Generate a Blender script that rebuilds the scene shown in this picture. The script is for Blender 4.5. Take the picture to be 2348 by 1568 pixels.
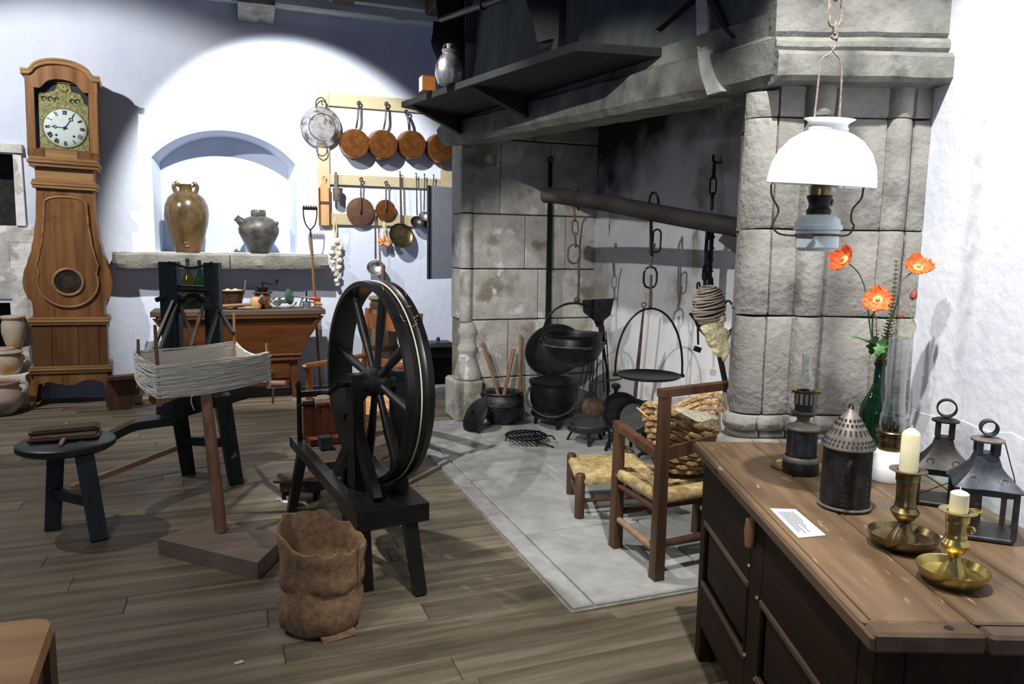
import bpy, bmesh, math, random
from math import sin, cos, tan, pi, radians, atan2, sqrt
from mathutils import Vector, Matrix, noise
random.seed(7)
for o in list(bpy.data.objects): bpy.data.objects.remove(o)
SC = bpy.context.scene
COL = SC.collection

# ------------------------------------------------------------------ camera
FPX, YAW, PITCH, ROLL, EYE = 1700.0, radians(20.7), radians(7.3), radians(.84), 1.40
_R = Vector((cos(YAW), -sin(YAW), 0)); _F = Vector((sin(YAW)*cos(PITCH), cos(YAW)*cos(PITCH), -sin(PITCH)))
_U = Vector((sin(YAW)*sin(PITCH), cos(YAW)*sin(PITCH), cos(PITCH)))
_R2 = _R*cos(ROLL)+_U*sin(ROLL); _U2 = -_R*sin(ROLL)+_U*cos(ROLL)
CAMP = Vector((0, 0, EYE))
cd = bpy.data.cameras.new('camera'); cam = bpy.data.objects.new('camera', cd); COL.objects.link(cam)
cd.sensor_width = 36; cd.sensor_fit = 'HORIZONTAL'; cd.lens = 36*FPX/2348; cd.clip_start = .02
M = Matrix.Identity(4)
for i in range(3):
    M[i][0] = _R2[i]; M[i][1] = _U2[i]; M[i][2] = -_F[i]; M[i][3] = CAMP[i]
cam.matrix_world = M
SC.camera = cam

# survey helpers: a sight line from the photographer's position met with a known real surface
def ray(px, py): return _F + _R2*((px-1174)/FPX) + _U2*((784-py)/FPX)
def on_z(px, py, z=0.0):
    d = ray(px, py); return CAMP + d*((z-EYE)/d.z)
def on_y(px, py, Y):
    d = ray(px, py); return CAMP + d*(Y/d.y)
def on_x(px, py, X):
    d = ray(px, py); return CAMP + d*(X/d.x)
def at(px, py, D):                       # D = level distance straight ahead
    d = ray(px, py); h = d.x*sin(YAW)+d.y*cos(YAW); return CAMP + d*(D/h)
def fwd(p): return p[0]*sin(YAW)+p[1]*cos(YAW)
def lat(p): return p[0]*cos(YAW)-p[1]*sin(YAW)
def W(la, fw, z=0.0): return Vector((fw*sin(YAW)+la*cos(YAW), fw*cos(YAW)-la*sin(YAW), z))

# ------------------------------------------------------------------ world, lights, exposure
wd = bpy.data.worlds.new('world'); SC.world = wd; wd.use_nodes = True
wd.node_tree.nodes['Background'].inputs[0].default_value = (.38, .53, 1.0, 1)
wd.node_tree.nodes['Background'].inputs[1].default_value = .27
def spot(name, loc, target, power, size_deg, blend=.25, radius=.03, color=(1, .97, .93)):
    l = bpy.data.lights.new(name, 'SPOT'); l.energy = power; l.spot_size = radians(size_deg); l.spot_blend = blend
    l.shadow_soft_size = radius; l.color = color
    o = bpy.data.objects.new(name, l); COL.objects.link(o); o.location = loc
    o.rotation_euler = (Vector(target)-Vector(loc)).to_track_quat('-Z', 'Y').to_euler()
    return o
spot('spotlight_niche', (.15, 5.55, 3.5), (.60, 7.5, 1.80), 680, 72, .32)
spot('spotlight_clock', (-2.3, 5.0, 3.5), (-1.15, 7.3, 1.4), 430, 82, .35)
spot('spotlight_fireplace', (-.45, 4.0, 3.5), (1.75, 4.25, .40), 430, 62, .4)
spot('spotlight_hearth', (-2.0, -.8, 3.3), (2.35, 4.55, .88), 1150, 23, .3)
spot('spotlight_wheel', (-2.2, 4.9, 3.5), (-.3, 3.6, .2), 190, 78, .7, color=(1, .95, .87))
spot('spotlight_chest', W(.5, 1.35, 3.5), W(1.25, 1.7, .9), 520, 78, .4)
spot('spotlight_wall', W(-.35, 1.15, 3.45), W(1.42, 1.35, 1.2), 230, 60, .5)
spot('spotlight_floor', (-1.3, 1.5, 3.5), (.1, 2.9, 0), 150, 92, 1.0, .12, color=(1, .93, .83))
spot('spotlight_pillar', W(-1.35, -2.4, 1.62), W(1.12, 2.6, 1.30), 62, 27, .6)
vs = SC.view_settings; vs.view_transform = 'Standard'; vs.look = 'None'; vs.gamma = 1; vs.exposure = -0.2
vs.use_curve_mapping = False

# ------------------------------------------------------------------ materials
MATS = {}
def mat(name, c1, c2=None, rough=.6, metal=0, scale=(6, 6, 6), nscale=1.0, detail=5, bump=.15, bdist=.01, lo=.35, hi=.65,
        c3=None, trans=0, rand=0, spec=.5, alpha=1, bscale=None, ior=1.45, sub=0):
    m = bpy.data.materials.new(name); m.use_nodes = True; MATS[name] = m
    nt = m.node_tree; N = nt.nodes; L = nt.links; b = N['Principled BSDF']
    b.inputs['Roughness'].default_value = rough; b.inputs['Metallic'].default_value = metal
    b.inputs['Specular IOR Level'].default_value = spec; b.inputs['IOR'].default_value = ior
    if trans: b.inputs['Transmission Weight'].default_value = trans
    if sub: b.inputs['Subsurface Weight'].default_value = sub; b.inputs['Subsurface Radius'].default_value = (.02, .015, .01)
    c2 = c2 or c1
    tc = N.new('ShaderNodeTexCoord'); mp = N.new('ShaderNodeMapping'); mp.inputs['Scale'].default_value = scale
    L.new(tc.outputs['Object'], mp.inputs['Vector'])
    nz = N.new('ShaderNodeTexNoise'); nz.inputs['Scale'].default_value = nscale; nz.inputs['Detail'].default_value = detail
    nz.inputs['Roughness'].default_value = .62
    src = mp.outputs['Vector']
    if rand:
        oi = N.new('ShaderNodeObjectInfo'); ad = N.new('ShaderNodeVectorMath'); ad.operation = 'ADD'
        sc = N.new('ShaderNodeVectorMath'); sc.operation = 'SCALE'; sc.inputs[0].default_value = (31, 17, 11)
        L.new(oi.outputs['Random'], sc.inputs['Scale']); L.new(src, ad.inputs[0]); L.new(sc.outputs[0], ad.inputs[1]); src = ad.outputs[0]
    L.new(src, nz.inputs['Vector'])
    cr = N.new('ShaderNodeValToRGB'); e = cr.color_ramp.elements
    e[0].position = lo; e[0].color = (*c1, 1); e[1].position = hi; e[1].color = (*c2, 1)
    if c3:
        q = e.new((hi+1)/2); q.color = (*c3, 1)
    L.new(nz.outputs['Fac'], cr.inputs['Fac']); out = cr.outputs['Color']
    if rand:
        hs = N.new('ShaderNodeHueSaturation'); mr = N.new('ShaderNodeMapRange')
        mr.inputs['To Min'].default_value = 1-rand; mr.inputs['To Max'].default_value = 1+rand
        L.new(oi.outputs['Random'], mr.inputs['Value']); L.new(mr.outputs[0], hs.inputs['Value']); L.new(out, hs.inputs['Color']); out = hs.outputs['Color']
    L.new(out, b.inputs['Base Color'])
    if bump:
        bp = N.new('ShaderNodeBump'); bp.inputs['Strength'].default_value = bump; bp.inputs['Distance'].default_value = bdist
        if bscale:
            n2 = N.new('ShaderNodeTexNoise'); n2.inputs['Scale'].default_value = bscale; n2.inputs['Detail'].default_value = 6
            L.new(tc.outputs['Object'], n2.inputs['Vector']); L.new(n2.outputs['Fac'], bp.inputs['Height'])
        else: L.new(nz.outputs['Fac'], bp.inputs['Height'])
        L.new(bp.outputs['Normal'], b.inputs['Normal'])
    return m
def overlay(m, color, scale, lo, hi, axis=None, thr=None, width=.15, noise_amt=.5, sc3=(1, 1, 1)):
    """mix another colour over a material through a noise mask, optionally limited to one side of a plane (a stain, a patch with its own outline, or painted shade)"""
    nt = m.node_tree; N = nt.nodes; L = nt.links; b = N['Principled BSDF']
    cur = b.inputs['Base Color'].links[0].from_socket
    tc = N.new('ShaderNodeTexCoord'); nz = N.new('ShaderNodeTexNoise'); nz.inputs['Scale'].default_value = scale; nz.inputs['Detail'].default_value = 6
    mp = N.new('ShaderNodeMapping'); mp.inputs['Scale'].default_value = sc3
    L.new(tc.outputs['Object'], mp.inputs['Vector']); L.new(mp.outputs['Vector'], nz.inputs['Vector'])
    cr = N.new('ShaderNodeMapRange'); cr.inputs['From Min'].default_value = lo; cr.inputs['From Max'].default_value = hi; cr.clamp = True
    if axis is None: L.new(nz.outputs['Fac'], cr.inputs['Value'])
    else:
        dt = N.new('ShaderNodeVectorMath'); dt.operation = 'DOT_PRODUCT'; dt.inputs[1].default_value = axis
        L.new(tc.outputs['Object'], dt.inputs[0])
        ma = N.new('ShaderNodeMath'); ma.operation = 'SUBTRACT'; L.new(dt.outputs['Value'], ma.inputs[0]); ma.inputs[1].default_value = thr
        mb = N.new('ShaderNodeMath'); mb.operation = 'DIVIDE'; L.new(ma.outputs[0], mb.inputs[0]); mb.inputs[1].default_value = width
        mc = N.new('ShaderNodeMath'); mc.operation = 'MULTIPLY_ADD'; L.new(nz.outputs['Fac'], mc.inputs[0]); mc.inputs[1].default_value = noise_amt*4; L.new(mb.outputs[0], mc.inputs[2])
        md = N.new('ShaderNodeMath'); md.operation = 'SUBTRACT'; L.new(mc.outputs[0], md.inputs[0]); md.inputs[1].default_value = noise_amt*2
        L.new(md.outputs[0], cr.inputs['Value'])
    mx = N.new('ShaderNodeMix'); mx.data_type = 'RGBA'
    L.new(cr.outputs[0], mx.inputs['Factor']); L.new(cur, mx.inputs['A']); mx.inputs['B'].default_value = (*color, 1)
    L.new(mx.outputs['Result'], b.inputs['Base Color'])
    return m
def wood(name, c1, c2, axis='x', rough=.55, f=9, s=1.2, bump=.25, rand=0, spec=.4):
    sc = {'x': (s, f*2, f*2), 'y': (f*2, s, f*2), 'z': (f*2, f*2, s)}[axis]
    return mat(name, c1, c2, rough, scale=sc, detail=8, bump=bump, bdist=.004, lo=.32, hi=.7, rand=rand, spec=spec)

mat('plaster', (.72, .76, .85), (.79, .82, .88), .9, scale=(1, 1, 1), nscale=3, bump=.35, bdist=.012, bscale=22)
overlay(MATS['plaster'], (.30, .30, .27), 5, .70, .74)
mat('plaster_back', (.60, .67, .82), (.68, .74, .86), .9, scale=(1, 1, 1), nscale=2, bump=.3, bdist=.015, bscale=14)
mat('rough_plaster', (.40, .40, .36), (.66, .66, .63), .95, scale=(1, 1, 1), nscale=6, bump=.7, bdist=.03, bscale=9)
overlay(MATS['rough_plaster'], (.82, .83, .84), 4, .50, .54)
mat('hearth_plaster', (.60, .61, .63), (.72, .72, .73), .9, scale=(1, 1, 1), nscale=2.5, bump=.3, bdist=.015, bscale=12)
overlay(MATS['hearth_plaster'], (.36, .34, .30), 2.2, .55, .66)
overlay(MATS['hearth_plaster'], (.05, .045, .04), 3, .68, .74, sc3=(1, 3, .7))
overlay(MATS['hearth_plaster'], (.035, .035, .04), 3, 0, 1, (0, .35, 1), 3.55, .5, .6)  # darker towards the top: soot plus the hood's shade put into the colour
mat('stone', (.20, .195, .175), (.335, .325, .295), .95, scale=(1, 1, 1), nscale=7, detail=9, bump=.6, bdist=.012, bscale=45, rand=.10)
overlay(MATS['stone'], (.13, .125, .115), 6, .60, .70)
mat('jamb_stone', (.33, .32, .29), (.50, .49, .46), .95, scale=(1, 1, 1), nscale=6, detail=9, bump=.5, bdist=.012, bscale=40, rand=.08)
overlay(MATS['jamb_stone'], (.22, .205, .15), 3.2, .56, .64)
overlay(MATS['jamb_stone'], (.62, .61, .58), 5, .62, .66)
overlay(MATS['jamb_stone'], (.012, .012, .014), 4, 0, 1, (.55, 0, 1), 2.95, .16, .5)  # upper corner blackened: soot, with the shade behind the lintel painted in
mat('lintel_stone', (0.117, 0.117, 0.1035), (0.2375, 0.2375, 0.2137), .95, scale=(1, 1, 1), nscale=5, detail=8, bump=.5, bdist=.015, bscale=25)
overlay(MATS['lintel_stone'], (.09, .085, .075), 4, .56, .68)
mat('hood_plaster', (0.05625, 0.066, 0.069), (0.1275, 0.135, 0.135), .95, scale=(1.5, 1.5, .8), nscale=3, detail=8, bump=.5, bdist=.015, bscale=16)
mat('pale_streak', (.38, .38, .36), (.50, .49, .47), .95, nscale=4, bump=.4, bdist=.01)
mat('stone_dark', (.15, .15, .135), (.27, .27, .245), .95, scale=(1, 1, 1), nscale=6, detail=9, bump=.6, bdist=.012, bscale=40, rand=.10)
overlay(MATS['stone_dark'], (.075, .072, .066), 6, .56, .68)
mat('slab', (.27, .275, .27), (.37, .375, .37), .85, scale=(1, 1, 1), nscale=9, detail=9, bump=.25, bdist=.006, bscale=60, rand=.05)
overlay(MATS['slab'], (.18, .18, .17), 3, .60, .72)
mat('mortar', (.16, .14, .11), (.26, .24, .2), .95, nscale=3)
mat('sub_floor', (.05, .045, .04), (.08, .07, .06), .9)
wood('plank', (0.06901, 0.05394, 0.03515), (0.2374, 0.2, 0.1404), 'x', .5, 6, .8, .3, rand=.22)
overlay(MATS['plank'], (.07, .058, .045), 2.2, .56, .70, sc3=(.5, 4, 4))
wood('ceiling_wood', (.05, .035, .022), (.11, .08, .05), 'y', .7)
mat('cornice_paint', (.50, .55, .58), (.66, .70, .72), .8, scale=(.6, 4, 4), nscale=3, bump=.3)
overlay(MATS['cornice_paint'], (.10, .10, .10), 5, .64, .68, sc3=(.35, 2, 3))
wood('clock_wood', (0.121, 0.0495, 0.0154), (0.352, 0.168, 0.06), 'z', .38, 7, 1.0, .15)
overlay(MATS['clock_wood'], (.11, .048, .02), 3, .60, .75)
wood('clock_trim', (0.189, 0.091, 0.0336), (0.442, 0.255, 0.1105), 'x', .42, 8)
wood('clock_rail', (.13, .06, .025), (.24, .115, .045), 'x', .42, 8)
wood('clock_panel', (0.08, 0.036, 0.0128), (0.204, 0.09775, 0.034), 'z', .4, 7)
wood('bin_wood', (0.06375, 0.02025, 0.0075), (0.1575, 0.0585, 0.01725), 'x', .38, 5, 1.5, .12)
wood('bin_top', (0.0595, 0.0406, 0.028), (0.119, 0.084, 0.0595), 'x', .5)
wood('chair_wood', (0.195, 0.07125, 0.0225), (0.36, 0.144, 0.048), 'z', .35, 7)
wood('brown_wood', (0.0384, 0.0192, 0.0104), (0.102, 0.051, 0.02805), 'z', .45, 8)
wood('stick_wood', (.19, .11, .06), (.36, .235, .14), 'x', .6, 8)
wood('stick_wood_z', (.15, .075, .042), (.28, .15, .085), 'z', .55, 8)
wood('reel_base', (0.136, 0.1, 0.076), (0.256, 0.2, 0.156), 'x', .7, 5, 1.5)
wood('black_wood', (.005, .005, .0055), (.015, .014, .014), 'x', .35, 6, spec=.4)
wood('dark_green', (.005, .0085, .009), (.016, .0225, .024), 'z', .42, 6, spec=.5)
overlay(MATS['dark_green'], (.20, .24, .24), 13, .69, .73)
wood('spindle_wood', (.085, .022, .010), (.19, .06, .022), 'z', .35, 7)
wood('chest_top', (0.045, 0.02775, 0.015), (0.1978, 0.127, 0.07176), 'y', .42, 7, 1.2, .25)
overlay(MATS['chest_top'], (.085, .05, .026), 5, .55, .70, sc3=(2, .6, 1))
overlay(MATS['chest_top'], (.27, .20, .135), 16, .64, .72, sc3=(3, .7, 1))
wood('chest_side', (.008, .0045, .0025), (.026, .015, .0075), 'y', .6, 7, 1.2, spec=.12)
wood('chest_edge', (.030, .018, .009), (.11, .068, .036), 'y', .5, 7)
wood('table_top', (.25, .125, .045), (.42, .235, .095), 'x', .45, 6)
overlay(MATS['table_top'], (.16, .075, .03), 9, .60, .70)
wood('rack_paint', (.40, .355, .225), (.50, .45, .30), 'x', .6, 4, 1, .1)
wood('board_wood', (.42, .23, .10), (.60, .36, .18), 'z', .5, 8)
wood('beam_wood', (.014, .012, .012), (.05, .043, .04), 'y', .75, 5)
wood('shelf_wood', (0.01, 0.0105, 0.0115), (0.0275, 0.028, 0.029), 'y', .8, 5)
wood('churn_wood', (.11, .085, .055), (.22, .17, .115), 'z', .6, 8)
mat('iron', (.006, .0065, .008), (.017, .018, .021), .42, .55, nscale=6, scale=(4, 4, 4), bump=.12, bdist=.004)
mat('iron_grey', (.035, .036, .038), (.085, .085, .085), .5, .6, nscale=6, scale=(4, 4, 4), bump=.15, bdist=.004)
mat('rust', (.055, .036, .026), (.12, .082, .062), .7, .35, nscale=9, scale=(4, 4, 4), bump=.3, bdist=.004)
mat('tin_brown', (.115, .10, .086), (.21, .185, .16), .55, .6, nscale=5, scale=(5, 5, 5), bump=.12, bdist=.003)
mat('tin_dark', (.010, .009, .008), (.032, .028, .025), .48, .6, nscale=5, scale=(5, 5, 5), bump=.15, bdist=.003)
mat('tin_blue', (.035, .038, .046), (.085, .09, .105), .42, .75, nscale=5, scale=(5, 5, 5), bump=.1, bdist=.003)
mat('tin', (.34, .34, .35), (.62, .62, .62), .38, .85, nscale=6, scale=(4, 4, 4), bump=.1, bdist=.003)
overlay(MATS['tin'], (.13, .12, .12), 14, .52, .66)
mat('steel', (.55, .56, .58), (.75, .76, .78), .22, .95, bump=0)
mat('copper', (0.175, 0.0595, 0.0154), (0.3198, 0.1287, 0.0351), .36, .75, nscale=4, scale=(4, 4, 4), bump=.08, bdist=.003)
mat('copper_dark', (0.136, 0.068, 0.044), (0.208, 0.112, 0.076), .48, .65, nscale=4, scale=(4, 4, 4), bump=.08, bdist=.003)
mat('brass', (.30, .22, .07), (.50, .39, .14), .28, .95, nscale=5, scale=(5, 5, 5), bump=.06, bdist=.003)
mat('brass_dark', (0.105, 0.07875, 0.0375), (0.24, 0.184, 0.088), .30, .92, nscale=5, scale=(5, 5, 5), bump=.06, bdist=.003)
mat('brass_plate', (.22, .185, .075), (.48, .41, .19), .45, .7, nscale=14, scale=(4, 4, 4), bump=.9, bdist=.01)
mat('enamel', (.84, .86, .88), (.92, .93, .94), .22, bump=0)
mat('opal', (.86, .88, .90), (.92, .93, .94), .12, bump=0, sub=.25)
mat('opal_blue', (.52, .62, .64), (.62, .71, .72), .3, bump=0, sub=.3)
mat('ink', (.012, .012, .014), (.03, .03, .03), .5, bump=0)
mat('glaze_brown', (0.04675, 0.03145, 0.0136), (0.1232, 0.08075, 0.0357), .22, nscale=4, scale=(3, 3, 1.6), detail=8, bump=.06, spec=.6)
overlay(MATS['glaze_brown'], (.17, .082, .035), 3, .50, .66)
mat('glaze_dark', (.032, .030, .028), (.115, .11, .10), .42, nscale=5, scale=(3, 3, 3), detail=8, bump=.3, bdist=.006)
mat('clay_beige', (.52, .42, .29), (.66, .57, .45), .5, nscale=3, scale=(3, 3, 3), bump=.15)
overlay(MATS['clay_beige'], (.52, .25, .06), 4, .54, .64)
mat('clay_pink', (.42, .30, .24), (.58, .46, .38), .5, nscale=3, scale=(3, 3, 3), bump=.15)
overlay(MATS['clay_pink'], (.20, .17, .16), 4, .58, .66)
mat('clay_orange', (.36, .12, .035), (.46, .18, .06), .35, nscale=4, bump=.05)
mat('burlap', (0.1872, 0.1116, 0.0576), (0.3432, 0.2184, 0.1209), .95, nscale=10, scale=(4, 4, 4), bump=.5, bdist=.006, bscale=160)
mat('rush', (.27, .185, .075), (.52, .40, .20), .6, nscale=6, scale=(6, 6, 6), bump=.3)
mat('rush_orange', (.48, .26, .09), (.68, .42, .17), .6, nscale=6, scale=(6, 6, 6), bump=.3)
mat('wicker', (.15, .085, .035), (.44, .30, .14), .6, nscale=16, scale=(4, 4, 4), bump=.3)
mat('fleece', (.42, .38, .27), (.62, .58, .46), .95, nscale=12, scale=(4, 4, 4), bump=1, bdist=.03)
mat('wool', (.56, .48, .26), (.85, .78, .54), .95, nscale=12, scale=(4, 4, 4), bump=1, bdist=.02)
mat('yarn', (0.561, 0.544, 0.493), (0.756, 0.738, 0.693), .9, nscale=9, scale=(2, 2, 20), bump=.2, bdist=.003)
mat('cord', (.62, .57, .45), None, .8, bump=0)
mat('rope_wire', (.14, .115, .09), (.36, .31, .26), .6, nscale=30, bump=.2)
mat('garlic', (.66, .62, .52), (.84, .81, .74), .6, nscale=6, scale=(4, 4, 4), bump=.2)
mat('straw', (.50, .42, .25), (.68, .60, .40), .8, nscale=10)
mat('shallot', (.50, .20, .08), (.68, .36, .18), .45, nscale=9, scale=(4, 4, 4))
mat('egg', (.55, .36, .20), (.68, .48, .30), .5, nscale=3, bump=0)
mat('wax', (.72, .66, .42), (.80, .75, .52), .4, nscale=3, bump=.05, sub=.3)
mat('paper', (.84, .86, .90), None, .8, bump=0)
mat('print_grey', (.10, .11, .13), None, .8, bump=0)
mat('leaf', (.02, .085, .014), (.05, .17, .03), .5, nscale=8, bump=.2)
mat('sprig', (.13, .155, .06), (.42, .44, .23), .6, nscale=30)
mat('stem', (.055, .07, .035), (.10, .11, .06), .6)
mat('petal', (.66, .060, .010), (.86, .17, .03), .55, nscale=10, scale=(5, 5, 5), bump=.3, sub=.15)
mat('petal_pale', (.90, .42, .10), (.92, .55, .22), .55, nscale=10, bump=.2)
mat('bud', (.13, .035, .022), (.28, .07, .05), .5, nscale=14)
mat('green_glass', (.006, .035, .010), None, .06, trans=.55, bump=0, ior=1.5)
mat('olive_glass', (.03, .028, .004), None, .08, trans=.45, bump=0, ior=1.5)
mat('clear_glass', (.95, .98, .98), None, .02, trans=1, bump=0, ior=1.25)
mat('pane_glass', (.93, .97, .96), None, .02, trans=1, bump=0, ior=1.05)
mat('dark_void', (.010, .009, .008), (.03, .026, .022), .9, nscale=3)
mat('grey_board', (.62, .65, .69), (.70, .72, .75), .55, nscale=2, bump=.05)
mat('green_enamel', (.032, .085, .062), (.06, .13, .10), .3, nscale=5)
mat('red_paint', (.52, .035, .025), None, .35, bump=0)
mat('orange_wood', (.50, .24, .06), None, .45, bump=0)
mat('box_orange', (.52, .15, .03), (.58, .22, .05), .6)
mat('box_card', (.62, .55, .46), None, .7)
mat('floor_mark', (.55, .57, .18), (.62, .62, .4), .8)

# ------------------------------------------------------------------ mesh builder
class MB:
    def __init__(self): self.v = []; self.f = []
    def add(self, vs, fs):
        n = len(self.v); self.v += [Vector(p) for p in vs]; self.f += [tuple(i+n for i in q) for q in fs]; return self
    def hexa(self, p):                                  # 4 bottom ccw + 4 top
        return self.add(p, [(3, 2, 1, 0), (4, 5, 6, 7), (0, 1, 5, 4), (1, 2, 6, 5), (2, 3, 7, 6), (3, 0, 4, 7)])
    def box(self, x0, x1, y0, y1, z0, z1):
        return self.hexa([(x0, y0, z0), (x1, y0, z0), (x1, y1, z0), (x0, y1, z0), (x0, y0, z1), (x1, y0, z1), (x1, y1, z1), (x0, y1, z1)])
    def cbox(self, x0, x1, y0, y1, z0, z1, b=.008):     # box with chamfered edges
        bm = bmesh.new(); r = bmesh.ops.create_cube(bm, size=1)
        for v in bm.verts: v.co = Vector(((x0+x1)/2+v.co.x*(x1-x0), (y0+y1)/2+v.co.y*(y1-y0), (z0+z1)/2+v.co.z*(z1-z0)))
        bmesh.ops.bevel(bm, geom=bm.edges[:], offset=b, segments=1, affect='EDGES')
        bm.verts.index_update(); self.add([v.co for v in bm.verts], [[v.index for v in f.verts] for f in bm.faces]); bm.free(); return self
    def bar(self, p, q, w, h, up=(0, 0, 1), w2=None, h2=None):
        p = Vector(p); q = Vector(q); d = (q-p).normalized(); u = Vector(up)
        s = d.cross(u)
        if s.length < 1e-4: s = d.cross(Vector((1, 0, 0)))
        s.normalize(); u = s.cross(d).normalized(); w2 = w2 or w; h2 = h2 or h
        a = [p-s*w/2-u*h/2, p+s*w/2-u*h/2, p+s*w/2+u*h/2, p-s*w/2+u*h/2]
        b = [q-s*w2/2-u*h2/2, q+s*w2/2-u*h2/2, q+s*w2/2+u*h2/2, q-s*w2/2+u*h2/2]
        return self.hexa(a+b)
    def tube(self, pts, r, seg=8, closed=False, flat=1.0, cap=True):
        P = [Vector(p) for p in pts]; n = len(P)
        rs = r if isinstance(r, (list, tuple)) else [r]*n
        T = []
        for i in range(n):
            if closed: t = P[(i+1) % n]-P[i-1]
            else: t = P[min(i+1, n-1)]-P[max(i-1, 0)]
            T.append(t.normalized() if t.length > 1e-9 else Vector((0, 0, 1)))
        ref = Vector((0, 0, 1)) if abs(T[0].z) < .9 else Vector((1, 0, 0))
        u = (ref - T[0]*ref.dot(T[0])).normalized(); rings = []; base = len(self.v)
        for i in range(n):
            u = (u - T[i]*u.dot(T[i]))
            u = u.normalized() if u.length > 1e-6 else T[i].orthogonal().normalized()
            w = T[i].cross(u)
            for k in range(seg):
                a = 2*pi*k/seg; self.v.append(P[i]+(u*cos(a)+w*sin(a)*flat)*rs[i])
        m = n if closed else n-1
        for i in range(m):
            j = (i+1) % n
            for k in range(seg):
                k2 = (k+1) % seg
                self.f.append((base+i*seg+k, base+i*seg+k2, base+j*seg+k2, base+j*seg+k))
        if not closed and cap:
            self.f.append(tuple(base+k for k in reversed(range(seg)))); self.f.append(tuple(base+(n-1)*seg+k for k in range(seg)))
        return self
    def lathe(self, prof, seg=24, c=(0, 0, 0), ax=(0, 0, 1), squash=1.0, warp=None):
        c = Vector(c); ax = Vector(ax).normalized()
        q = Vector((0, 0, 1)).rotation_difference(ax); base = len(self.v); idx = []
        for (r, z) in prof:
            if r < 1e-6:
                idx.append([len(self.v)]); self.v.append(c+q @ Vector((0, 0, z)))
            else:
                row = []
                for k in range(seg):
                    a = 2*pi*k/seg; rr = r*(warp(a, z) if warp else 1)
                    row.append(len(self.v)); self.v.append(c+q @ Vector((rr*cos(a), rr*sin(a)*squash, z)))
                idx.append(row)
        for a, b in zip(idx[:-1], idx[1:]):
            for k in range(seg):
                k2 = (k+1) % seg
                if len(a) == 1 and len(b) == 1: continue
                if len(a) == 1: self.f.append((a[0], b[k2], b[k]))
                elif len(b) == 1: self.f.append((a[k], a[k2], b[0]))
                else: self.f.append((a[k], a[k2], b[k2], b[k]))
        return self
    def prism(self, pts, o, ua, ub, dv):
        o = Vector(o); ua = Vector(ua); ub = Vector(ub); dv = Vector(dv); n = len(pts)
        A = [o+ua*a+ub*b for a, b in pts]; B = [p+dv for p in A]
        fs = [tuple(range(n)), tuple(range(2*n-1, n-1, -1))]+[(i, n+i, n+(i+1) % n, (i+1) % n) for i in range(n)]
        return self.add(A+B, fs)
    def sphere(self, c, r, seg=14, sz=None, ax=(0, 0, 1)):
        sz = sz or r; n = max(4, seg//2)
        return self.lathe([(r*sin(pi*i/n), -sz*cos(pi*i/n)) for i in range(n+1)], seg, c, ax)
    def ring(self, c, R, r, seg=24, ax=(0, 0, 1), rseg=8, flat=1.0):
        q = Vector((0, 0, 1)).rotation_difference(Vector(ax).normalized()); c = Vector(c)
        return self.tube([c+q @ Vector((R*cos(2*pi*i/seg), R*sin(2*pi*i/seg), 0)) for i in range(seg)], r, rseg, True, flat)
    def loft(self, rows, closed=True, cap=True):        # rows of equal point counts
        n = len(rows[0]); base = len(self.v)
        for row in rows: self.v += [Vector(p) for p in row]
        for i in range(len(rows)-1):
            for k in range(n if closed else n-1):
                k2 = (k+1) % n; self.f.append((base+i*n+k, base+i*n+k2, base+(i+1)*n+k2, base+(i+1)*n+k))
        if cap:
            self.f.append(tuple(base+k for k in reversed(range(n)))); self.f.append(tuple(base+(len(rows)-1)*n+k for k in range(n)))
        return self
    def mesh(self, name, m, smooth=40):
        me = bpy.data.meshes.new(name); me.from_pydata([tuple(v) for v in self.v], [], self.f); me.update()
        bm = bmesh.new(); bm.from_mesh(me); bmesh.ops.recalc_face_normals(bm, faces=bm.faces[:]); bm.to_mesh(me); bm.free()
        me.materials.append(MATS[m] if isinstance(m, str) else m)
        if smooth:
            me.polygons.foreach_set('use_smooth', [True]*len(me.polygons)); me.set_sharp_from_angle(angle=radians(smooth))
        return me
    def build(self, name, m, parent=None, smooth=40):
        o = bpy.data.objects.new(name, self.mesh(name, m, smooth)); COL.objects.link(o)
        if parent is not None: o.parent = parent
        return o
    def jitter(self, amt, freq, seed=0.0):
        for v in self.v:
            q = v*freq+Vector((seed, seed*1.7, seed*.3)); v += Vector((noise.noise(q), noise.noise(q+Vector((9.1, 0, 0))), noise.noise(q+Vector((0, 7.3, 0)))))*amt
        return self
def thing(name, label, cat, loc=(0, 0, 0), rz=0.0, group=None, rx=0.0, ry=0.0):
    o = bpy.data.objects.new(name, None); COL.objects.link(o); o.empty_display_size = .05
    o.location = loc; o.rotation_euler = (rx, ry, rz); tag(o, label, cat, group); return o
def tag(o, label, cat, group=None):
    o['label'] = label; o['category'] = cat
    if group: o['group'] = group
    return o
def struct(o, label=None):
    o['kind'] = 'structure'
    if label: o['label'] = label
    return o
def local(t, p):                                         # world point into a thing's own frame
    m = Matrix.LocRotScale(t.location, t.rotation_euler, None); return m.inverted() @ Vector(p)
def share(o, parent, name=None, matrix=None):            # another copy of a piece, sharing its mesh
    c = o.copy(); COL.objects.link(c); c.parent = parent
    if matrix is not None: c.matrix_local = matrix
    return c
def arc(c, r, a0, a1, n, ua=(1, 0, 0), ub=(0, 0, 1)):
    c = Vector(c); ua = Vector(ua); ub = Vector(ub)
    return [c+ua*(r*cos(radians(a0+(a1-a0)*i/n)))+ub*(r*sin(radians(a0+(a1-a0)*i/n))) for i in range(n+1)]
def bez(p0, p1, p2, n=10):
    p0 = Vector(p0); p1 = Vector(p1); p2 = Vector(p2)
    return [p0*(1-t)**2+p1*2*t*(1-t)+p2*t*t for t in [i/n for i in range(n+1)]]
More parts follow.
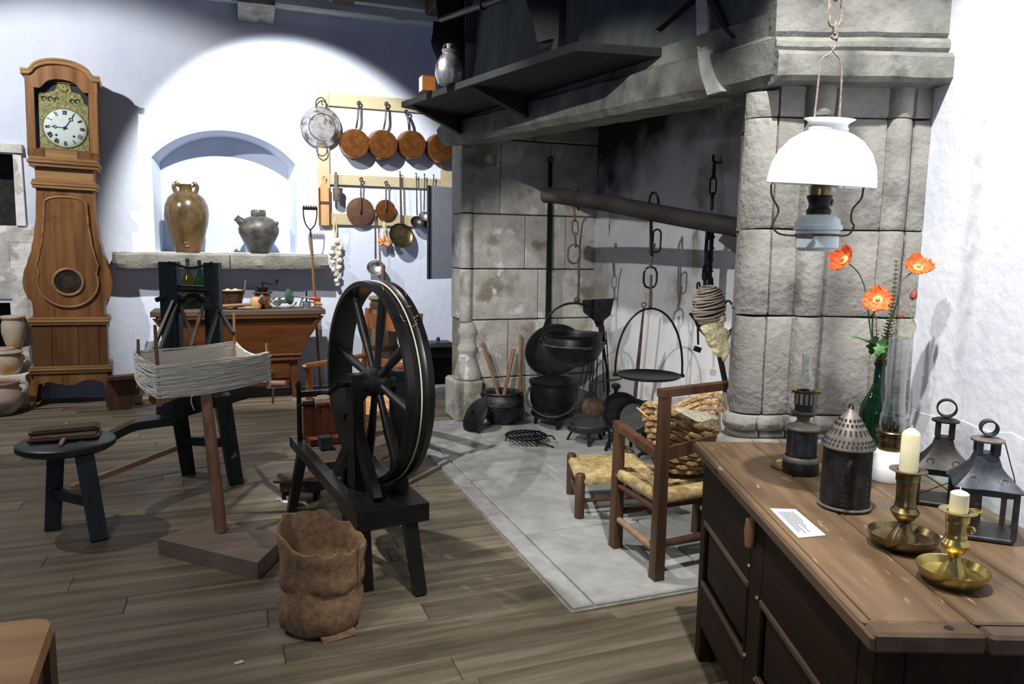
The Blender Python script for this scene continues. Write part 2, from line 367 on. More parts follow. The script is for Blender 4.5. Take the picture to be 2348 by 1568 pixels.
def spline(ps, n=8):                                     # Catmull-Rom through points
    P = [Vector(p) for p in ps]; P = [P[0]*2-P[1]]+P+[P[-1]*2-P[-2]]; out = []
    for i in range(1, len(P)-2):
        for k in range(n):
            t = k/n; a, b, c, d = P[i-1], P[i], P[i+1], P[i+2]
            out.append(((b*2)+(c-a)*t+(a*2-b*5+c*4-d)*t*t+(b*3-a-c*3+d)*t**3)*.5)
    return out+[P[-2]]
def interp(tab, x):
    if x <= tab[0][0]: return tab[0][1]
    for (a, b), (c, d) in zip(tab[:-1], tab[1:]):
        if x <= c:
            t = (x-a)/(c-a); t = t*t*(3-2*t); return b+(d-b)*t
    return tab[-1][1]
# ================================================================== the room
BW = 7.5          # back wall plane
# floor and planks
fl = struct(MB().box(-4.6, 3.4, -1.2, 7.5, -.06, -.022).build('floor', 'sub_floor', None, 0), 'grey brown oak plank floor')
pm = []
for k, L in enumerate((1.0, 1.35, 1.7)):
    pm.append(MB().cbox(0, L-.0018, 0, .1385, -.022, 0, .0018).mesh('plank', 'plank', 0))
yy = .62; row = 0
while yy < 7.45:
    x = -3.3-random.random()*.9; xmax = 2.75 if yy > 5.62 or yy < 2.40 else 1.19
    while x < xmax-.02:
        i = random.randrange(3); L = (1.0, 1.35, 1.7)[i]
        o = bpy.data.objects.new('plank', pm[i]); COL.objects.link(o); o.parent = fl
        dz = random.uniform(-.0015, .0015)
        if x+L > xmax:
            o.scale = ((xmax-x)/L, 1, 1)
        o.location = (x, yy, dz); x += L
    yy += .14
# hearth paving
hf = struct(MB().box(1.19, 3.1, 2.46, 5.66, -.03, -.004).build('floor_hearth', 'mortar', None, 0), 'pale grey stone hearth paving')
def slab(x0, x1, y0, y1):
    MB().cbox(x0+.004, x1-.004, y0+.004, y1-.004, -.02, .010, .006).build('flagstone', 'slab', hf, 0)
for (x0, x1, y0, y1) in [(1.2, 1.30, 2.47, 4.05), (1.2, 1.30, 4.05, 5.65), (1.30, 1.92, 2.47, 3.22), (1.30, 1.80, 3.22, 4.1), (1.30, 1.86, 4.1, 4.95), (1.30, 1.70, 4.95, 5.65),
        (1.92, 2.5, 2.47, 3.22), (1.80, 2.4, 3.22, 4.1), (1.86, 2.45, 4.1, 4.95), (1.70, 2.35, 4.95, 5.65), (2.5, 3.05, 2.47, 3.22), (2.4, 3.02, 3.22, 4.1), (2.45, 2.98, 4.1, 4.95), (2.35, 2.9, 4.95, 5.65)]:
    slab(x0, x1, y0, y1)
# back wall with arched niche, window recess and low recess
NX0, NX1, NS, NZ, NA = -.645, .600, 1.31, 2.15, .275
ND = .36
holes = [(NX0, NX1, NS, 2.425), (-3.4, -1.64, 1.50, 2.15), (-3.4, -1.80, .30, .86)]
xs = sorted({-4.6, 3.3} | {h[0] for h in holes} | {h[1] for h in holes}); zs = sorted({0, 3.75} | {h[2] for h in holes} | {h[3] for h in holes})
def make_wall():
    m = MB()
    for a, b in zip(xs[:-1], xs[1:]):
        for c, d in zip(zs[:-1], zs[1:]):
            cx, cz = (a+b)/2, (c+d)/2
            if any(h[0] < cx < h[1] and h[2] < cz < h[3] for h in holes): continue
            m.add([(a, BW, c), (b, BW, c), (b, BW, d), (a, BW, d)], [(0, 1, 2, 3)])
    n = 28; top = []
    for i in range(n+1):
        x = NX0+(NX1-NX0)*i/n; u = (x-(NX0+NX1)/2)/((NX1-NX0)/2)
        top.append((x, NZ+NA*(sqrt(max(0, 1.55**2-u*u*1.25**2))-sqrt(1.55**2-1.25**2))/(1.55-sqrt(1.55**2-1.25**2))))
    for (x0, z0), (x1, z1) in zip(top[:-1], top[1:]):
        m.add([(x0, BW, z0), (x1, BW, z1), (x1, BW, 2.425), (x0, BW, 2.425)], [(0, 1, 2, 3)])
    # niche reveal and back, slightly splayed
    rim = [(NX0, NS)]+top+[(NX1, NS)]
    bk = [((x-(NX0+NX1)/2)*.93+(NX0+NX1)/2, (z-NS)*.985+NS) for x, z in rim]
    for i in range(len(rim)-1):
        (a, b), (c, d), (e, f), (g, h) = rim[i], rim[i+1], bk[i+1], bk[i]
        m.add([(a, BW, b), (c, BW, d), (e, BW+ND, f), (g, BW+ND, h)], [(0, 1, 2, 3)])
    m.add([(x, BW+ND, z) for x, z in bk], [tuple(range(len(bk)))])
    m.add([(rim[0][0], BW, NS), (rim[-1][0], BW, NS), (bk[-1][0], BW+ND, NS), (bk[0][0], BW+ND, NS)], [(0, 1, 2, 3)])
    for (x0, x1, z0, z1) in holes[1:]:
        d = .45
        m.add([(x0, BW, z0), (x1, BW, z0), (x1, BW, z1), (x0, BW, z1), (x0, BW+d, z0), (x1-.03, BW+d, z0), (x1-.03, BW+d, z1), (x0, BW+d, z1)],
              [(0, 1, 5, 4), (1, 2, 6, 5), (2, 3, 7, 6), (4, 5, 6, 7)])
    m.box(-4.6, 3.3, BW+.5, BW+.6, 0, 3.75)
    return m
wb = struct(make_wall().build('wall_back', 'plaster_back', None, 30), 'white plastered back wall with arched niche')
# bare rough masonry of the wall around the clock's foot
m = MB()
for i in range(15):
    for j in range(22):
        x0 = -3.3+i*.117; z0 = j*.069
        if any(h[0]-.02 < x0+.05 < h[1]+.0 and h[2] < z0+.03 < h[3] for h in holes): continue
        d = .012+.022*max(0, noise.noise(Vector((x0*3, z0*3, 4))))
        m.box(x0, x0+.1171, BW-d, BW, z0, z0+.0691)
m.build('rough_patch', 'rough_plaster', wb, 0)['kind'] = 'stuff'
# window recess, stone frame and dark pane
wn = struct(MB().box(-3.38, -1.70, BW+.30, BW+.33, 1.5, 2.14).build('window_1', 'dark_void', None, 0), 'dark window recess with worn stone frame beside clock')
MB().box(-1.70, -1.635, BW-.035, BW+.12, 1.52, 2.13).jitter(.012, 7).build('jamb_stone', 'rough_plaster', wn)
MB().box(-3.3, -1.62, BW-.06, BW+.12, 2.13, 2.20).jitter(.012, 7).build('lintel_stone', 'rough_plaster', wn)
MB().box(-3.38, -1.83, BW+.38, BW+.40, .31, .85).build('recess_back', 'dark_void', wb, 0)
# stone ledge under the niche: two stones
lg = struct(MB().box(-.93, .82, BW-.16, BW, 1.18, 1.29).build('trim_1', 'stone', None, 0), 'rough stone ledge under the arched niche')
def ledge_stone(x0, x1, y0):
    m = MB(); n = 14; rows = []
    for i in range(n+1):
        x = x0+(x1-x0)*i/n; w = .008*noise.noise(Vector((x*5, 1, 0)))
        rows.append([(x, y0+w, 1.205+w), (x, y0+.02+w, 1.165), (x, BW+.02, 1.155), (x, BW+.02, 1.305), (x, y0+.025, 1.305+w), (x, y0-.004+w, 1.285)])
    m.loft(rows); m.jitter(.009, 11); return m.build('ledge_stone', 'stone', lg, 25)
ledge_stone(-.97, -.02, BW-.22); ledge_stone(-.01, .86, BW-.235)
# right wall
def lf_box(m, la0, la1, f0, f1, z0, z1):
    P = [W(la0, f0), W(la1, f0), W(la1, f1), W(la0, f1)]
    return m.hexa([(p.x, p.y, z0) for p in P]+[(p.x, p.y, z1) for p in P])
wr = struct(MB().build('wall_right', 'plaster', None, 30) if False else lf_box(MB(), 1.42, 1.6, -1.5, 3.2, 0, 3.75).build('wall_right', 'plaster', None, 0), 'white roughcast wall behind the chest')
m = MB()
n = 40; prev = None
for i in range(n):      # lower, older coat standing slightly proud, with a ragged top edge
    f0 = -.4+i*.0745; f1 = f0+.0745
    def zt(f): return .90+.075*(f-1.9)*-1+.02*noise.noise(Vector((f*9, 0, 3)))
    a, b, c, d = W(1.4175, f0), W(1.43, f0), W(1.43, f1), W(1.4175, f1)
    m.hexa([(a.x, a.y, 0), (b.x, b.y, 0), (c.x, c.y, 0), (d.x, d.y, 0), (a.x, a.y, zt(f0)), (b.x, b.y, zt(f0)+.004), (c.x, c.y, zt(f1)+.004), (d.x, d.y, zt(f1))])
m.build('lower_plaster', 'plaster', wr, 20)
# ceiling, cornice, corbel
ce = struct(MB().box(-4.6, 3.3, -1.2, 8.1, 3.75, 3.85).build('ceiling', 'ceiling_wood', None, 0), 'dark wooden ceiling')
for i in range(9):
    MB().cbox(-4.2+i*.86, -4.03+i*.86, -1.2, 7.32, 3.60, 3.75, .012).build('ceiling_beam', 'ceiling_wood', ce, 0)
co = struct(MB().cbox(-4.6, 2.05, BW-.14, BW+.01, 3.54, 3.75, .02).build('trim_2', 'cornice_paint', None, 0), 'painted wooden cornice beam along the back wall')
for (x0, x1, y0, z0) in [(-4.6, .95, BW-.21, 3.63), (.96, 2.05, BW-.20, 3.635)]:
    MB().cbox(x0, x1, y0, BW-.14, z0, 3.75, .012).build('cornice_board', 'cornice_paint', co, 0)
p = on_y(588, 20, BW-.3)
cb = MB().loft([[(p.x-.16, BW-.40, 3.72), (p.x+.16, BW-.40, 3.72), (p.x+.16, BW, 3.72), (p.x-.16, BW, 3.72)][::-1],
                [(p.x-.155, BW-.36, 3.47), (p.x+.155, BW-.36, 3.47), (p.x+.155, BW, 3.40), (p.x-.155, BW, 3.40)][::-1]]).jitter(.006, 9).build('trim_3', 'stone', None, 25)
struct(cb, 'squared stone corbel carrying the cornice beam')
# ================================================================== the fireplace
A = on_y(1005, 335, 5.75); B = at(1770, 190, 2.55)
eh = Vector((B.x-A.x, B.y-A.y, 0)).normalized(); nh = Vector((-eh.y, eh.x, 0)); LEN = Vector((B.x-A.x, B.y-A.y, 0)).length
def FP(s, d, h):                                         # s along the mantel from its far end, d into the hearth, h above the lintel's lower edge
    z = A.z+(B.z-A.z)*s/LEN+h; return Vector((A.x, A.y, 0))+eh*s+nh*d+Vector((0, 0, z))
wf = struct(MB().hexa([(2.87, 5.66, 0), (3.05, 5.66, 0), (3.2, 1.4, 0), (3.02, 1.4, 0), (2.87, 5.66, 3.75), (3.05, 5.66, 3.75), (3.2, 1.4, 3.75), (3.02, 1.4, 3.75)]).build('wall_hearth', 'hearth_plaster', None, 0), 'white plastered wall at the back of the hearth, soot and painted shade above')
fp = thing('fireplace', 'great stone fireplace with carved pillar, long lintel and sooty hood', 'fireplace', (1.75, 4.1, 0))
def fpl(m): 
    for v in m.v: v -= Vector((1.75, 4.1, 0))
    return m
# far jamb: dressed blocks
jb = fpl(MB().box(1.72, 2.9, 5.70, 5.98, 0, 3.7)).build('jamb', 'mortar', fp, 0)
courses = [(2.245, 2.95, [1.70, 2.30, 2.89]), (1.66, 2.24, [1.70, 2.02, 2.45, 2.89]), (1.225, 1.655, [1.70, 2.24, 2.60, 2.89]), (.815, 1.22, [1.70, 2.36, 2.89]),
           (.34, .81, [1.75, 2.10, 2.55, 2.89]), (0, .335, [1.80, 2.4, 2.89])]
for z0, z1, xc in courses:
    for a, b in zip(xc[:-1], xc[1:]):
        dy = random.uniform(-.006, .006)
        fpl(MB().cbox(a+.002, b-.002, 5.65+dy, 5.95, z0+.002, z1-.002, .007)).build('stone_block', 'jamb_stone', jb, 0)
# engaged shaft with moulded base on the front corner of the jamb
sh = [(.058, z) for z in (.93, 2.14)]
for z0, z1 in ((.80, 1.222), (1.227, 1.657), (1.662, 2.16)):
    fpl(MB().lathe([(0, z0), (.050, z0+.004), (.052, z0+.01), (.052, z1-.01), (.050, z1-.004), (0, z1)], 16, (1.745, 5.672, 0))).build('engaged_shaft', 'jamb_stone', jb)
fpl(MB().lathe([(0, .34), (.115, .34), (.118, .36), (.098, .43), (.078, .50), (.072, .54), (.084, .56), (.086, .585), (.073, .61), (.067, .63), (.067, .68), (.076, .70), (.08, .725), (.070, .755), (.054, .80), (0, .80)],
    18, (1.765, 5.685, 0)).jitter(.005, 14)).build('moulded_base', 'jamb_stone', jb)
fpl(MB().cbox(1.635, 1.87, 5.575, 5.9, 0, .335, .02).jitter(.006, 9)).build('plinth', 'jamb_stone', jb, 30)
# right pillar: clustered shafts, built in courses
PILR = fpl(MB()); 
def plan(grow=0, f0=2.60):
    """outline of the pillar in plan, left back corner round the front to the right wall (lateral, distance)"""
    P = [(.905, 3.02), (.868, 2.86), (.822, 2.70)]
    for i in range(7):
        a = radians(180-15*i); P.append((.862+.062*cos(a)-.0, f0+.062-.062*sin(a)))
    P += [(.893, f0), (.897, f0+.012), (.901, f0), (.985, f0+.004), (.990, f0+.014)]
    for i in range(9):
        a = pi-pi*i/8; P.append((1.040+.047*cos(a), f0+.010-.042*sin(a)))
    P += [(1.092, f0+.014), (1.098, f0+.004), (1.268, f0+.004), (1.272, f0+.016)]
    for i in range(7):
        a = pi-pi*i/6; P.append((1.316+.04*cos(a), f0+.012-.034*sin(a)))
    P += [(1.360, f0+.016), (1.366, f0+.004), (1.43, f0+.004)]
    if grow:
        c = (1.25, 3.0); P = [(c[0]+(x-c[0])*(1+grow), c[1]+(y-c[1])*(1+grow)) for x, y in P]; P[-1] = (1.43, P[-1][1])
    return P
plr = fpl(lf_box(MB(), .95, 1.42, 2.66, 3.0, 0, 2.0)).build('pillar', 'mortar', fp, 0)
def course(z0, z1, i0, i1, grow=0, bev=.012, jit=.004, name='stone_block', mt='stone', back=3.02):
    P = plan(grow); seg = P[i0:i1]; c = (sum(p[0] for p in seg)/len(seg), 2.85)
    def rowz(z, k):
        r = [W(c[0]+(x-c[0])*(1-k*.55), y+k*.55*(1 if y < 2.85 else -1)*.35, z) for x, y in seg]
        r += [W(seg[-1][0]-k*.2, back, z), W(seg[0][0]+k*.2 if i0 else seg[0][0]+.0, back, z)]
        return r
    m = MB().loft([rowz(z0, bev*2.2), rowz(z0+bev, 0), rowz((z0+z1)/2, 0), rowz(z1-bev, 0), rowz(z1, bev*2.2)])
    fpl(m).jitter(jit, 9, z0)
    return m.build(name, mt, plr, 35)
nP = len(plan()); SPL = 26
zc = [.818, 1.172, 1.474, 1.852, 2.0]
for a, b in zip(zc[:-1], zc[1:]):
    course(a+.003, min(b-.003, 1.94), 0, 12); course(a+.003, b-.003, 11, SPL+1); course(a+.003, b-.003, SPL, nP)
course(.765, .815, 0, nP, .07, .02); course(.735, .763, 0, nP, .03, .01); course(.66, .733, 0, nP, .12, .02, .006)
course(.42, .658, 0, nP, .09, .02, .010); course(.16, .418, 0, nP, .11, .02, .010); course(0, .158, 0, nP, .17, .03, .006)
# lintel with worn end, underside chamfer
rows = []
for i in range(61):
    s = -.02+(LEN+.02)*i/60; e = max(0, 1-s/.05) if s < .05 else 0
    w = .006*noise.noise(Vector((s*4, 2, 0)))
    rows.append([FP(s, .03+w, -.002+.05*e), FP(s, 0+w, .028+.03*e), FP(s, -.006+w, .145-.02*e), FP(s, .03, .165-.02*e), FP(s, .028, .235-.03*e), FP(s, .36, .25-.03*e), FP(s, .36, .03)])
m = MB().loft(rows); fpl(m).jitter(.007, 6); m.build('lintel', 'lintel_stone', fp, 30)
# entablature blocks above the pillar, facing the room
zB = B.z
def ent(z0, z1, f0, la0=None, name='stone_block'):
    l0 = la0 if la0 is not None else lat(B)
    m = MB(); rows = []
    for i in range(10):
        la = l0+(1.43-l0)*i/9
        rows.append([W(la, f0+.012, z0), W(la, f0, z0+.015), W(la, f0, z1-.015), W(la, f0+.012, z1), W(la, 3.05, z1), W(la, 3.05, z0)])
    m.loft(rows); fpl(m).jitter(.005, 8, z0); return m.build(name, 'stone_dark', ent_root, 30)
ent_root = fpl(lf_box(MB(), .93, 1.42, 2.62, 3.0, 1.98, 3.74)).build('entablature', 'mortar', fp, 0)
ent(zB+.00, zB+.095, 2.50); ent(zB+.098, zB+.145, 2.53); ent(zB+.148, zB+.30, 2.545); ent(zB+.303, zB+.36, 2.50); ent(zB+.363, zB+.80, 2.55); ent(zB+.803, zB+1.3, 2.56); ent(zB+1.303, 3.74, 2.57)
# hood: plastered breast leaning back, with a stepped recess at its far end
STEP = LEN*.455
def hood(s0, s1, d0, h0, name='hood'):
    m = MB(); rows = []
    n = 16
    for i in range(n+1):
        s = s0+(s1-s0)*i/n
        b = FP(s, d0, h0); t = FP(s, d0+.16, h0); t.z = 3.74
        b2 = FP(s, d0+.30, h0); t2 = FP(s, d0+.46, h0); t2.z = 3.74
        mid = b.lerp(t, .5)+nh*(.02*noise.noise(Vector((s*2, 0, 1))))
        rows.append([b, mid, t, t2, b2])
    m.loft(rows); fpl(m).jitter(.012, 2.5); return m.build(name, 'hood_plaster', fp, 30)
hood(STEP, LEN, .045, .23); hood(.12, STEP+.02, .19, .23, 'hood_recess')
# pale patched streak and the two dark timber strips in the hood's plaster
def on_front(px, py, d=0.0):
    o = Vector((A.x, A.y, 0))+nh*d; q = ray(px, py); return CAMP+q*((o-CAMP).dot(nh)/q.dot(nh))
def strip(name, pts, wids, mt, d, thick):
    rows = []
    for (x, y), w in zip(pts, wids):
        p = on_front(x, y, d(y)); rows.append([p-eh*w/2-nh*thick, p+eh*w/2-nh*thick, p+eh*w/2+nh*.02, p-eh*w/2+nh*.02])
    m = MB().loft(rows); fpl(m).jitter(.006, 16); return m.build(name, mt, fp, 40)
dd = lambda y: .036+.012*max(0, (150-y)/150) if y < 112 else -.010
strip('plaster_patch', [(1612, -10), (1614, 60), (1613, 110), (1614, 118), (1618, 150), (1625, 180), (1640, 214)], [.06, .062, .055, .055, .055, .06, .075], 'pale_streak', dd, .008)
strip('timber_strip', [(1515, 68), (1545, 42), (1585, 8), (1600, -10)], [.028, .03, .03, .028], 'shelf_wood', dd, .02)
strip('timber_strip', [(1630, -10), (1650, 25), (1668, 62), (1690, 88)], [.028, .03, .028, .02], 'shelf_wood', dd, .02)
# ceiling of the chimney throat keeps the smoke chamber closed
fpl(MB().hexa([FP(.2, .2, 1.0), FP(LEN, .2, 1.1), FP(LEN, 1.6, 1.1), FP(.2, 1.5, 1.0), FP(.2, .2, 1.05), FP(LEN, .2, 1.15), FP(LEN, 1.6, 1.15), FP(.2, 1.5, 1.05)])).build('flue_throat', 'dark_void', fp, 0)
# far side of the chimney breast, between jamb and ceiling
fpl(MB().box(1.72, 2.95, 5.66, 5.97, 2.95, 3.74)).build('breast_side', 'hood_plaster', fp, 0)
# ================================================================== longcase clock
def make_clock():
    t = thing('longcase_clock', 'tall violin-shaped wooden longcase clock with white enamel dial', 'clock', (-1.318, 7.26, 0), radians(5), None, 0, radians(1.35))
    yb = .17
    def mould(z0, z1, w, d=.025, mt='clock_trim', steps=3):
        m = MB()
        for i in range(steps):
            a = z0+(z1-z0)*i/steps; b = z0+(z1-z0)*(i+1)/steps; g = d*(1-abs(i-(steps-1)/2)/steps)
            m.cbox(-w-g, w+g, -.185-g, yb, a, b, .004)
        return m.build('moulding', mt, t, 0)
    # feet and apron
    for sx in (-1, 1):
        for y0, y1 in ((-.19, -.155), (.13, .165)):
            P = [(.24*sx, .24), (.285*sx, .24), (.315*sx, .16), (.30*sx, .08), (.305*sx, 0), (.262*sx, 0), (.258*sx, .09), (.245*sx, .16)]
            MB().prism(P, (0, y0, 0), (1, 0, 0), (0, 0, 1), (0, y1-y0, 0)).build('foot', 'clock_wood', t)
        MB().box(min(.265*sx, .30*sx), max(.265*sx, .30*sx), -.155, .13, .16, .30).build('side_apron', 'clock_panel', t, 0)
    ap = [(-.27, .30), (-.27, .16), (-.235, .205), (-.17, .222), (-.10, .205), (-.03, .185), (.02, .19), (.09, .225), (.16, .232), (.225, .205), (.27, .155), (.27, .30)]
    MB().prism(ap, (0, -.185, 0), (1, 0, 0), (0, 0, 1), (0, .025, 0)).build('apron', 'clock_wood', t)
    MB().cbox(-.31, .31, -.20, .18, 0, .012, .004).build('floor_board', 'reel_base', t, 0)
    mould(.295, .355, .28)
    # base box: panel of three boards
    MB().box(-.268, .268, -.165, yb, .355, .70).build('base_box', 'clock_panel', t, 0)
    for x0, x1 in ((-.27, -.13), (-.128, .06), (.062, .215), (.217, .27)):
        MB().cbox(x0, x1, -.185, -.165, .357, .70, .003).build('base_board', 'clock_panel', t, 0)
    mould(.70, .762, .272)
    # violin trunk
    half = [(.762, .258), (.83, .258), (.885, .262), (.93, .295), (1.0, .318), (1.06, .322), (1.13, .312), (1.22, .283), (1.32, .252), (1.45, .229), (1.6, .213), (1.82, .204)]
    zs_ = [.762+(1.82-.762)*i/40 for i in range(41)]
    right = [(interp(half, z), z) for z in zs_]
    MB().prism([(x, z) for x, z in right]+[(-x, z) for x, z in reversed(right)], (0, -.17, 0), (1, 0, 0), (0, 0, 1), (0, .33, 0)).build('trunk', 'clock_wood', t, 30)
    # door outline: violin panel with round lower end
    dh = [(1.18, .225), (1.28, .198), (1.40, .174), (1.55, .158), (1.70, .150)]
    P = []
    for i in range(21):
        a = radians(-90+110*i/20); P.append((.218*cos(a)*1.0, 1.055+.205*sin(a)+.0))
    P += [(interp(dh, z), z) for z in [1.20+.5*i/12 for i in range(13)]]
    P += [(.150*cos(radians(90*i/8)), 1.70+.055*sin(radians(90*i/8))) for i in range(1, 9)]
    PL = [(-x, z) for x, z in reversed(P[1:-1])]
    full = P+PL
    MB().prism(full, (0, -.182, 0), (1, 0, 0), (0, 0, 1), (0, .02, 0)).build('trunk_door', 'clock_wood', t, 30)
    MB().tube([(x, -.182, z) for x, z in full], .0085, 8, True).build('door_bead', 'clock_trim', t)
    c = (0, -.18, 1.058)
    MB().lathe([(0, .003), (.108, .003), (.108, .006), (0, .006)], 32, c, (0, -1, 0)).build('pendulum_window', 'dark_void', t)
    MB().ring((0, -.186, 1.058), .108, .012, 36, (0, 1, 0)).build('window_ring', 'clock_trim', t)
    MB().lathe([(0, .007), (.055, .009), (.066, .007)], 28, (.022, -.18, 1.045), (0, -1, 0)).build('pendulum_bob', 'brass_dark', t)
    # neck and mouldings
    mould(1.815, 1.885, .212, .024)
    MB().cbox(-.208, .208, -.165, yb, 1.885, 1.985, .004).build('neck', 'clock_trim', t, 0)
    mould(1.985, 2.065, .222, .034)
    # hood
    MB().box(-.245, -.225, -.17, yb, 2.065, 2.69).box(.225, .245, -.17, yb, 2.065, 2.69).box(-.245, .245, .12, yb, 2.065, 2.69).box(-.24, .24, -.16, yb, 2.66, 2.70).build('hood_case', 'clock_panel', t, 0)
    for s_ in (-1, 1):
        MB().cbox(min(.188*s_, .25*s_), max(.188*s_, .25*s_), -.195, -.165, 2.075, 2.66, .004).build('hood_stile', 'clock_wood', t, 0)
    MB().cbox(-.25, -.13, -.195, -.165, 2.065, 2.125, .003).build('hood_rail', 'clock_panel', t, 0); MB().cbox(.10, .25, -.195, -.165, 2.065, 2.125, .003).build('hood_rail', 'clock_panel', t, 0)
    MB().cbox(-.129, .099, -.195, -.165, 2.065, 2.125, .003).build('hood_rail', 'clock_trim', t, 0)
    top = [(-.25, 2.60), (-.19, 2.60), (-.15, 2.602), (-.125, 2.63)]+[(-.115*cos(radians(180*i/12))*-1*-1, 2.635+.05*sin(radians(180*i/12))) for i in range(1, 12)]+[(.125, 2.63), (.15, 2.602), (.19, 2.60), (.25, 2.60)]
    top += [(.25, 2.70)]+[(.215*cos(radians(180*i/16)), 2.70+.098*sin(radians(180*i/16))) for i in range(0, 17)]+[(-.25, 2.70)]
    MB().prism(top, (0, -.197, 0), (1, 0, 0), (0, 0, 1), (0, .03, 0)).build('hood_front', 'clock_wood', t, 30)
    path = [(-.275, 2.705), (-.225, 2.706)]+[(-.205*cos(radians(180*i/20)), 2.712+.098*sin(radians(180*i/20))) for i in range(1, 20)]+[(.225, 2.706), (.275, 2.705)]
    for k, (r, off, yy_) in enumerate(((.016, 0, -.205), (.012, .022, -.214))):
        MB().tube([(x, yy_, z+off) for x, z in path], r, 8).build('cornice', 'clock_trim', t)
    up = [(x, z+.022) for x, z in path]; lo_ = [(x*.98, z-.018) for x, z in reversed(path)]
    MB().prism(up+lo_, (0, -.19, 0), (1, 0, 0), (0, 0, 1), (0, .35, 0)).build('hood_roof', 'clock_wood', t, 30)
    # dial
    MB().box(-.19, .19, -.14, -.13, 2.08, 2.69).build('dial_backing', 'ink', t, 0)
    cx, cz = .012, 2.31
    bp = [(-.17, 2.135), (.18, 2.135), (.18, 2.50), (.155, 2.52), (.13, 2.59), (.07, 2.60), (.05, 2.655), (.012, 2.672), (-.03, 2.655), (-.05, 2.60), (-.11, 2.575), (-.165, 2.555)]
    MB().prism(bp, (0, -0.15, 0), (1, 0, 0), (0, 0, 1), (0, .01, 0)).build('dial_plate', 'brass_plate', t)
    MB().lathe([(0, .012), (.03, .010), (.036, 0)], 16, (.012, -.148, 2.625), (0, -1, 0)).build('mask_boss', 'brass_plate', t)
    for k, x in enumerate((-.13, -.085, -.04, .07, .105)):
        MB().tube(arc((x, -.154, 2.53), .016, 0, 250, 8), .004, 6).build('scroll', 'ink', t)
    di = MB().lathe([(0, .012), (.10, .012), (.146, .006), (.152, 0)], 48, (cx, -.152, cz), (0, -1, 0)).build('dial', 'enamel', t)
    MB().ring((cx, -.154, cz), .155, .006, 48, (0, 1, 0)).build('dial_ring', 'brass_plate', t)
    rom = {1: 'I', 2: 'II', 3: 'III', 4: 'IIII', 5: 'V', 6: 'VI', 7: 'VII', 8: 'VIII', 9: 'IX', 10: 'X', 11: 'XI', 12: 'XII'}
    yd = -.1655
    for h, tx in rom.items():
        a = radians(90-30*h); u = Vector((cos(a), 0, sin(a))); s_ = Vector((sin(a), 0, -cos(a)))
        m = MB(); wd_ = {'I': .0085, 'V': .014, 'X': .014}; tot = sum(wd_[k] for k in tx); x = -tot/2
        cc = Vector((cx, yd, cz))+u*.122
        for k in tx:
            w = wd_[k]; q = cc+s_*(x+w/2); hh = .017
            if k == 'I': m.bar(q-u*hh, q+u*hh, .0042, .003, (0, 1, 0))
            elif k == 'V': m.bar(q-u*hh, q+u*hh-s_*w*.36, .0045, .003, (0, 1, 0)); m.bar(q-u*hh, q+u*hh+s_*w*.36, .002, .003, (0, 1, 0))
            else: m.bar(q-u*hh+s_*w*.36, q+u*hh-s_*w*.36, .0045, .003, (0, 1, 0)); m.bar(q-u*hh-s_*w*.36, q+u*hh+s_*w*.36, .002, .003, (0, 1, 0))
            x += w
        m.build('numeral', 'ink', di, 0)
    def hand(ang, L, w):
        a = radians(90-ang); u = Vector((cos(a), 0, sin(a))); c0 = Vector((cx, -.168, cz))
        m = MB().bar(c0-u*.02, c0+u*L*.62, w, .003, (0, 1, 0), w*.7).ring(c0+u*L*.70, L*.10, .003, 12, (0, 1, 0), 6).bar(c0+u*L*.8, c0+u*L, w, .003, (0, 1, 0), .001)
        m.build('hand', 'ink', di, 0)
    hand(272, .10, .006); hand(32, .118, .006)
    MB().lathe([(0, .008), (.012, .006), (.012, 0)], 12, (cx, -.164, cz), (0, -1, 0)).build('hand_boss', 'ink', di)
    for sx in (-.062, .062): MB().lathe([(0, .003), (.009, .003), (.009, 0)], 12, (cx+sx, -.164, cz-.062), (0, -1, 0)).build('winding_hole', 'ink', di)
    MB().cbox(-.185, .185, -.165, -.14, 2.122, 2.138, .003).build('dial_sill', 'clock_rail', t, 0)
    for x in (-.13, -.05, .04, .12): MB().sphere((x, -.15, 2.103), .012, 10).build('rosette', 'tin', t)
    MB().box(-.19, .19, -.181, -.179, 2.12, 2.66).build('glass_pane', 'pane_glass', t, 0)
    return t
make_clock()
# wooden trough end and board between clock and bench
t = thing('wooden_trough', 'dark wooden trough standing on end beside the clock foot', 'trough', on_z(285, 940), radians(8))
P = [(-.12, 0), (.04, 0), (.11, .08), (.13, .20), (.12, .29), (-.10, .29), (-.12, .24), (-.14, .12)]
MB().prism(P, (0, .02, 0), (1, 0, 0), (0, 0, 1), (0, .05, 0)).build('trough_end', 'brown_wood', t, 20)
MB().bar((-.11, -.0, .275), (.125, -.0, .285), .10, .03).build('rim', 'brown_wood', t, 0)
for i in range(4): MB().bar((-.10+.07*i, .065, .03), (-.085+.068*i, .24, .10), .06, .02).build('side_board', 'brown_wood', t, 0)
t = MB().bar(on_z(318, 915, .012), on_z(395, 905, .012), .16, .02).build('loose_board', 'stick_wood', None, 0); tag(t, 'pale loose board lying on the floor behind the bench', 'board')
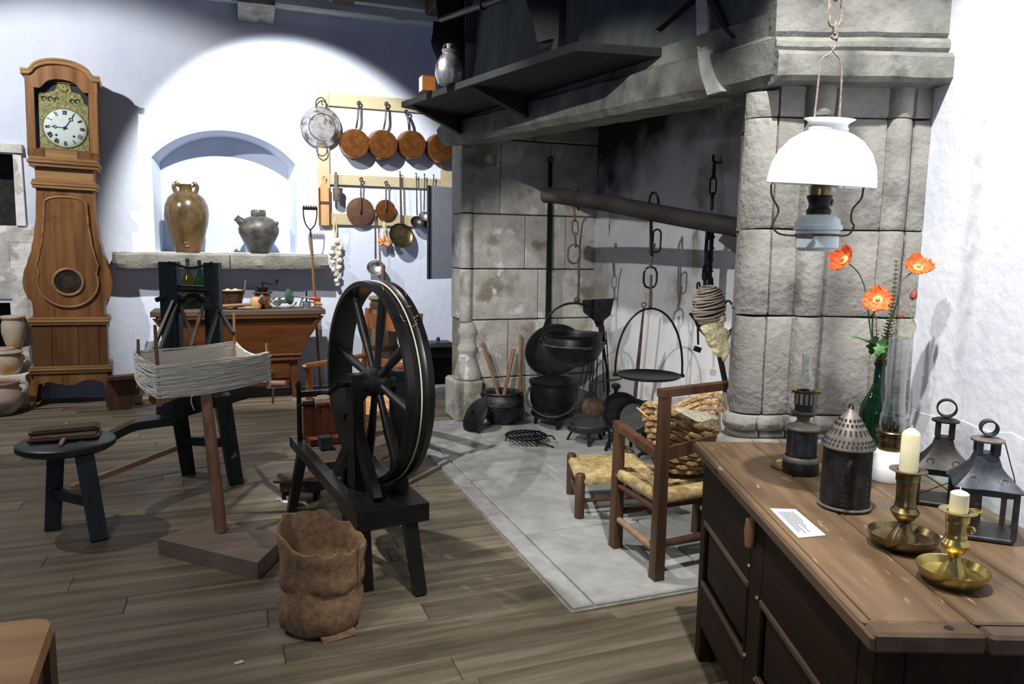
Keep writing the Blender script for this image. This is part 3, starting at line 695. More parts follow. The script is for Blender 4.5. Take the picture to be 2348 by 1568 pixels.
# ------------------------------------------------------------------ pottery at the far left
stp = struct(MB().box(-2.6, -1.64, 7.13, 7.47, 0, .28).build('trim_4', 'rough_plaster', None, 0), 'low rough masonry step under the window recess')
def pot(name, label, loc, prof, mt, inner=None, handles=(), lid=None, group=None, seg=32, squash=1.0):
    t = thing(name, label, 'pot', loc, 0, group)
    MB().lathe(prof, seg).build('body', mt, t)
    if inner: MB().lathe(inner[0], seg).build('inside', inner[1], t)
    for (pts, r, hm) in handles: MB().tube(spline(pts, 6), r, 8).build('handle', hm, t)
    if lid: MB().lathe(lid[0], seg).build('lid', lid[1], t)
    return t
b = on_z(28, 930); b.y -= 0
pot('earthenware_bowl', 'pinkish earthenware cooking pot with orange glazed inside, nearest the clock', (b.x-.02, 6.95, 0),
    [(0, .0), (.11, .0), (.165, .06), (.185, .12), (.18, .17), (.155, .22), (.15, .245), (.168, .262), (.166, .27), (.145, .262), (.142, .24)], 'clay_pink',
    ([(.142, .25), (.15, .2), (.16, .12), (.1, .03), (0, .03)], 'clay_orange'),
    [([(.155, 0, .245), (.20, 0, .255), (.215, 0, .215), (.178, 0, .17)], .013, 'clay_pink')])
pot('covered_crock', 'low beige covered crock with flat lid beside the clock', (-1.80, 7.25, .28),
    [(0, 0), (.09, 0), (.118, .06), (.12, .12), (.115, .17), (.11, .18)], 'clay_beige', None,
    [([(.112, 0, .15), (.145, 0, .15), (.15, 0, .115), (.118, 0, .09)], .011, 'clay_beige'), ([(-.112, 0, .15), (-.145, 0, .15), (-.15, 0, .115), (-.118, 0, .09)], .011, 'clay_beige')],
    ([(.0, .225), (.07, .222), (.075, .21), (.07, .205), (.12, .195), (.132, .185), (.125, .176), (0, .176)], 'clay_pink'))
b = on_y(46, 802, 7.42)
pot('glazed_crock', 'cream and yellow glazed crock with flat lid above the covered pot', (-1.765, 7.40, .485),
    [(0, 0), (.055, 0), (.075, .06), (.09, .13), (.088, .20), (.078, .235), (.082, .25)], 'clay_beige', None, (), ([(0, .275), (.090, .272), (.094, .262), (.09, .25), (0, .25)], 'clay_beige'))
struct(MB().box(-2.4, -1.66, 7.385, 7.47, .28, .485).build('trim_5', 'rough_plaster', None, 0), 'upper masonry step below the window recess')
pot('storage_jar', 'tall brown storage jar with ring handle at the left picture edge', (-2.10, 7.46, .485),
    [(0, 0), (.08, 0), (.12, .10), (.145, .22), (.135, .32), (.09, .40), (.07, .43), (.085, .455), (.075, .46), (.06, .43)], 'clay_pink', None,
    [([(.10, 0, .40), (.16, 0, .41), (.19, 0, .35), (.135, 0, .29)], .014, 'clay_pink')])
# ------------------------------------------------------------------ jars in the niche
b = on_y(431, 572, 7.52)
t = pot('stoneware_jar', 'tall brown glazed stoneware jar with two lug handles and tap hole', (b.x, 7.56, 1.306),
    [(0, 0), (.115, 0), (.125, .02), (.15, .14), (.182, .27), (.192, .36), (.185, .43), (.155, .50), (.105, .545), (.075, .56), (.058, .565), (.056, .60), (.066, .615), (.06, .622), (.04, .615), (.04, .56)], 'glaze_brown', None,
    [([(.085*s_, -.02, .545), (.098*s_, -.02, .60), (.075*s_, -.02, .628), (.052*s_, -.02, .60)], .019, 'glaze_brown') for s_ in (-1, 1)])
MB().ring((0, -.133, .075), .02, .008, 16, (0, 1, 0)).build('tap_hole', 'glaze_brown', t)
MB().lathe([(0, .004), (.016, .004), (.016, 0)], 12, (0, -.128, .075), (0, -1, 0)).build('tap_bore', 'ink', t)
b = on_y(595, 575, 7.52)
t = pot('spouted_jug', 'dark round-bellied stoneware jug with short spout and flat lid', (b.x, 7.54, 1.306),
    [(0, 0), (.085, 0), (.10, .02), (.145, .11), (.182, .19), (.186, .23), (.17, .28), (.13, .325), (.08, .345), (.066, .35)], 'glaze_dark', None, (),
    ([(.066, .35), (.07, .36), (.068, .40), (.062, .408), (0, .408)], 'glaze_dark'))
MB().lathe([(.05, 0), (.036, .06), (.03, .085), (.036, .10), (.022, .10), (.02, .05)], 14, (-.125, -.03, .265), (-.75, -.1, .65)).build('spout', 'glaze_dark', t)
MB().sphere((.16, -.06, .285), .02, 10).build('lug', 'glaze_dark', t)
# ------------------------------------------------------------------ toothed gardening rake leaning on the ledge
p0 = on_z(735, 888); p1 = on_y(712, 585, 7.26); 
t = thing('toothed_pole', 'long wooden pole with toothed iron stirrup head leaning by the dough bin', 'pole', p0)
q0 = local(t, p0)+Vector((0, 0, .006)); top_ = local(t, on_y(713, 545, 7.25))
MB().tube([q0, q0.lerp(top_, .5), top_], [.011, .015, .013], 8).build('handle', 'stick_wood_z', t)
MB().tube([top_, top_+Vector((-.003, 0, .075))], .007, 8).build('socket', 'iron', t)
h = top_+Vector((-.003, 0, .07)); w = .058
MB().tube(spline([h+Vector((0, 0, 0)), h+Vector((-.04, 0, .05)), h+Vector((-w, 0, .12)), h+Vector((-w-.005, 0, .20))], 6), .006, 6).tube(spline([h, h+Vector((.04, 0, .05)), h+Vector((w, 0, .12)), h+Vector((w+.005, 0, .20))], 6), .006, 6).build('stirrup', 'iron', t)
m = MB().bar(h+Vector((-w-.01, 0, .20)), h+Vector((w+.01, 0, .20)), .012, .028)
for i in range(6):
    x = -w+.002+i*(2*w)/5.3; m.prism([(x-.009, .21), (x+.009, .21), (x, .238)], h, (1, 0, 0), (0, 0, 1), (0, .006, 0))
m.build('toothed_bar', 'iron', t, 0)
# ================================================================== pot rack on the back wall
RY = BW-.03
t = thing('pot_rack', 'cream painted wooden frame hung with copper pans on the white wall', 'rack', (1.45, BW, 1.55))
def rl(x0, x1, z0, z1, name):
    return MB().cbox(x0-1.45, x1-1.45, -.03, 0, z0-1.55, z1-1.55, .003).build(name, 'rack_paint', t, 0)
rl(.80, .915, 1.59, 2.84, 'stile'); rl(2.02, 2.16, 1.59, 2.84, 'stile')
rl(.917, 2.018, 2.715, 2.838, 'rail'); rl(.917, 2.018, 1.975, 2.075, 'rail'); rl(.917, 2.018, 1.59, 1.70, 'rail')
def hook(px, py):
    p = on_y(px, py, RY); q = Vector((p.x-1.45, -.03, p.z-1.55))
    MB().tube([q+Vector((0, .0, .012)), q+Vector((0, -.03, .0)), q+Vector((0, -.042, .014))], .004, 6).build('hook', 'iron', t); return p
def saucepan(hx, hy, cx, cy, rpx, label, mt='copper'):
    hp = hook(hx, hy); Yb = BW-.155; c = on_y(cx, cy, Yb); r = rpx*c.y/1700*1.03
    t2 = thing('saucepan', label, 'saucepan', (c.x, BW-.035, c.z), 0, 'copper saucepans on the rack')
    dz = .015
    m = MB().lathe([(r*1.06, 0), (r*1.06, .004), (r*1.03, .05), (r, .112), (r*.93, .122), (0, .122)], 36, (0, 0, 0), (0, -1, -.06)); m.build('pan_body', mt, t2)
    MB().lathe([(r*1.065, -.004), (r*1.085, .0), (r*1.065, .006)], 36, (0, 0, 0), (0, -1, -.06)).build('rim', 'copper_dark', t2)
    hl = local(t2, Vector((hp.x, BW-.062, hp.z)))
    s0 = Vector((hl.x*.35, -.03, r*1.08))
    MB().tube(spline([s0, s0.lerp(hl, .35)+Vector((0, -.03, 0)), s0.lerp(hl, .75)+Vector((0, -.012, 0)), hl+Vector((0, 0, -.02))], 6), .0095, 8, False, 1.4).build('handle', 'iron_grey', t2)
    MB().ring(hl+Vector((0, 0, .0)), .018, .006, 16, (0, 1, .1)).build('hanging_eye', 'iron_grey', t2)
saucepan(822, 238, 816, 327, 30, 'bright copper saucepan next to the round tin pan')
saucepan(885, 240, 880, 330, 31, 'second copper saucepan from the round tin pan')
saucepan(930, 258, 947, 330, 30, 'brown copper saucepan hanging right below the shelf end')
saucepan(1005, 300, 1012, 338, 30, 'brown copper saucepan half hidden by the stone lintel end')
# round tin colander pan
c = on_y(738, 290, BW-.11); hp = hook(737, 238)
t2 = thing('tin_pan', 'large round grey tin pan with two loop handles on the pot rack', 'pan', (c.x, BW-.04, c.z))
r = .185
MB().lathe([(r, 0), (r+.004, .004), (r, .01), (r*.80, .05), (r*.69, .085), (r*.67, .092), (0, .092)], 40, (0, 0, 0), (0, -1, -.1)).build('pan_body', 'tin', t2)
MB().ring((0, -.004, 0), r, .006, 40, (0, 1, .1)).build('rim', 'tin_blue', t2)
MB().ring((0, -.093, -.008), r*.66, .004, 36, (0, 1, .1)).build('base_ring', 'tin_blue', t2)
for sg in (1, -1):
    MB().tube(spline([(-.045, -.02, sg*r*.93), (-.045, -.035, sg*(r+.05)), (0, -.04, sg*(r+.085)), (.045, -.035, sg*(r+.05)), (.045, -.02, sg*r*.93)], 6), .006, 6).build('loop_handle', 'tin_blue', t2)
# copper lids
def pan_lid(hx, hy, cx, cy, rpx, label, mt):
    hp = hook(hx, hy); c = on_y(cx, cy, BW-.07); r = rpx*c.y/1700*1.02
    t2 = thing('pan_lid', label, 'pan lid', (c.x, BW-.05, c.z), 0, 'copper lids on the rack')
    MB().lathe([(0, 0), (r*.97, 0), (r, .004), (r*.97, .012), (r*.5, .018), (0, .02)], 36, (0, 0, 0), (0, -1, 0)).build('lid_disc', mt, t2)
    hl = local(t2, Vector((hp.x, BW-.066, hp.z)))
    MB().tube(spline([(0, -.026, -r*.12), (0, -.034, r*.3), hl.lerp(Vector((0, -.02, r)), .6), hl+Vector((0, 0, -.015))], 5), [.010]*5+[.008]*11, 8, False, 1.2).build('handle', 'iron_grey', t2)
    MB().ring(hl, .016, .005, 14, (0, 1, .1)).build('hanging_eye', 'iron_grey', t2)
    for k in (0, 1): MB().sphere((0, -.03, r*(.25-.3*k)), .008, 8).build('rivet', 'iron_grey', t2)
pan_lid(827, 412, 827, 485, 30.5, 'larger brown copper lid on the middle rail', 'copper_dark')
pan_lid(884, 420, 885, 481, 22.5, 'smaller bright copper lid on the middle rail', 'copper')
# vegetable slicer board
c = on_y(744, 465, BW-.045)
t2 = thing('vegetable_slicer', 'wooden vegetable slicer board with handle on the rack post', 'slicer', (c.x, BW-.031, c.z))
MB().prism([(-.057, -.215), (.057, -.215), (.057, .14), (.035, .165), (.018, .18), (.016, .215), (.024, .235), (.014, .26), (-.014, .26), (-.024, .235), (-.016, .215), (-.018, .18), (-.035, .165), (-.057, .14)], (0, -.018, 0), (1, 0, 0), (0, 0, 1), (0, .018, 0)).build('board', 'board_wood', t2, 20)
for s_ in (-1, 1): MB().cbox(.047*s_-.006, .047*s_+.006, -.026, -.018, -.21, .14, .002).build('side_rail', 'brown_wood', t2, 0)
MB().cbox(-.041, .041, -.024, -.018, -.012, .014, .002).build('blade', 'rust', t2, 0)
MB().lathe([(0, .001), (.006, .001), (.006, 0)], 10, (0, -.018, .243), (0, -1, 0)).build('hang_hole', 'ink', t2)
# tin measure
c = on_y(775, 446, BW-.09); hp = hook(769, 400)
t2 = thing('tin_measure', 'small dark tin can with strap handle beside the slicer', 'can', (c.x, BW-.075, c.z))
MB().lathe([(0, -.06), (.044, -.06), (.046, -.056), (.046, .05), (.05, .052), (.05, .06), (.044, .06), (.042, -.05), (0, -.05)], 24).build('can_body', 'tin_brown', t2)
hl = local(t2, Vector((hp.x, BW-.066, hp.z)))
MB().bar((-.02, .0, .05), hl+Vector((0, 0, .02)), .028, .006, (0, 1, 0)).build('strap_handle', 'tin_brown', t2, 0)
# skimmer and ladles
def ladle(name, label, hx, hy, bx, by, rpx, mt, hm, depth=.5, tilt=(0, -1, .35), grp=None, hw=.012, hooked=True, Yo=.085):
    hp = hook(hx, hy) if hooked else on_y(hx, hy, BW-.05); c = on_y(bx, by, BW-Yo); r = rpx*c.y/1700
    t2 = thing(name, label, name.replace('_', ' ').split()[-1], (c.x, BW-Yo, c.z), 0, grp)
    n = 8; prof = [(r*sin(pi/2*i/n), -r*depth*cos(pi/2*i/n)) for i in range(n+1)]+[(r*.965*sin(pi/2*i/n), -r*depth*.9*cos(pi/2*i/n)) for i in range(n, -1, -1)]
    MB().lathe(prof, 28, (0, 0, 0), tilt).build('bowl', mt, t2)
    hl = local(t2, Vector((hp.x, BW-.066, hp.z+.02)))
    MB().bar((0, .012, r*.9), hl, hw, .005, (0, 1, 0), hw*.75).build('handle', hm, t2, 0)
    MB().tube([hl, hl+Vector((0, -.004, .02)), hl+Vector((0, .02, .03)), hl+Vector((0, .028, .012))], .004, 6).build('hook_end', hm, t2)
    return t2, r
t2, r = ladle('brass_skimmer', 'wide brass skimmer with pierced bowl and long flat handle', 916, 404, 921, 540, 30, 'brass_dark', 'rust', .32, (.15, -1, .35), None, .022)
for k in range(1, 5):
    for i in range(6*k):
        a = 2*pi*i/(6*k)
holes_ = MB()
q = Vector((0, 0, 1)).rotation_difference(Vector((.15, -1, .35)).normalized())
for k in range(1, 7):
    for i in range(5*k):
        a = 2*pi*i/(5*k); rr = r*k/7.5; z = -r*.32*sqrt(max(0, 1-(rr/r)**2))*.9+.001
        holes_.lathe([(0, .001), (.0035, .001)], 6, q @ Vector((rr*cos(a), rr*sin(a), z)), q @ Vector((0, 0, 1)))
holes_.build('pierced_holes', 'ink', t2, 0)
ladle('iron_ladle', 'grey iron ladle between the skimmer and the grey board', 953, 408, 957, 508, 15.5, 'tin_blue', 'iron_grey', .75, (-.2, -1, .7), 'ladles on the rack')
ladle('tin_ladle', 'small tin ladle just left of the grey board', 972, 410, 973, 495, 13, 'tin', 'iron_grey', .75, (-.2, -1, .7), 'ladles on the rack')
ladle('kitchen_ladle', 'ladle mostly hidden behind the grey board', 993, 412, 986, 515, 14, 'tin_blue', 'iron_grey', .75, (-.2, -1, .7), 'ladles on the rack')
ladle('copper_ladle', 'long dark handled ladle hanging above the butter churn', 860, 492, 862, 613, 21, 'tin', 'rust', .8, (-.1, -1, .8), None, .020, False, .12)
# garlic braid
hp = on_y(768, 502, BW-.03)
t2 = thing('garlic_braid', 'hanging braid of white garlic bulbs on the wall', 'garlic', (hp.x, BW, hp.z))
MB().tube(spline([(-.004, -.03, .01), (-.012, -.03, -.09), (.0, -.04, -.18), (.006, -.045, -.30), (.01, -.04, -.45), (.02, -.04, -.60)], 8), [.011]*20+[.017]*21, 8).tube(spline([(.006, -.03, .01), (.014, -.032, -.10), (0, -.045, -.19)], 6), .008, 6).build('braid', 'straw', t2)
gb = None
for i, (gx, gz) in enumerate([(.01, -.21), (-.03, -.255), (.045, -.275), (-.038, -.33), (.03, -.335), (.0, -.375), (-.035, -.42), (.035, -.40), (.028, -.47), (-.03, -.49), (.0, -.53), (.03, -.56), (.0, -.60), (.012, -.635)]):
    if gb is None:
        g = .031; gb = MB().lathe([(0, -g*.85), (g*.6, -g*.75), (g*.98, -g*.2), (g*.9, g*.3), (g*.45, g*.75), (g*.2, g*1.1), (g*.12, g*1.6)], 14, (0, 0, 0), (0, 0, 1), 1, lambda a, z: 1+.06*abs(sin(3.5*a))).build('garlic_bulb', 'garlic', t2); o = gb
    else: o = share(gb, t2)
    o.location = (gx, -.06+.01*(i % 3), gz); o.rotation_euler = (.5, .5*(1 if gx < 0 else -1), i*.7); s_ = random.uniform(.85, 1.1); o.scale = (s_, s_, s_)
# shallots
hp = on_y(880, 512, BW-.05)
t2 = thing('shallot_bunch', 'small bunch of orange shallots tied with straw', 'shallots', (hp.x, BW, hp.z))
for i in range(7):
    a = random.uniform(-.05, .05); MB().tube(spline([(0, -.06, .02), (a*.4, -.07, -.04), (a, -.07, -.10), (a*.8, -.07, -.145)], 4), .004, 5).build('stalk', 'straw', t2)
sb = None
for i, (x, z) in enumerate([(-.045, -.175), (-.01, -.165), (.03, -.17), (-.03, -.205), (.01, -.205), (.05, -.185), (.035, -.21)]):
    if sb is None: sb = MB().lathe([(0, -.03), (.016, -.022), (.025, -.004), (.02, .014), (.008, .03), (.003, .045)], 12).build('shallot_bulb', 'shallot', t2); o = sb
    else: o = share(sb, t2)
    o.location = (x, -.08+.012*(i % 3), z); o.rotation_euler = (.3, random.uniform(-.6, .6), i)
# grey information board standing out from the wall
a0 = on_y(983, 640, 6.85); a1 = on_y(1057, 637, 7.08)
zt0 = on_y(983, 425, 6.85).z
t2 = thing('grey_board', 'plain grey board with black edge fixed beside the stone jamb', 'board', (a0.x, a0.y, a0.z))
d = Vector((a1.x-a0.x, a1.y-a0.y, 0)); H_ = zt0-a0.z
MB().bar(Vector((0, 0, H_/2)), d+Vector((0, 0, H_/2)), .016, H_).build('panel', 'grey_board', t2, 0)
MB().bar(Vector((0, 0, 0)), Vector((0, 0, H_)), .022, .026, d).build('edge_strip', 'ink', t2, 0)
for z in (.0, H_): MB().bar(d+Vector((0, 0, z)), d+Vector((.05, BW-a1.y-.001, z)), .014, .014).build('bracket', 'iron', t2, 0)
# thin glass: mostly see-through with a fresnel sheen, so that light passes on
def thin_glass(name, tint, base=.06, gain=.5):
    m = bpy.data.materials.new(name); m.use_nodes = True; nt = m.node_tree; N = nt.nodes; L = nt.links
    N.remove(N['Principled BSDF']); tr = N.new('ShaderNodeBsdfTransparent'); tr.inputs[0].default_value = (*tint, 1)
    gl = N.new('ShaderNodeBsdfGlossy'); gl.inputs['Roughness'].default_value = .03
    lw = N.new('ShaderNodeLayerWeight'); lw.inputs[0].default_value = .35
    mr = N.new('ShaderNodeMapRange'); mr.inputs['To Min'].default_value = base; mr.inputs['To Max'].default_value = gain
    mx = N.new('ShaderNodeMixShader'); L.new(lw.outputs['Facing'], mr.inputs['Value']); L.new(mr.outputs[0], mx.inputs[0])
    L.new(tr.outputs[0], mx.inputs[1]); L.new(gl.outputs[0], mx.inputs[2]); L.new(mx.outputs[0], N['Material Output'].inputs[0]); MATS[name] = m
for o in bpy.data.objects:
    pass
thin_glass('thin_pane', (.95, .98, .97), .04, .35); thin_glass('thin_clear', (.94, .96, .96), .05, .75)
bpy.data.objects['glass_pane'].data.materials[0] = MATS['thin_pane']
# ================================================================== dough bin
BX = .065
t = thing('dough_bin', 'reddish wooden dough bin with sloping sides on a drawer stand', 'dough bin', (BX, 7.13, 0))
hw = .725
for i, (y0, y1) in enumerate([(-.21, -.06), (-.058, .06), (.062, .165)]):
    MB().cbox(-hw, hw, y0, y1, .765, .812, .004).build('top_board', 'bin_top', t, 0)
MB().loft([[(-.47, -.13, .40), (.47, -.13, .40), (.47, .12, .40), (-.47, .12, .40)], [(-.69, -.185, .765), (.69, -.185, .765), (.69, .15, .765), (-.69, .15, .765)]]).build('trough_body', 'bin_wood', t, 0)
for s_ in (-1, 1):
    MB().hexa([(s_*.44, -.142, .41), (s_*.49, -.142, .41), (s_*.49, -.12, .41), (s_*.44, -.12, .41), (s_*.655, -.198, .75), (s_*.71, -.198, .75), (s_*.71, -.17, .75), (s_*.655, -.17, .75)]).build('corner_batten', 'bin_wood', t, 0)
MB().cbox(-.67, .67, -.205, -.18, .735, .765, .004).build('upper_moulding', 'bin_wood', t, 0)
for z0, z1, g in ((.345, .365, .03), (.368, .385, .018), (.388, .405, .03)): MB().cbox(-.48-g, .48+g, -.15-g*.6, .14, z0, z1, .003).build('moulding', 'bin_wood', t, 0)
MB().cbox(-.475, .475, -.14, .13, .16, .345, .003).build('drawer_case', 'bin_wood', t, 0)
for s_ in (-1, 1):
    dr = MB().cbox(s_*.22-.185, s_*.22+.185, -.152, -.138, .185, .325, .004).build('drawer', 'bin_wood', t, 0)
    MB().lathe([(.006, 0), (.006, .012), (.015, .018), (.013, .028), (0, .03)], 12, (s_*.22+.03, -.152, .25), (0, -1, 0)).build('knob', 'bin_top', dr)
MB().prism([(-.40, .16), (-.38, .11), (-.2, .135), (0, .10), (.2, .135), (.38, .11), (.40, .16)], (0, -.145, 0), (1, 0, 0), (0, 0, 1), (0, .02, 0)).build('apron', 'bin_wood', t)
for sx in (-1, 1):
    for y0 in (-.15, .07): MB().hexa([(sx*.425, y0, 0), (sx*.475, y0, 0), (sx*.475, y0+.05, 0), (sx*.425, y0+.05, 0), (sx*.41, y0, .17), (sx*.48, y0, .17), (sx*.48, y0+.06, .17), (sx*.41, y0+.06, .17)]).build('leg', 'bin_wood', t, 0)
BT = .813
def bin_pt(px, py, Y): 
    p = on_y(px, py, Y); return Vector((p.x, Y, BT))
def bottle(label, loc, h, r, mt, cap=None, group=None, name='wine_bottle', neck=.0145):
    t2 = thing(name, label, 'bottle', loc, 0, group)
    MB().lathe([(0, .012), (r*.7, .0), (r, .006), (r*1.0, h*.42), (r*.93, h*.52), (r*.6, h*.63), (neck*1.15, h*.74), (neck, h*.93), (neck*1.25, h*.935), (neck*1.25, h*.965), (neck, h*.97), (neck, h), (neck*.72, h), (neck*.72, h*.75), (r*.5, h*.62), (r*.9, h*.5), (r*.93, .02), (0, .03)], 28).build('glass_body', mt, t2)
    if cap: MB().lathe([(neck*1.1, h*.78), (neck*1.12, h), (0, h*1.002)], 20).build('foil_cap', cap, t2)
    return t2
bottle('olive green bottle with black foil neck on the dough bin', bin_pt(432, 655, 7.20), .445, .066, 'olive_glass', 'ink', 'bottles on the dough bin')
bottle('dark green glass bottle behind the bench post on the dough bin', bin_pt(459, 655, 7.22), .43, .058, 'green_glass', None, 'bottles on the dough bin')
# basket of eggs
def weave(R0, R1, H, rows, n, mt, parent, name='woven_side', c=(0, 0, 0), amp=.004, ell=1.0, top=None):
    m = MB(); rr = []
    N = n*2; sub = 3
    for j in range(rows*sub+1):
        z = H*j/(rows*sub); R = R0+(R1-R0)*(j/(rows*sub))**.85; ph = (j//sub) % 2; bul = sin(pi*((j % sub)+.5)/sub)
        row = []
        for i in range(N):
            a = 2*pi*i/N; k = 1 if (i//1+ph) % 2 == 0 else -1
            r = R+amp*k*bul; row.append((c[0]+r*cos(a), c[1]+r*sin(a)*ell, c[2]+z+(top(a) if top else 0)*(j/(rows*sub))))
        rr.append(row)
    inn = [[(c[0]+(x-c[0])*.95, c[1]+(y-c[1])*.95, z) for x, y, z in row] for row in reversed(rr)]
    m.loft(rr+inn, True, False)
    m.add([(c[0]+R0*cos(2*pi*i/24), c[1]+R0*sin(2*pi*i/24)*ell, c[2]+.006) for i in range(24)], [tuple(range(24))])
    return m.build(name, mt, parent, 50)
b = bin_pt(531, 690, 7.16)
t2 = thing('egg_basket', 'small brown basket filled with eggs on the dough bin', 'basket', b)
weave(.062, .088, .125, 8, 14, 'brown_wood', t2, 'basket_side', (0, 0, 0), .002)
MB().ring((0, 0, .127), .09, .006, 28).build('rim', 'brown_wood', t2)
MB().tube([(.085, 0, .10), (.10, .02, .20)], .004, 6).build('handle_stick', 'stick_wood_z', t2)
eg = None
for i, (x, y, z) in enumerate([(-.04, -.03, .115), (0, -.05, .118), (.035, -.025, .122), (-.02, .02, .12), (.03, .035, .12), (-.055, .02, .112), (.055, .005, .115)]):
    e = thing('egg', 'brown egg heaped in the small basket', 'egg', (b.x+x, b.y+y, b.z+z), 0, 'eggs in the basket') if False else MB().lathe([(0, -.026), (.013, -.022), (.021, -.006), (.018, .012), (.009, .025), (0, .029)], 12).build('egg', 'egg', None)
    e.location = (b.x+x*1.25, b.y+y*1.25, b.z+z*1.25); e.scale = (1.25,)*3; e.rotation_euler = (1.2, i, .3*i); tag(e, 'brown egg heaped in the small basket', 'egg', 'eggs in the basket')
MB().lathe([(0, .06), (.07, .065), (.078, .07), (.06, .075), (0, .08)], 20).build('straw_filling', 'straw', t2)
# coffee mill
b = bin_pt(603, 690, 7.15)
t2 = thing('coffee_mill', 'square wooden coffee mill with iron hopper and crank', 'coffee mill', b, radians(-12))
MB().cbox(-.058, .058, -.058, .058, 0, .014, .003).build('base_plate', 'brown_wood', t2, 0)
MB().cbox(-.048, .048, -.048, .048, .014, .105, .003).build('box', 'spindle_wood', t2, 0)
MB().cbox(-.06, .06, -.06, .06, .105, .118, .003).build('top_plate', 'brown_wood', t2, 0)
dw = MB().cbox(-.035, .035, -.052, -.046, .025, .07, .003).build('drawer', 'spindle_wood', t2, 0); MB().sphere((0, -.056, .047), .006, 8).build('knob', 'brass', dw)
MB().lathe([(.03, .118), (.042, .14), (.058, .152), (.06, .156), (.05, .152), (.02, .135)], 24).build('hopper', 'iron_grey', t2)
MB().tube([(0, 0, .12), (0, 0, .19)], .006, 8).build('spindle', 'iron', t2)
MB().tube(spline([(0, 0, .185), (.05, -.01, .178), (.09, -.02, .172), (.105, -.02, .18)], 5), .004, 6).build('crank', 'iron', t2)
MB().lathe([(.006, 0), (.007, .015), (.017, .024), (.014, .034), (0, .036)], 14, (.105, -.02, .178)).build('crank_knob', 'iron', t2)
# masher, rolling pins, round handle
def lay(name, label, cat, p, q, rads, mt, grp=None):
    t2 = thing(name, label, cat, p.lerp(q, .5), 0, grp); a_, b_ = local(t2, p), local(t2, q)
    n = len(rads); MB().tube([a_.lerp(b_, i/(n-1)) for i in range(n)], rads, 12).build('shaft', mt, t2); return t2
def bz(px, py, Y, z): q = on_y(px, py, Y); return Vector((q.x, Y, BT+z))
t2 = thing('wooden_pestle', 'round-headed wooden pestle lying in front of the coffee mill', 'pestle', bz(587, 690, 7.04, 0))
MB().lathe([(0, .0), (.035, .004), (.042, .03), (.04, .065), (.03, .085), (0, .09)], 20).build('head', 'board_wood', t2)
MB().tube([(-.03, -.01, .035), (-.26, -.03, .024)], [.012, .012], 8).build('handle', 'stick_wood', t2)
lay('wooden_spoon_stick', 'pale wooden stick lying on the dough bin', 'stick', bz(520, 690, 7.07, .012), bz(582, 688, 7.0, .012), [.011, .012, .010], 'stick_wood', 'kitchen sticks on the bin')
lay('rolling_stick', 'grey rolling stick lying nearest the bin edge', 'stick', bz(545, 694, 6.99, .012), bz(582, 694, 6.96, .012), [.009, .012, .012, .009], 'churn_wood', 'kitchen sticks on the bin')
# shining mill with green wheel and red handle
b = bz(650, 695, 7.06, 0)
t2 = thing('hand_mill', 'chromed hand mill with green wheel lying on the dough bin', 'hand mill', b)
MB().lathe([(0, 0), (.055, .0), (.06, .008), (.05, .02), (.02, .03), (0, .03)], 28, (.035, -.0, .085), (.85, -.5, .15)).build('green_wheel', 'green_enamel', t2)
MB().sphere((-.045, -.02, .055), .036, 18).build('bowl', 'steel', t2)
MB().lathe([(.02, 0), (.026, .03), (.02, .06), (.024, .07)], 16, (-.02, -.02, .06), (1, .1, .1)).build('barrel', 'steel', t2)
MB().tube(spline([(-.10, -.03, .075), (-.06, -.04, .03), (-.01, -.05, .012), (.06, -.05, .02), (.09, -.05, .05)], 6), .007, 8).build('frame', 'steel', t2)
MB().tube([(.05, -.02, .10), (.13, -.02, .085), (.20, -.03, .075)], .006, 8).build('crank', 'steel', t2)
MB().tube([(.19, -.03, .076), (.20, -.03, .075), (.25, -.03, .066), (.262, -.03, .064)], [.007, .014, .013, .006], 10).build('red_grip', 'red_paint', t2)
MB().lathe([(.008, 0), (.03, .03), (.034, .045)], 16, (-.13, -.03, .055), (-.8, -.1, .6)).build('funnel', 'tin', t2)
b = bz(703, 695, 7.06, 0)
t2 = thing('fruit_press', 'small chromed press with orange wooden handle at the bin corner', 'press', b)
MB().lathe([(0, 0), (.035, 0), (.036, .02), (.03, .05), (.028, .05), (.03, .01), (0, .01)], 20).build('cup', 'steel', t2)
MB().tube([(0, 0, .03), (0, 0, .125)], .006, 8).build('screw', 'iron', t2)
MB().tube(spline([(-.05, -.01, .012), (-.03, -.01, .07), (0, 0, .085), (.03, -.01, .06)], 5), .006, 8).build('yoke', 'steel', t2)
MB().tube([(.03, -.01, .045), (.055, -.02, .04), (.06, -.02, .04), (.10, -.03, .03), (.112, -.03, .027)], [.006, .006, .012, .011, .005], 10).build('wooden_grip', 'orange_wood', t2)
t2 = thing('iron_cup', 'dark round iron cup beside the bottles on the dough bin', 'cup', bz(405, 690, 7.2, 0))
MB().lathe([(0, 0), (.05, 0), (.065, .03), (.06, .07), (.03, .095), (0, .1)], 20).build('bowl', 'tin_blue', t2)
MB().ring((.0, -.055, .05), .012, .004, 12, (0, 1, 0)).build('loop', 'iron', t2)
for o in bpy.data.objects:
    if o.name in ('egg_basket', 'coffee_mill', 'wooden_pestle', 'hand_mill', 'fruit_press', 'iron_cup'): o.scale = (1.25,)*3
# ================================================================== dark green flax bench with two uprights
seat = at(152, 1008, 3.48)
t = thing('flax_bench', 'dark green bench with round seat, tall uprights and curved neck', 'bench', (seat.x, seat.y, 0))
def Lc(p): return local(t, p)
SZ = seat.z
ddir = (W(-.72, 4.17)-Vector((seat.x, seat.y, 0))).normalized(); sd = Vector((ddir.y, -ddir.x, 0))
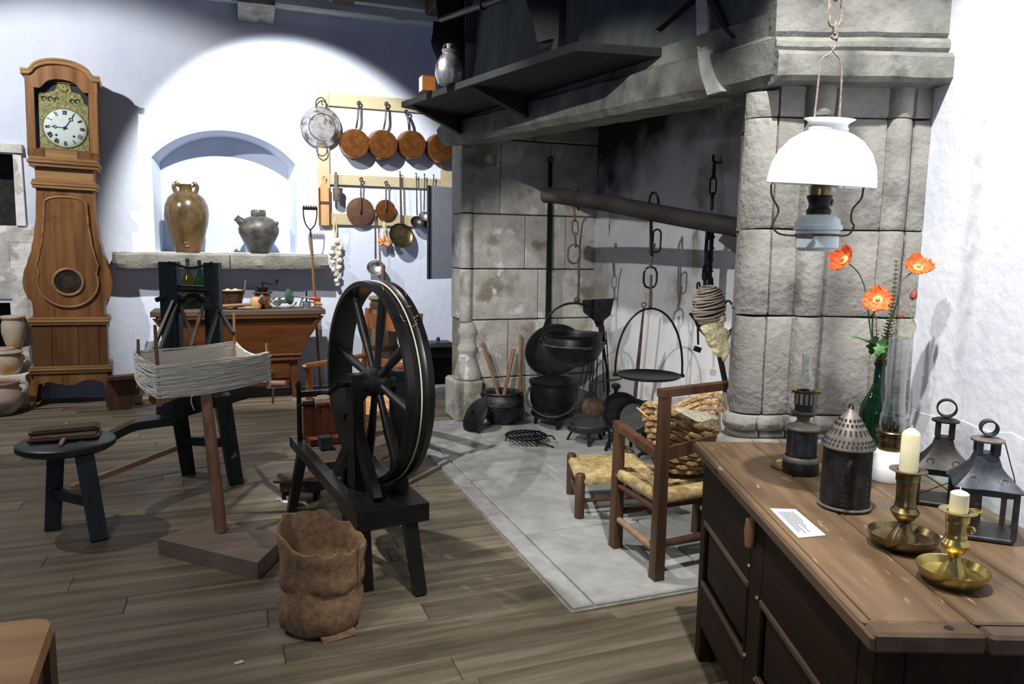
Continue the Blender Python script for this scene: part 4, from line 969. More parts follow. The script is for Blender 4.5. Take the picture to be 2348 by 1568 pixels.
# seat disc and the neck, one shaped plank
MB().lathe([(0, -.045), (.19, -.045), (.212, -.03), (.212, -.008), (.20, 0), (0, -.006)], 40, (0, 0, SZ)).build('round_seat', 'dark_green', t)
bodyA = at(385, 952, 4.15); bodyB = at(575, 880, 4.55)
neck = spline([Lc(at(238, 1000, 3.70)), Lc(at(275, 980, 3.85)), Lc(at(310, 965, 3.95)), Lc(at(350, 958, 4.05)), Lc(at(400, 950, 4.16))], 6)
rows = []
for i, p in enumerate(neck):
    w = .05+.03*(i/len(neck)-.4)**2*4
    rows.append([p-sd*w+Vector((0, 0, -.045)), p+sd*w+Vector((0, 0, -.045)), p+sd*w, p-sd*w])
MB().loft(rows).build('neck', 'dark_green', t, 30)
ba = Lc(at(380, 925, 4.12)); bb = Lc(at(592, 868, 4.62))
MB().bar(ba+Vector((0, 0, -.02)), bb+Vector((0, 0, -.02)), .15, .13).build('body_beam', 'dark_green', t, 0)
MB().bar(ba+Vector((0, 0, .06))+ddir*-.02, bb+Vector((0, 0, .06)), .19, .035).build('top_plank', 'dark_green', t, 0)
# legs
def leg(top, foot, w=.055, w2=.05): MB().bar(Lc(foot)+Vector((0, 0, 0)), Lc(top), w, w, (1, .2, 0), w2, w2).build('leg', 'dark_green', t, 0)
f1 = on_z(228, 1236); f2 = on_z(121, 1212); f3 = on_z(432, 1086); f4 = on_z(541, 1108)
leg(at(193, 1042, 3.42), f1, .075, .08); leg(at(128, 1035, 3.55), f2, .07, .075); leg(at(408, 930, 4.2), f3, .075, .085); leg(at(508, 905, 4.15), f4, .075, .085)
MB().bar(Lc(at(127, 1130, 3.48)), Lc(at(212, 1150, 3.36)), .03, .05).build('stretcher', 'dark_green', t, 0)
MB().bar(Lc(at(426, 1010, 4.26)), Lc(at(525, 1015, 4.16)), .03, .05).build('stretcher', 'dark_green', t, 0)
# uprights
pa0, pa1 = Lc(at(402, 900, 4.22)), Lc(at(388, 600, 4.22)); pb0, pb1 = Lc(at(495, 890, 4.36)), Lc(at(487, 602, 4.36))
MB().bar(pa0, pa1, .10, .06, (.3, .9, 0)).build('upright', 'dark_green', t, 0); MB().bar(pb0, pb1, .085, .06, (.3, .9, 0)).build('upright', 'dark_green', t, 0)
MB().tube([Lc(at(400, 660, 4.22)), Lc(at(482, 664, 4.35))], .02, 10).build('cross_roller', 'dark_green', t)
MB().bar(Lc(at(402, 690, 4.23)), Lc(at(482, 694, 4.35)), .05, .075).build('cross_board', 'dark_green', t, 0)
MB().tube(arc(Lc(at(443, 698, 4.26)), .055, 10, 170, 10), .010, 6).build('iron_bow', 'iron', t)
for a_, b_ in (((410, 690, 4.2), (438, 690, 4.3)), ((425, 700, 4.25), (450, 690, 4.28))): MB().tube([Lc(at(*a_)), Lc(at(*b_))], .011, 6).build('iron_catch', 'iron', t)
for a_, b_, mt in (((398, 690, 4.2), (348, 805, 3.95), 'dark_green'), ((409, 690, 4.22), (368, 800, 3.95), 'dark_green'), ((467, 698, 4.32), (438, 795, 3.98), 'churn_wood'), ((411, 695, 4.25), (447, 790, 4.1), 'churn_wood'),
                   ((500, 712, 4.34), (475, 790, 4.0), 'dark_green'), ((503, 712, 4.34), (535, 765, 4.1), 'dark_green')):
    MB().bar(Lc(at(*a_)), Lc(at(*b_)), .016, .02).build('strut', mt, t, 0)
MB().tube([Lc(at(358, 688, 4.15)), Lc(at(392, 675, 4.22))], .014, 8).build('lever', 'dark_green', t)
MB().tube(spline([Lc(at(385, 601, 4.17)), Lc(at(405, 606, 4.2)), Lc(at(430, 614, 4.25)), Lc(at(455, 612, 4.28)), Lc(at(487, 602, 4.32))], 5), .007, 6).build('tie_cord', 'iron', t)
MB().tube([Lc(at(352, 915, 4.0)), Lc(at(400, 898, 4.2))], .03, 10).build('roller_end', 'brown_wood', t)
MB().tube([Lc(at(560, 880, 4.5)), Lc(at(655, 880, 4.55))], .021, 10).build('roller_end', 'stick_wood', t)
MB().tube([Lc(at(366, 915, 4.05)), Lc(at(362, 950, 4.05))], .012, 8).build('roller_peg', 'brown_wood', t)
# two hand carders on the seat
def carder(label, px, py, D, dz, rz, flip):
    p = at(px, py, D); t2 = thing('hand_carder', label, 'carder', (p.x, p.y, SZ+dz), rz, 'carders on the bench')
    MB().cbox(-.15, .15, -.06, .06, 0, .014, .003).build('board', 'brown_wood', t2, 0)
    MB().cbox(-.135, .135, -.05, .05, .014, .020, .002).build('teeth_pad', 'rust', t2, 0)
    MB().tube([(0, -.05 if not flip else .05, .004), (0, -.16 if not flip else .16, .0)], [.012, .010], 8).build('handle', 'stick_wood', t2)
carder('hand carder lying teeth up at the back of the round seat', 150, 985, 3.56, .026, radians(8), True)
carder('hand carder with its handle pointing to the seat edge', 150, 1000, 3.50, .004, radians(2), False)
# long stick on the floor
p, q = on_z(163, 1120, .02), on_z(470, 1002, .18)
s_ = thing('long_lath', 'long rough wooden lath lying under the bench', 'stick', p); MB().bar(local(s_, p), local(s_, q), .035, .03).jitter(.006, 9).build('lath', 'stick_wood', s_, 0)
# ================================================================== yarn reel
base = on_z(505, 1240)
t = thing('yarn_reel', 'wooden yarn winder on a slab base holding a grey linen skein', 'yarn winder', (base.x, base.y, 0))
c = [local(t, on_z(*p, .075)) for p in ((362, 1235), (590, 1290), (655, 1228), (478, 1192))]
low = [Vector((v.x, v.y, 0)) for v in c]
bmv = MB().hexa([low[0], low[1], low[2], low[3], c[0], c[1], c[2], c[3]])
bmv.build('slab_base', 'reel_base', t, 0)
ptop = local(t, at(470, 885, 3.50)); pbot = local(t, on_z(507, 1222, .07))
MB().tube([pbot, pbot.lerp(ptop, .2), pbot.lerp(ptop, .8), ptop], [.026, .029, .026, .024], 12).build('post', 'stick_wood_z', t)
SKZ0, SKZ1 = .70, .855
cs = [on_z(*p, SKZ1) for p in ((362, 838), (612, 806), (537, 782), (314, 806))]
cl = [local(t, v) for v in cs]
ctr = sum(cl, Vector())/4
tops = [(363, 745), (606, 788), (528, 718), (316, 778)]
for i, v in enumerate(cl):
    arm = MB().bar((ctr.x, ctr.y, SKZ0-.01), (v.x, v.y, SKZ0-.01), .03, .02).build('arm', 'stick_wood', t, 0)
    hz = at(*tops[i], fwd(cs[i])).z
    MB().tube([(v.x, v.y, SKZ0-.03), (v.x+.004*(i-1), v.y, hz)], [.010, .007], 8).build('peg', 'board_wood' if i in (1, 2) else 'stick_wood_z', t)
MB().tube([(ctr.x, ctr.y, SKZ0-.04), (ctr.x, ctr.y, SKZ0+.03)], .03, 12).build('hub', 'stick_wood_z', t)
m = MB(); random.seed(3)
for k in range(62):
    f = k/61; pts = []; ph = random.uniform(0, 20)
    for i in range(4):
        a_, b_ = cl[i], cl[(i+1) % 4]; out = .010+.006*random.random()
        for j in range(9):
            u = j/9; p = a_.lerp(b_, u); z = SKZ0+.01+(SKZ1-SKZ0-.01)*(f+.05*noise.noise(Vector((ph, i*3+u*2, 0)))) - .018*sin(pi*u)*(1 if k % 3 else .4)*(1-f*.4) - (.035*sin(pi*u) if i == 1 and f > .6 else 0)
            d = Vector((p.x-ctr.x, p.y-ctr.y, 0)).normalized()
            pts.append(Vector((p.x, p.y, z))+d*(out+.010*noise.noise(Vector((ph+7, i*5+u*4, 0)))))
    m.tube(pts, .0024, 5, True)
m.build('skein', 'yarn', t)['kind'] = 'stuff'
m = MB()
for i in range(4):    # inner hanks of the skein, packed behind the outer strands
    a_, b_ = cl[i], cl[(i+1) % 4]
    da = (a_-ctr); db = (b_-ctr); a2 = ctr+Vector((da.x, da.y, 0))*1.005; b2 = ctr+Vector((db.x, db.y, 0))*1.005
    rows = []
    for j in range(13):
        u = j/12; p = a2.lerp(b2, u); sg = .02*sin(pi*u); up_ = .03*sin(pi*u) if i == 1 else .008*sin(pi*u)
        d = Vector((p.x-ctr.x, p.y-ctr.y, 0)).normalized()
        rows.append([Vector((p.x, p.y, SKZ0+.012-sg)), Vector((p.x, p.y, SKZ1-.012-up_)), Vector((p.x, p.y, SKZ1-.012-up_))+d*.008, Vector((p.x, p.y, SKZ0+.012-sg))+d*.008])
    m.loft(rows)
m.jitter(.004, 25).build('skein_core', 'yarn', t, 30)['kind'] = 'stuff'
for (x, y, D, dx) in ((335, 868, 3.45, -.01), (448, 896, 3.3, -.02), (616, 850, 3.68, .01)):
    a_ = local(t, at(x, y, D)); MB().tube(spline([a_, a_+Vector((dx, 0, -.04)), a_+Vector((dx*.4, 0, -.09))], 4), .0022, 5).build('loose_end', 'yarn', t)
MB().tube([local(t, at(627, 890, 3.75)), local(t, at(625, 925, 3.75))], .006, 6).build('tail_peg', 'stick_wood_z', t)
# ================================================================== spinning wheel
BZ = .365; WROT = 6.5
nl = on_z(818, 1178, BZ); nr = on_z(998, 1140, BZ); flp = on_z(664, 1000, BZ)
u = Vector((flp.x-nl.x, flp.y-nl.y, 0)); Lb = u.length; u.normalize(); v = Vector((nr.x-nl.x, nr.y-nl.y, 0)); v = (v-u*v.dot(u)); Wb = min(v.length, .30); v.normalize()
t = thing('spinning_wheel', 'large black spinning wheel on a sloping four-legged bench', 'spinning wheel', (nl.x, nl.y, 0))
def S(a_, b_, z): return u*a_+v*b_+Vector((0, 0, z))
def sbox(a0, a1, b0, b1, z0, z1, name, mt='black_wood'):
    return MB().hexa([S(a0, b0, z0), S(a1, b0, z0), S(a1, b1, z0), S(a0, b1, z0), S(a0, b0, z1), S(a1, b0, z1), S(a1, b1, z1), S(a0, b1, z1)]).build(name, mt, t, 0)
sbox(0, .30, 0, Wb, BZ-.075, BZ, 'bench_block'); sbox(.30, Lb, .0, .05, BZ-.055, BZ, 'bench_rail'); sbox(.30, Lb, Wb-.06, Wb, BZ-.055, BZ, 'bench_rail')
sbox(Lb*.58, Lb, .05, Wb-.06, BZ-.045, BZ-.008, 'bench_board', 'rust'); sbox(Lb-.06, Lb, 0, Wb, BZ-.05, BZ+.002, 'bench_end')
def wleg(a_, b_, px, py, w=.05):
    ft = local(t, on_z(px, py)); MB().bar(ft, S(a_, b_, BZ-.05), w*.85, w*.85, u, w, w).build('leg', 'black_wood', t, 0)
wleg(.06, Wb-.07, 963, 1362, .055); wleg(.10, .05, 842, 1352); wleg(Lb-.14, .04, 668, 1172); wleg(Lb-.2, Wb-.05, 798, 1205)
hub = at(862, 874, 3.16); hc = local(t, hub); hb = hc.dot(v); ha = hc.dot(u); RW = .432; rw = .058; hz = hc.z
uB, vB = u.copy(), v.copy(); _q = Matrix.Rotation(radians(WROT), 3, 'Z'); u = _q @ u; v = _q @ v; hb = hc.dot(v); ha = hc.dot(u)
# rim: wide bentwood band
N = 96; ringm = []
for (rr, bb_) in ((RW, -rw), (RW+.004, -rw*.5), (RW-.003, -.02), (RW-.008, 0), (RW-.003, .02), (RW+.004, rw*.5), (RW, rw), (RW-.022, rw), (RW-.026, 0), (RW-.022, -rw)):
    ringm.append((rr, bb_))
rows = []
for i in range(N):
    a_ = 2*pi*i/N; rows.append([S(ha+rr*cos(a_), hb+bb_, hz+rr*sin(a_)) for rr, bb_ in ringm])
rows.append(rows[0])
MB().loft(rows, True, False).build('rim', 'black_wood', t, 45)
MB().lathe([(0, -.085), (.03, -.085), (.045, -.075), (.045, -.05), (.06, -.04), (.07, 0), (.06, .04), (.045, .05), (.045, .075), (.03, .085), (0, .085)], 28, hc, v).build('hub', 'black_wood', t)
for k in range(8):
    a_ = 2*pi*(k+.28)/8; d = u*cos(a_)+Vector((0, 0, sin(a_))); MB().tube([hc+d*.05, hc+d*.12, hc+d*.25, hc+d*.36, hc+d*(RW-.02)], [.016, .015, .021, .019, .021], 10).build('spoke', 'black_wood', t)
MB().tube([S(ha, hb-.17, hz), S(ha, hb+.17, hz)], .013, 10).build('axle', 'iron', t)
for sgn in (-1, 1):
    b0 = hb+sgn*.10
    MB().bar(S(ha-.02, b0, BZ-.05), S(ha, b0, hz+.04), .05, .085, u, .045, .075).build('upright', 'black_wood', t, 0)
MB().bar(S(ha-.22, hb-.10, BZ), S(ha-.03, hb-.10, BZ+.26), .035, .06).build('brace', 'black_wood', t, 0)
MB().bar(S(ha+.22, hb-.10, BZ), S(ha+.03, hb-.10, BZ+.20), .03, .05).build('brace', 'black_wood', t, 0)
MB().tube([S(ha+(RW+.001)*cos(2*pi*i/72), hb, hz+(RW+.001)*sin(2*pi*i/72)) for i in range(72)], .0032, 6, True).build('drive_cord', 'cord', t)
MB().tube([S(ha, hb-.17, hz), S(ha+.05, hb-.19, hz-.04), S(ha+.13, hb-.19, hz-.05)], .012, 8).build('crank', 'iron', t)
# spindle head at the far end
uW, vW = u, v; u, v = uB, vB
sa = Lb-.12
sbox(sa-.12, sa+.10, .06, Wb-.03, BZ-.002, BZ+.028, 'spindle_block', 'spindle_wood')
for bb_ in (.03, Wb-.05): MB().tube([S(sa, bb_, BZ), S(sa, bb_, BZ+.28), S(sa, bb_, BZ+.30), S(sa, bb_, BZ+.33)], [.014, .012, .018, .005], 10).build('maiden', 'black_wood', t)
MB().bar(S(sa, .03, BZ+.25), S(sa, Wb-.05, BZ+.25), .025, .03).build('maiden_bar', 'black_wood', t, 0)
for i in range(4): sbox(sa-.02, sa+.01, .05+i*(Wb-.12)/4, .05+(i+.94)*(Wb-.12)/4, BZ+.03, BZ+.215, 'slat', 'spindle_wood')
MB().tube([S(sa-.03, .02, BZ+.20), S(sa-.03, Wb-.04, BZ+.20)], .009, 8).build('spindle', 'iron', t)
MB().lathe([(.03, 0), (.03, .01), (.014, .015), (.014, .08), (.03, .085), (.03, .095)], 16, S(sa-.03, .10, BZ+.20), v).build('bobbin', 'stick_wood_z', t)
MB().tube([S(sa-.03, .12, BZ+.24), hc+uW*(RW*cos(.3))+Vector((0, 0, RW*sin(-.3)))], .0025, 5).build('cord_run', 'cord', t)
sbox(sa-.22, sa-.15, .09, .15, BZ, BZ+.06, 'tension_block', 'iron_grey')
m = MB()
for i in range(12):
    a_ = radians(random.uniform(35, 70)); p = hc-uW*(RW*cos(a_))+vW*random.uniform(-.04, .05)+Vector((0, 0, RW*sin(a_)+.004))
    m.tube([p, p+Vector((random.uniform(-.02, .02), random.uniform(-.02, .02), random.uniform(0, .02)))], .0008, 4)
m.build('lint', 'cord', t, 0)['kind'] = 'stuff'
# ================================================================== burlap sack with turned-down cuff
b = on_z(740, 1440)
t = thing('burlap_sack', 'open brown burlap sack with a turned-down cuff', 'sack', (b.x, b.y+.03, 0))
def fold(a_, z, seed, k=.06): return 1+k*noise.noise(Vector((cos(a_)*1.6, sin(a_)*1.6, z*7+seed)))+.025*noise.noise(Vector((cos(a_)*4, sin(a_)*4, z*14+seed)))
def srow(r, z, seed, tilt=0, k=.06, n=56, sq=.9):
    row = []
    for i in range(n):
        a_ = 2*pi*i/n; rr = r*fold(a_, z, seed, k)
        row.append(Vector((rr*cos(a_), rr*sin(a_)*sq, z+tilt*(sin(a_)*.75-cos(a_)*.65)*.05+.012*noise.noise(Vector((cos(a_)*2, sin(a_)*2, seed+z)))*(1 if z > .02 else 0))))
    return row
rows = [srow(r, z, 1, 0, .10) for r, z in ((.08, .003), (.125, .006), (.148, .03), (.158, .08), (.154, .12), (.141, .155), (.135, .185), (.132, .25))]
MB().loft(rows).jitter(.006, 18, 2).build('sack_body', 'burlap', t, 60)
def crow(r, z, tl, k=.10, n=64, edge=0):
    row = []
    for i in range(n):
        a_ = 2*pi*i/n; lift = -.75*cos(a_)+.65*sin(a_)           # mouth is higher at the back left
        pin = 1+.05*cos(3*a_+.6)*tl+.035*cos(5*a_+2)*tl
        rr = r*pin*fold(a_, z*.6, 4, k)
        row.append(Vector((rr*cos(a_), rr*sin(a_)*.9, z+tl*.045*lift+tl*.016*noise.noise(Vector((cos(a_)*3, sin(a_)*3, 5)))+edge*.014*noise.noise(Vector((cos(a_)*3, sin(a_)*3, 2))))))
    return row
prof = [(.134, .172, 0, 1), (.148, .170, 0, 1), (.155, .185, .1, 1), (.156, .22, .3, 0), (.150, .26, .6, 0), (.155, .30, .9, 0), (.163, .335, 1.05, 0), (.160, .352, 1.1, 0), (.150, .352, 1.1, 0), (.140, .33, 1.0, 0), (.130, .28, .6, 0), (.122, .24, .3, 0), (.112, .21, .2, 0)]
MB().loft([crow(r, z, tl, .12, 64, e) for r, z, tl, e in prof], True, False).jitter(.005, 26, 6).build('cuff', 'burlap', t, 60)
m = MB().loft([srow(r, z, 9, 0, .15) for r, z in ((.118, .18), (.115, .21), (.09, .235), (.05, .26), (.012, .27))]); m.jitter(.028, 16).build('contents', 'burlap', t, 60)
MB().tube([(.158*cos(radians(x)), .9*.158*sin(radians(x)), z) for x, z in ((-38, .185), (-37, .24), (-37, .29), (-38, .335))], .0035, 6).build('seam', 'burlap', t)
MB().bar((-.02, -.125, .012), (.10, -.095, .014), .05, .018).jitter(.008, 20).build('loose_hem', 'burlap', t, 40)
# ================================================================== rush chairs
def rush_seat(c4, z, parent, mt, loops=15, r=.0085, name='rush_seat', dip=.012):
    ctr = sum(c4, Vector())/4; m = MB()
    for k in range(loops):
        f = 1-k/loops; pts = []
        for i in range(4):
            a_ = ctr+(c4[i]-ctr)*f; b_ = ctr+(c4[(i+1) % 4]-ctr)*f
            for j in range(6):
                p = a_.lerp(b_, j/6+.0); e = abs(j/6-.5)*2
                pts.append(Vector((p.x, p.y, z-dip*(1-f)*(1-.3*e)+random.uniform(-.0012, .0012)+.004*e*f)))
        m.tube(pts, r*1.18, 6, True)
    for dz in (-.010, -.022):            # the rolled edge wraps under the frame
        pts = []
        for i in range(4):
            a_, b_ = c4[i], c4[(i+1) % 4]
            pts += [Vector((a_.lerp(b_, j/6).x, a_.lerp(b_, j/6).y, z+dz)) for j in range(6)]
        m.tube(pts, r*1.25, 6, True)
    m.build(name, mt, parent, 60)
    # twisted cross strands over the edge
    m = MB()
    for i in range(4):
        a_, b_ = c4[i], c4[(i+1) % 4]; d = (b_-a_); n = int(d.length/.013); dn = d.normalized(); out = Vector((d.y, -d.x, 0)).normalized()
        if (a_+out-ctr).length < (a_-ctr).length: out = -out
        for j in range(n):
            p = a_+d*((j+.5)/n); ins = min((j+.5)/n, 1-(j+.5)/n)*.42
            q = p.lerp(ctr, ins)
            m.tube([Vector((p.x, p.y, z-.03))+out*.006, Vector((p.x, p.y, z-.010))+out*.016, Vector((p.x, p.y, z+.008))+out*.005, Vector((q.x, q.y, z+.009-dip*ins*2))], .0068, 5)
    o = m.build('rush_strands', mt, parent, 60); o['kind'] = 'stuff'
def turned(a_, b_, r, name, mt, parent, seg=10, sq=True):
    m = MB(); m.tube([a_, a_.lerp(b_, .5), b_], [r*.92, r, r*.95], seg); return m.build(name, mt, parent)
# orange armchair behind the spinning wheel
FLp, FRp, BLp, BRp = W(-1.225, 4.42), W(-.84, 4.10), W(-1.00, 4.94), W(-.615, 4.60)
t = thing('armchair', 'orange wooden ladder-back armchair with rush seat behind the spinning wheel', 'chair', ((FLp+BRp)/2))
def c_(p, z): return local(t, Vector((p.x, p.y, z)))
for p, h in ((FLp, .66), (FRp, .66)): turned(c_(p, 0), c_(p, h), .022, 'front_post', 'chair_wood', t)
lean = Vector((.05, .06, 0))
for p in (BLp, BRp): turned(c_(p, 0), c_(p, .46), .021, 'rear_leg', 'chair_wood', t); MB().bar(c_(p, .46), c_(p, .975)+lean, .035, .045, (FRp-FLp), .03, .04).build('back_post', 'chair_wood', t, 0)
for z0, z1, k in ((.84, .94, .8), (.56, .64, .3)):
    a_, b_ = c_(BLp, 0)+lean*k, c_(BRp, 0)+lean*k; rows = []
    for i in range(9):
        p = a_.lerp(b_, i/8)+Vector((.6, .8, 0))*.02*sin(pi*i/8); d = Vector((.008, .011, 0)); bow = .012*sin(pi*i/8)
        rows.append([p-d+Vector((0, 0, z0)), p+d+Vector((0, 0, z0)), p+d+Vector((0, 0, z1+bow)), p-d+Vector((0, 0, z1+bow))])
    MB().loft(rows).build('back_slat', 'chair_wood', t, 30)
for f_, b_ in ((FLp, BLp), (FRp, BRp)):
    MB().tube(spline([c_(f_, .66)+(c_(f_, 0)-c_(b_, 0)).normalized()*.04, c_(f_, .672), c_(f_, .665).lerp(c_(b_, .665), .5), c_(b_, .66)], 5), [.014]+[.02]*4+[.017]*11, 8).build('arm', 'chair_wood', t)
    for z in (.14, .30): turned(c_(f_, z), c_(b_, z), .011, 'rung', 'chair_wood', t)
for a_, b_ in ((FLp, FRp), (BLp, BRp)):
    for z in (.16, .31): turned(c_(a_, z), c_(b_, z), .011, 'rung', 'chair_wood', t)
random.seed(5); rush_seat([c_(FLp, 0), c_(FRp, 0), c_(BRp, 0), c_(BLp, 0)], .43, t, 'rush_orange', 13)
# butter churn
p = W(-1.13, 6.45)
t = thing('butter_churn', 'tall wooden plunger churn with hoops behind the armchair', 'churn', p)
H_ = .93; n = 14
for i in range(n):
    a0 = 2*pi*i/n+.01; a1 = 2*pi*(i+1)/n-.01
    m = MB(); rb, rt = .155, .105
    m.hexa([(rb*cos(a0), rb*sin(a0), 0), (rb*cos(a1), rb*sin(a1), 0), (rb*.88*cos(a1), rb*.88*sin(a1), 0), (rb*.88*cos(a0), rb*.88*sin(a0), 0),
            (rt*cos(a0), rt*sin(a0), H_), (rt*cos(a1), rt*sin(a1), H_), (rt*.85*cos(a1), rt*.85*sin(a1), H_), (rt*.85*cos(a0), rt*.85*sin(a0), H_)]); m.build('stave', 'churn_wood', t, 0)
for z in (.08, .30, .52, .74, .88):
    r = .155-.05*z/H_; MB().lathe([(r+.004, z-.02), (r+.007, z-.018), (r+.006, z+.018), (r+.002, z+.02), (r-.004, z)], 28).build('hoop', 'brown_wood', t)
MB().lathe([(0, H_), (.12, H_), (.125, H_+.01), (.12, H_+.028), (.05, H_+.035), (.045, H_+.055), (0, H_+.056)], 24).build('lid', 'churn_wood', t)
MB().tube([(.0, 0, H_), (.005, 0, H_+.30)], .017, 10).build('plunger', 'stick_wood_z', t)
MB().tube(spline([(-.13, -.05, .66), (-.19, -.06, .69), (-.18, -.05, .62), (-.135, -.05, .60)], 5), .007, 6).build('handle', 'iron', t)
# small cast iron stove
p = on_z(1012, 912)
t = thing('iron_stove', 'small ornate black cast iron stove by the stone jamb', 'stove', (p.x+.02, p.y+.14, 0))
for sx in (-1, 1):
    for sy in (-1, 1): MB().tube(spline([(.09*sx, .09*sy, .14), (.125*sx, .125*sy, .09), (.10*sx, .10*sy, .04), (.13*sx, .13*sy, .0)], 5), .016, 8).build('foot', 'iron', t)
MB().loft([[(-.10, -.10, .12), (.10, -.10, .12), (.10, .10, .12), (-.10, .10, .12)], [(-.135, -.135, .20), (.135, -.135, .20), (.135, .135, .20), (-.135, .135, .20)], [(-.12, -.12, .30), (.12, -.12, .30), (.12, .12, .30), (-.12, .12, .30)],
    [(-.13, -.13, .36), (.13, -.13, .36), (.13, .13, .36), (-.13, .13, .36)], [(-.17, -.17, .38), (.17, -.17, .38), (.17, .17, .38), (-.17, .17, .38)], [(-.15, -.15, .42), (.15, -.15, .42), (.15, .15, .42), (-.15, .15, .42)]]).build('fire_box', 'iron', t, 0)
MB().cbox(-.145, .145, -.145, .145, .42, .475, .006).build('upper_box', 'iron', t, 0)
MB().loft([[(-.155, -.155, .475), (.155, -.155, .475), (.155, .155, .475), (-.155, .155, .475)], [(-.10, -.10, .51), (.10, -.10, .51), (.10, .10, .51), (-.10, .10, .51)]]).build('lid', 'iron_grey', t, 0)
MB().lathe([(0, 0), (.02, 0), (.012, .015), (.022, .03), (.012, .045), (0, .05)], 14, (-.02, -.02, .508)).build('knob', 'iron_grey', t)
for x in (-.06, 0, .06): MB().ring((x, -.128, .255), .022, .006, 14, (0, 1, 0)).build('ornament', 'iron', t)
# old iron box and card under the wheel
p = on_z(697, 1140)
t = thing('rusty_iron', 'rusty box iron resting on the floor behind the spinning wheel', 'iron', (p.x, p.y, 0), radians(-15))
MB().prism([(-.12, -.05), (.06, -.075), (.13, -.02), (.13, .04), (.06, .075), (-.12, .05)], (0, 0, .05), (1, 0, 0), (0, 1, 0), (0, 0, .055)).build('body', 'rust', t, 20)
MB().prism([(-.15, -.07), (.08, -.09), (.15, 0), (.08, .09), (-.15, .07)], (0, 0, .105), (1, 0, 0), (0, 1, 0), (0, 0, .014)).build('top_plate', 'rust', t, 20)
for x, y in ((-.10, -.04), (-.10, .04), (.07, -.05), (.07, .05)): MB().tube([(x, y, 0), (x, y, .05)], .012, 8).build('foot', 'iron', t)
c = MB().bar(on_z(648, 1140, .003), on_z(668, 1150, .003), .07, .003).build('label_card', 'paper', None, 0); tag(c, 'small white label card on the floor beside the wheel leg', 'card')
c = MB().box(-.014, .014, -.008, .008, 0, .002).build('tape_mark', 'floor_mark', None, 0); c.location = on_z(548, 1519, .001); c.rotation_euler.z = .3; tag(c, 'tiny yellow tape mark on the floor boards', 'tape')
# table corner in the foreground
t = thing('table', 'worn orange-brown table corner in the near left foreground', 'table', on_z(60, 1500, 0)*0+Vector((-.75, 1.75, 0)))
TZ = .72
c = [local(t, on_z(*p, TZ)) for p in ((-420, 1475), (122, 1413), (40, 1640), (-600, 1680))]
def rc(a_, b_, d, r=.03): return [b_+(a_-b_).normalized()*r, b_+((a_-b_).normalized()+(d-b_).normalized())*r*.3, b_+(d-b_).normalized()*r]
poly = [c[0]]+rc(c[0], c[1], c[2])+[c[2], c[3]]
MB().prism([(p.x, p.y) for p in poly], (0, 0, TZ-.032), (1, 0, 0), (0, 1, 0), (0, 0, .032)).build('table_top', 'table_top', t, 0)
fr = [c[i].lerp(sum(c, Vector())/4, .15) for i in range(4)]
for i in range(4): MB().bar(Vector((fr[i].x, fr[i].y, TZ-.08)), Vector((fr[(i+1) % 4].x, fr[(i+1) % 4].y, TZ-.08)), .025, .09).build('apron', 'brown_wood', t, 0)
for i in range(4): MB().bar(Vector((fr[i].x, fr[i].y, 0)), Vector((fr[i].x, fr[i].y, TZ-.032)), .05, .05, (1, 0, 0)).build('leg', 'brown_wood', t, 0)
# ================================================================== mantel shelf with brackets
Pr = on_front(1505, 128); Pl = on_front(1075, 262)
Nn = (Pr-Pl).cross(nh)
def on_sh(px, py): q = ray(px, py); return CAMP+q*((Pr-CAMP).dot(Nn)/q.dot(Nn))
t = thing('mantel_shelf', 'thick dark wooden shelf on brackets above the stone lintel', 'shelf', (1.4, 4.0, 2.2))
cr_ = [on_sh(920, 246), on_sh(1320, 116), Pr+nh*.03, Pl+nh*.03+(Pl-Pr).normalized()*.35]
upv = Vector((0, 0, .035))
for i in range(3):
    a0 = cr_[0].lerp(cr_[3], i/3+.004); a1 = cr_[0].lerp(cr_[3], (i+1)/3-.004); b0 = cr_[1].lerp(cr_[2], i/3+.004); b1 = cr_[1].lerp(cr_[2], (i+1)/3-.004)
    MB().hexa([local(t, q) for q in (a0, b0, b1, a1)]+[local(t, q+upv) for q in (a0, b0, b1, a1)]).build('shelf_board', 'shelf_wood', t, 0)
for f in (.06, .50):
    a_ = cr_[0].lerp(cr_[1], f)+nh*.03; b_ = cr_[3].lerp(cr_[2], f)
    a_, b_ = local(t, a_), local(t, b_); w = (Pr-Pl).normalized()*.03
    MB().hexa([a_-w-Vector((0, 0, .012)), a_+w-Vector((0, 0, .012)), b_+w-Vector((0, 0, .13)), b_-w-Vector((0, 0, .13)), a_-w, a_+w, b_+w, b_-w]).build('bracket', 'shelf_wood', t, 0)
# dark scalloped boards rising from the shelf
def scallop(px0, px1, ytop, ybot, D, edge, name, label):
    q = [at(px0, ybot, D), at(px1, ybot, D)]; o = thing(name, label, 'board', Vector((q[0].x, q[0].y, q[0].z)))
    P = [(x, y) for x, y in edge]; pts = [local(o, at(x, y, D)) for x, y in P]; dvec = (nh*.04)
    fr_ = MB().add(pts+[p+dvec for p in pts], [tuple(range(len(pts))), tuple(range(2*len(pts)-1, len(pts)-1, -1))]+[(i, len(pts)+i, len(pts)+(i+1) % len(pts), (i+1) % len(pts)) for i in range(len(pts))])
    fr_.build('board', 'black_wood', o, 0); return o
scallop(998, 1052, 0, 215, 4.75, [(1052, -195), (1052, 210), (1000, 226), (1004, 196), (1004, 140), (994, 118), (988, 96), (992, 75), (994, 48), (1006, 50), (1002, 20), (996, -30), (994, -195)], 'scalloped_board', 'tall black scalloped board standing at the far end of the shelf')
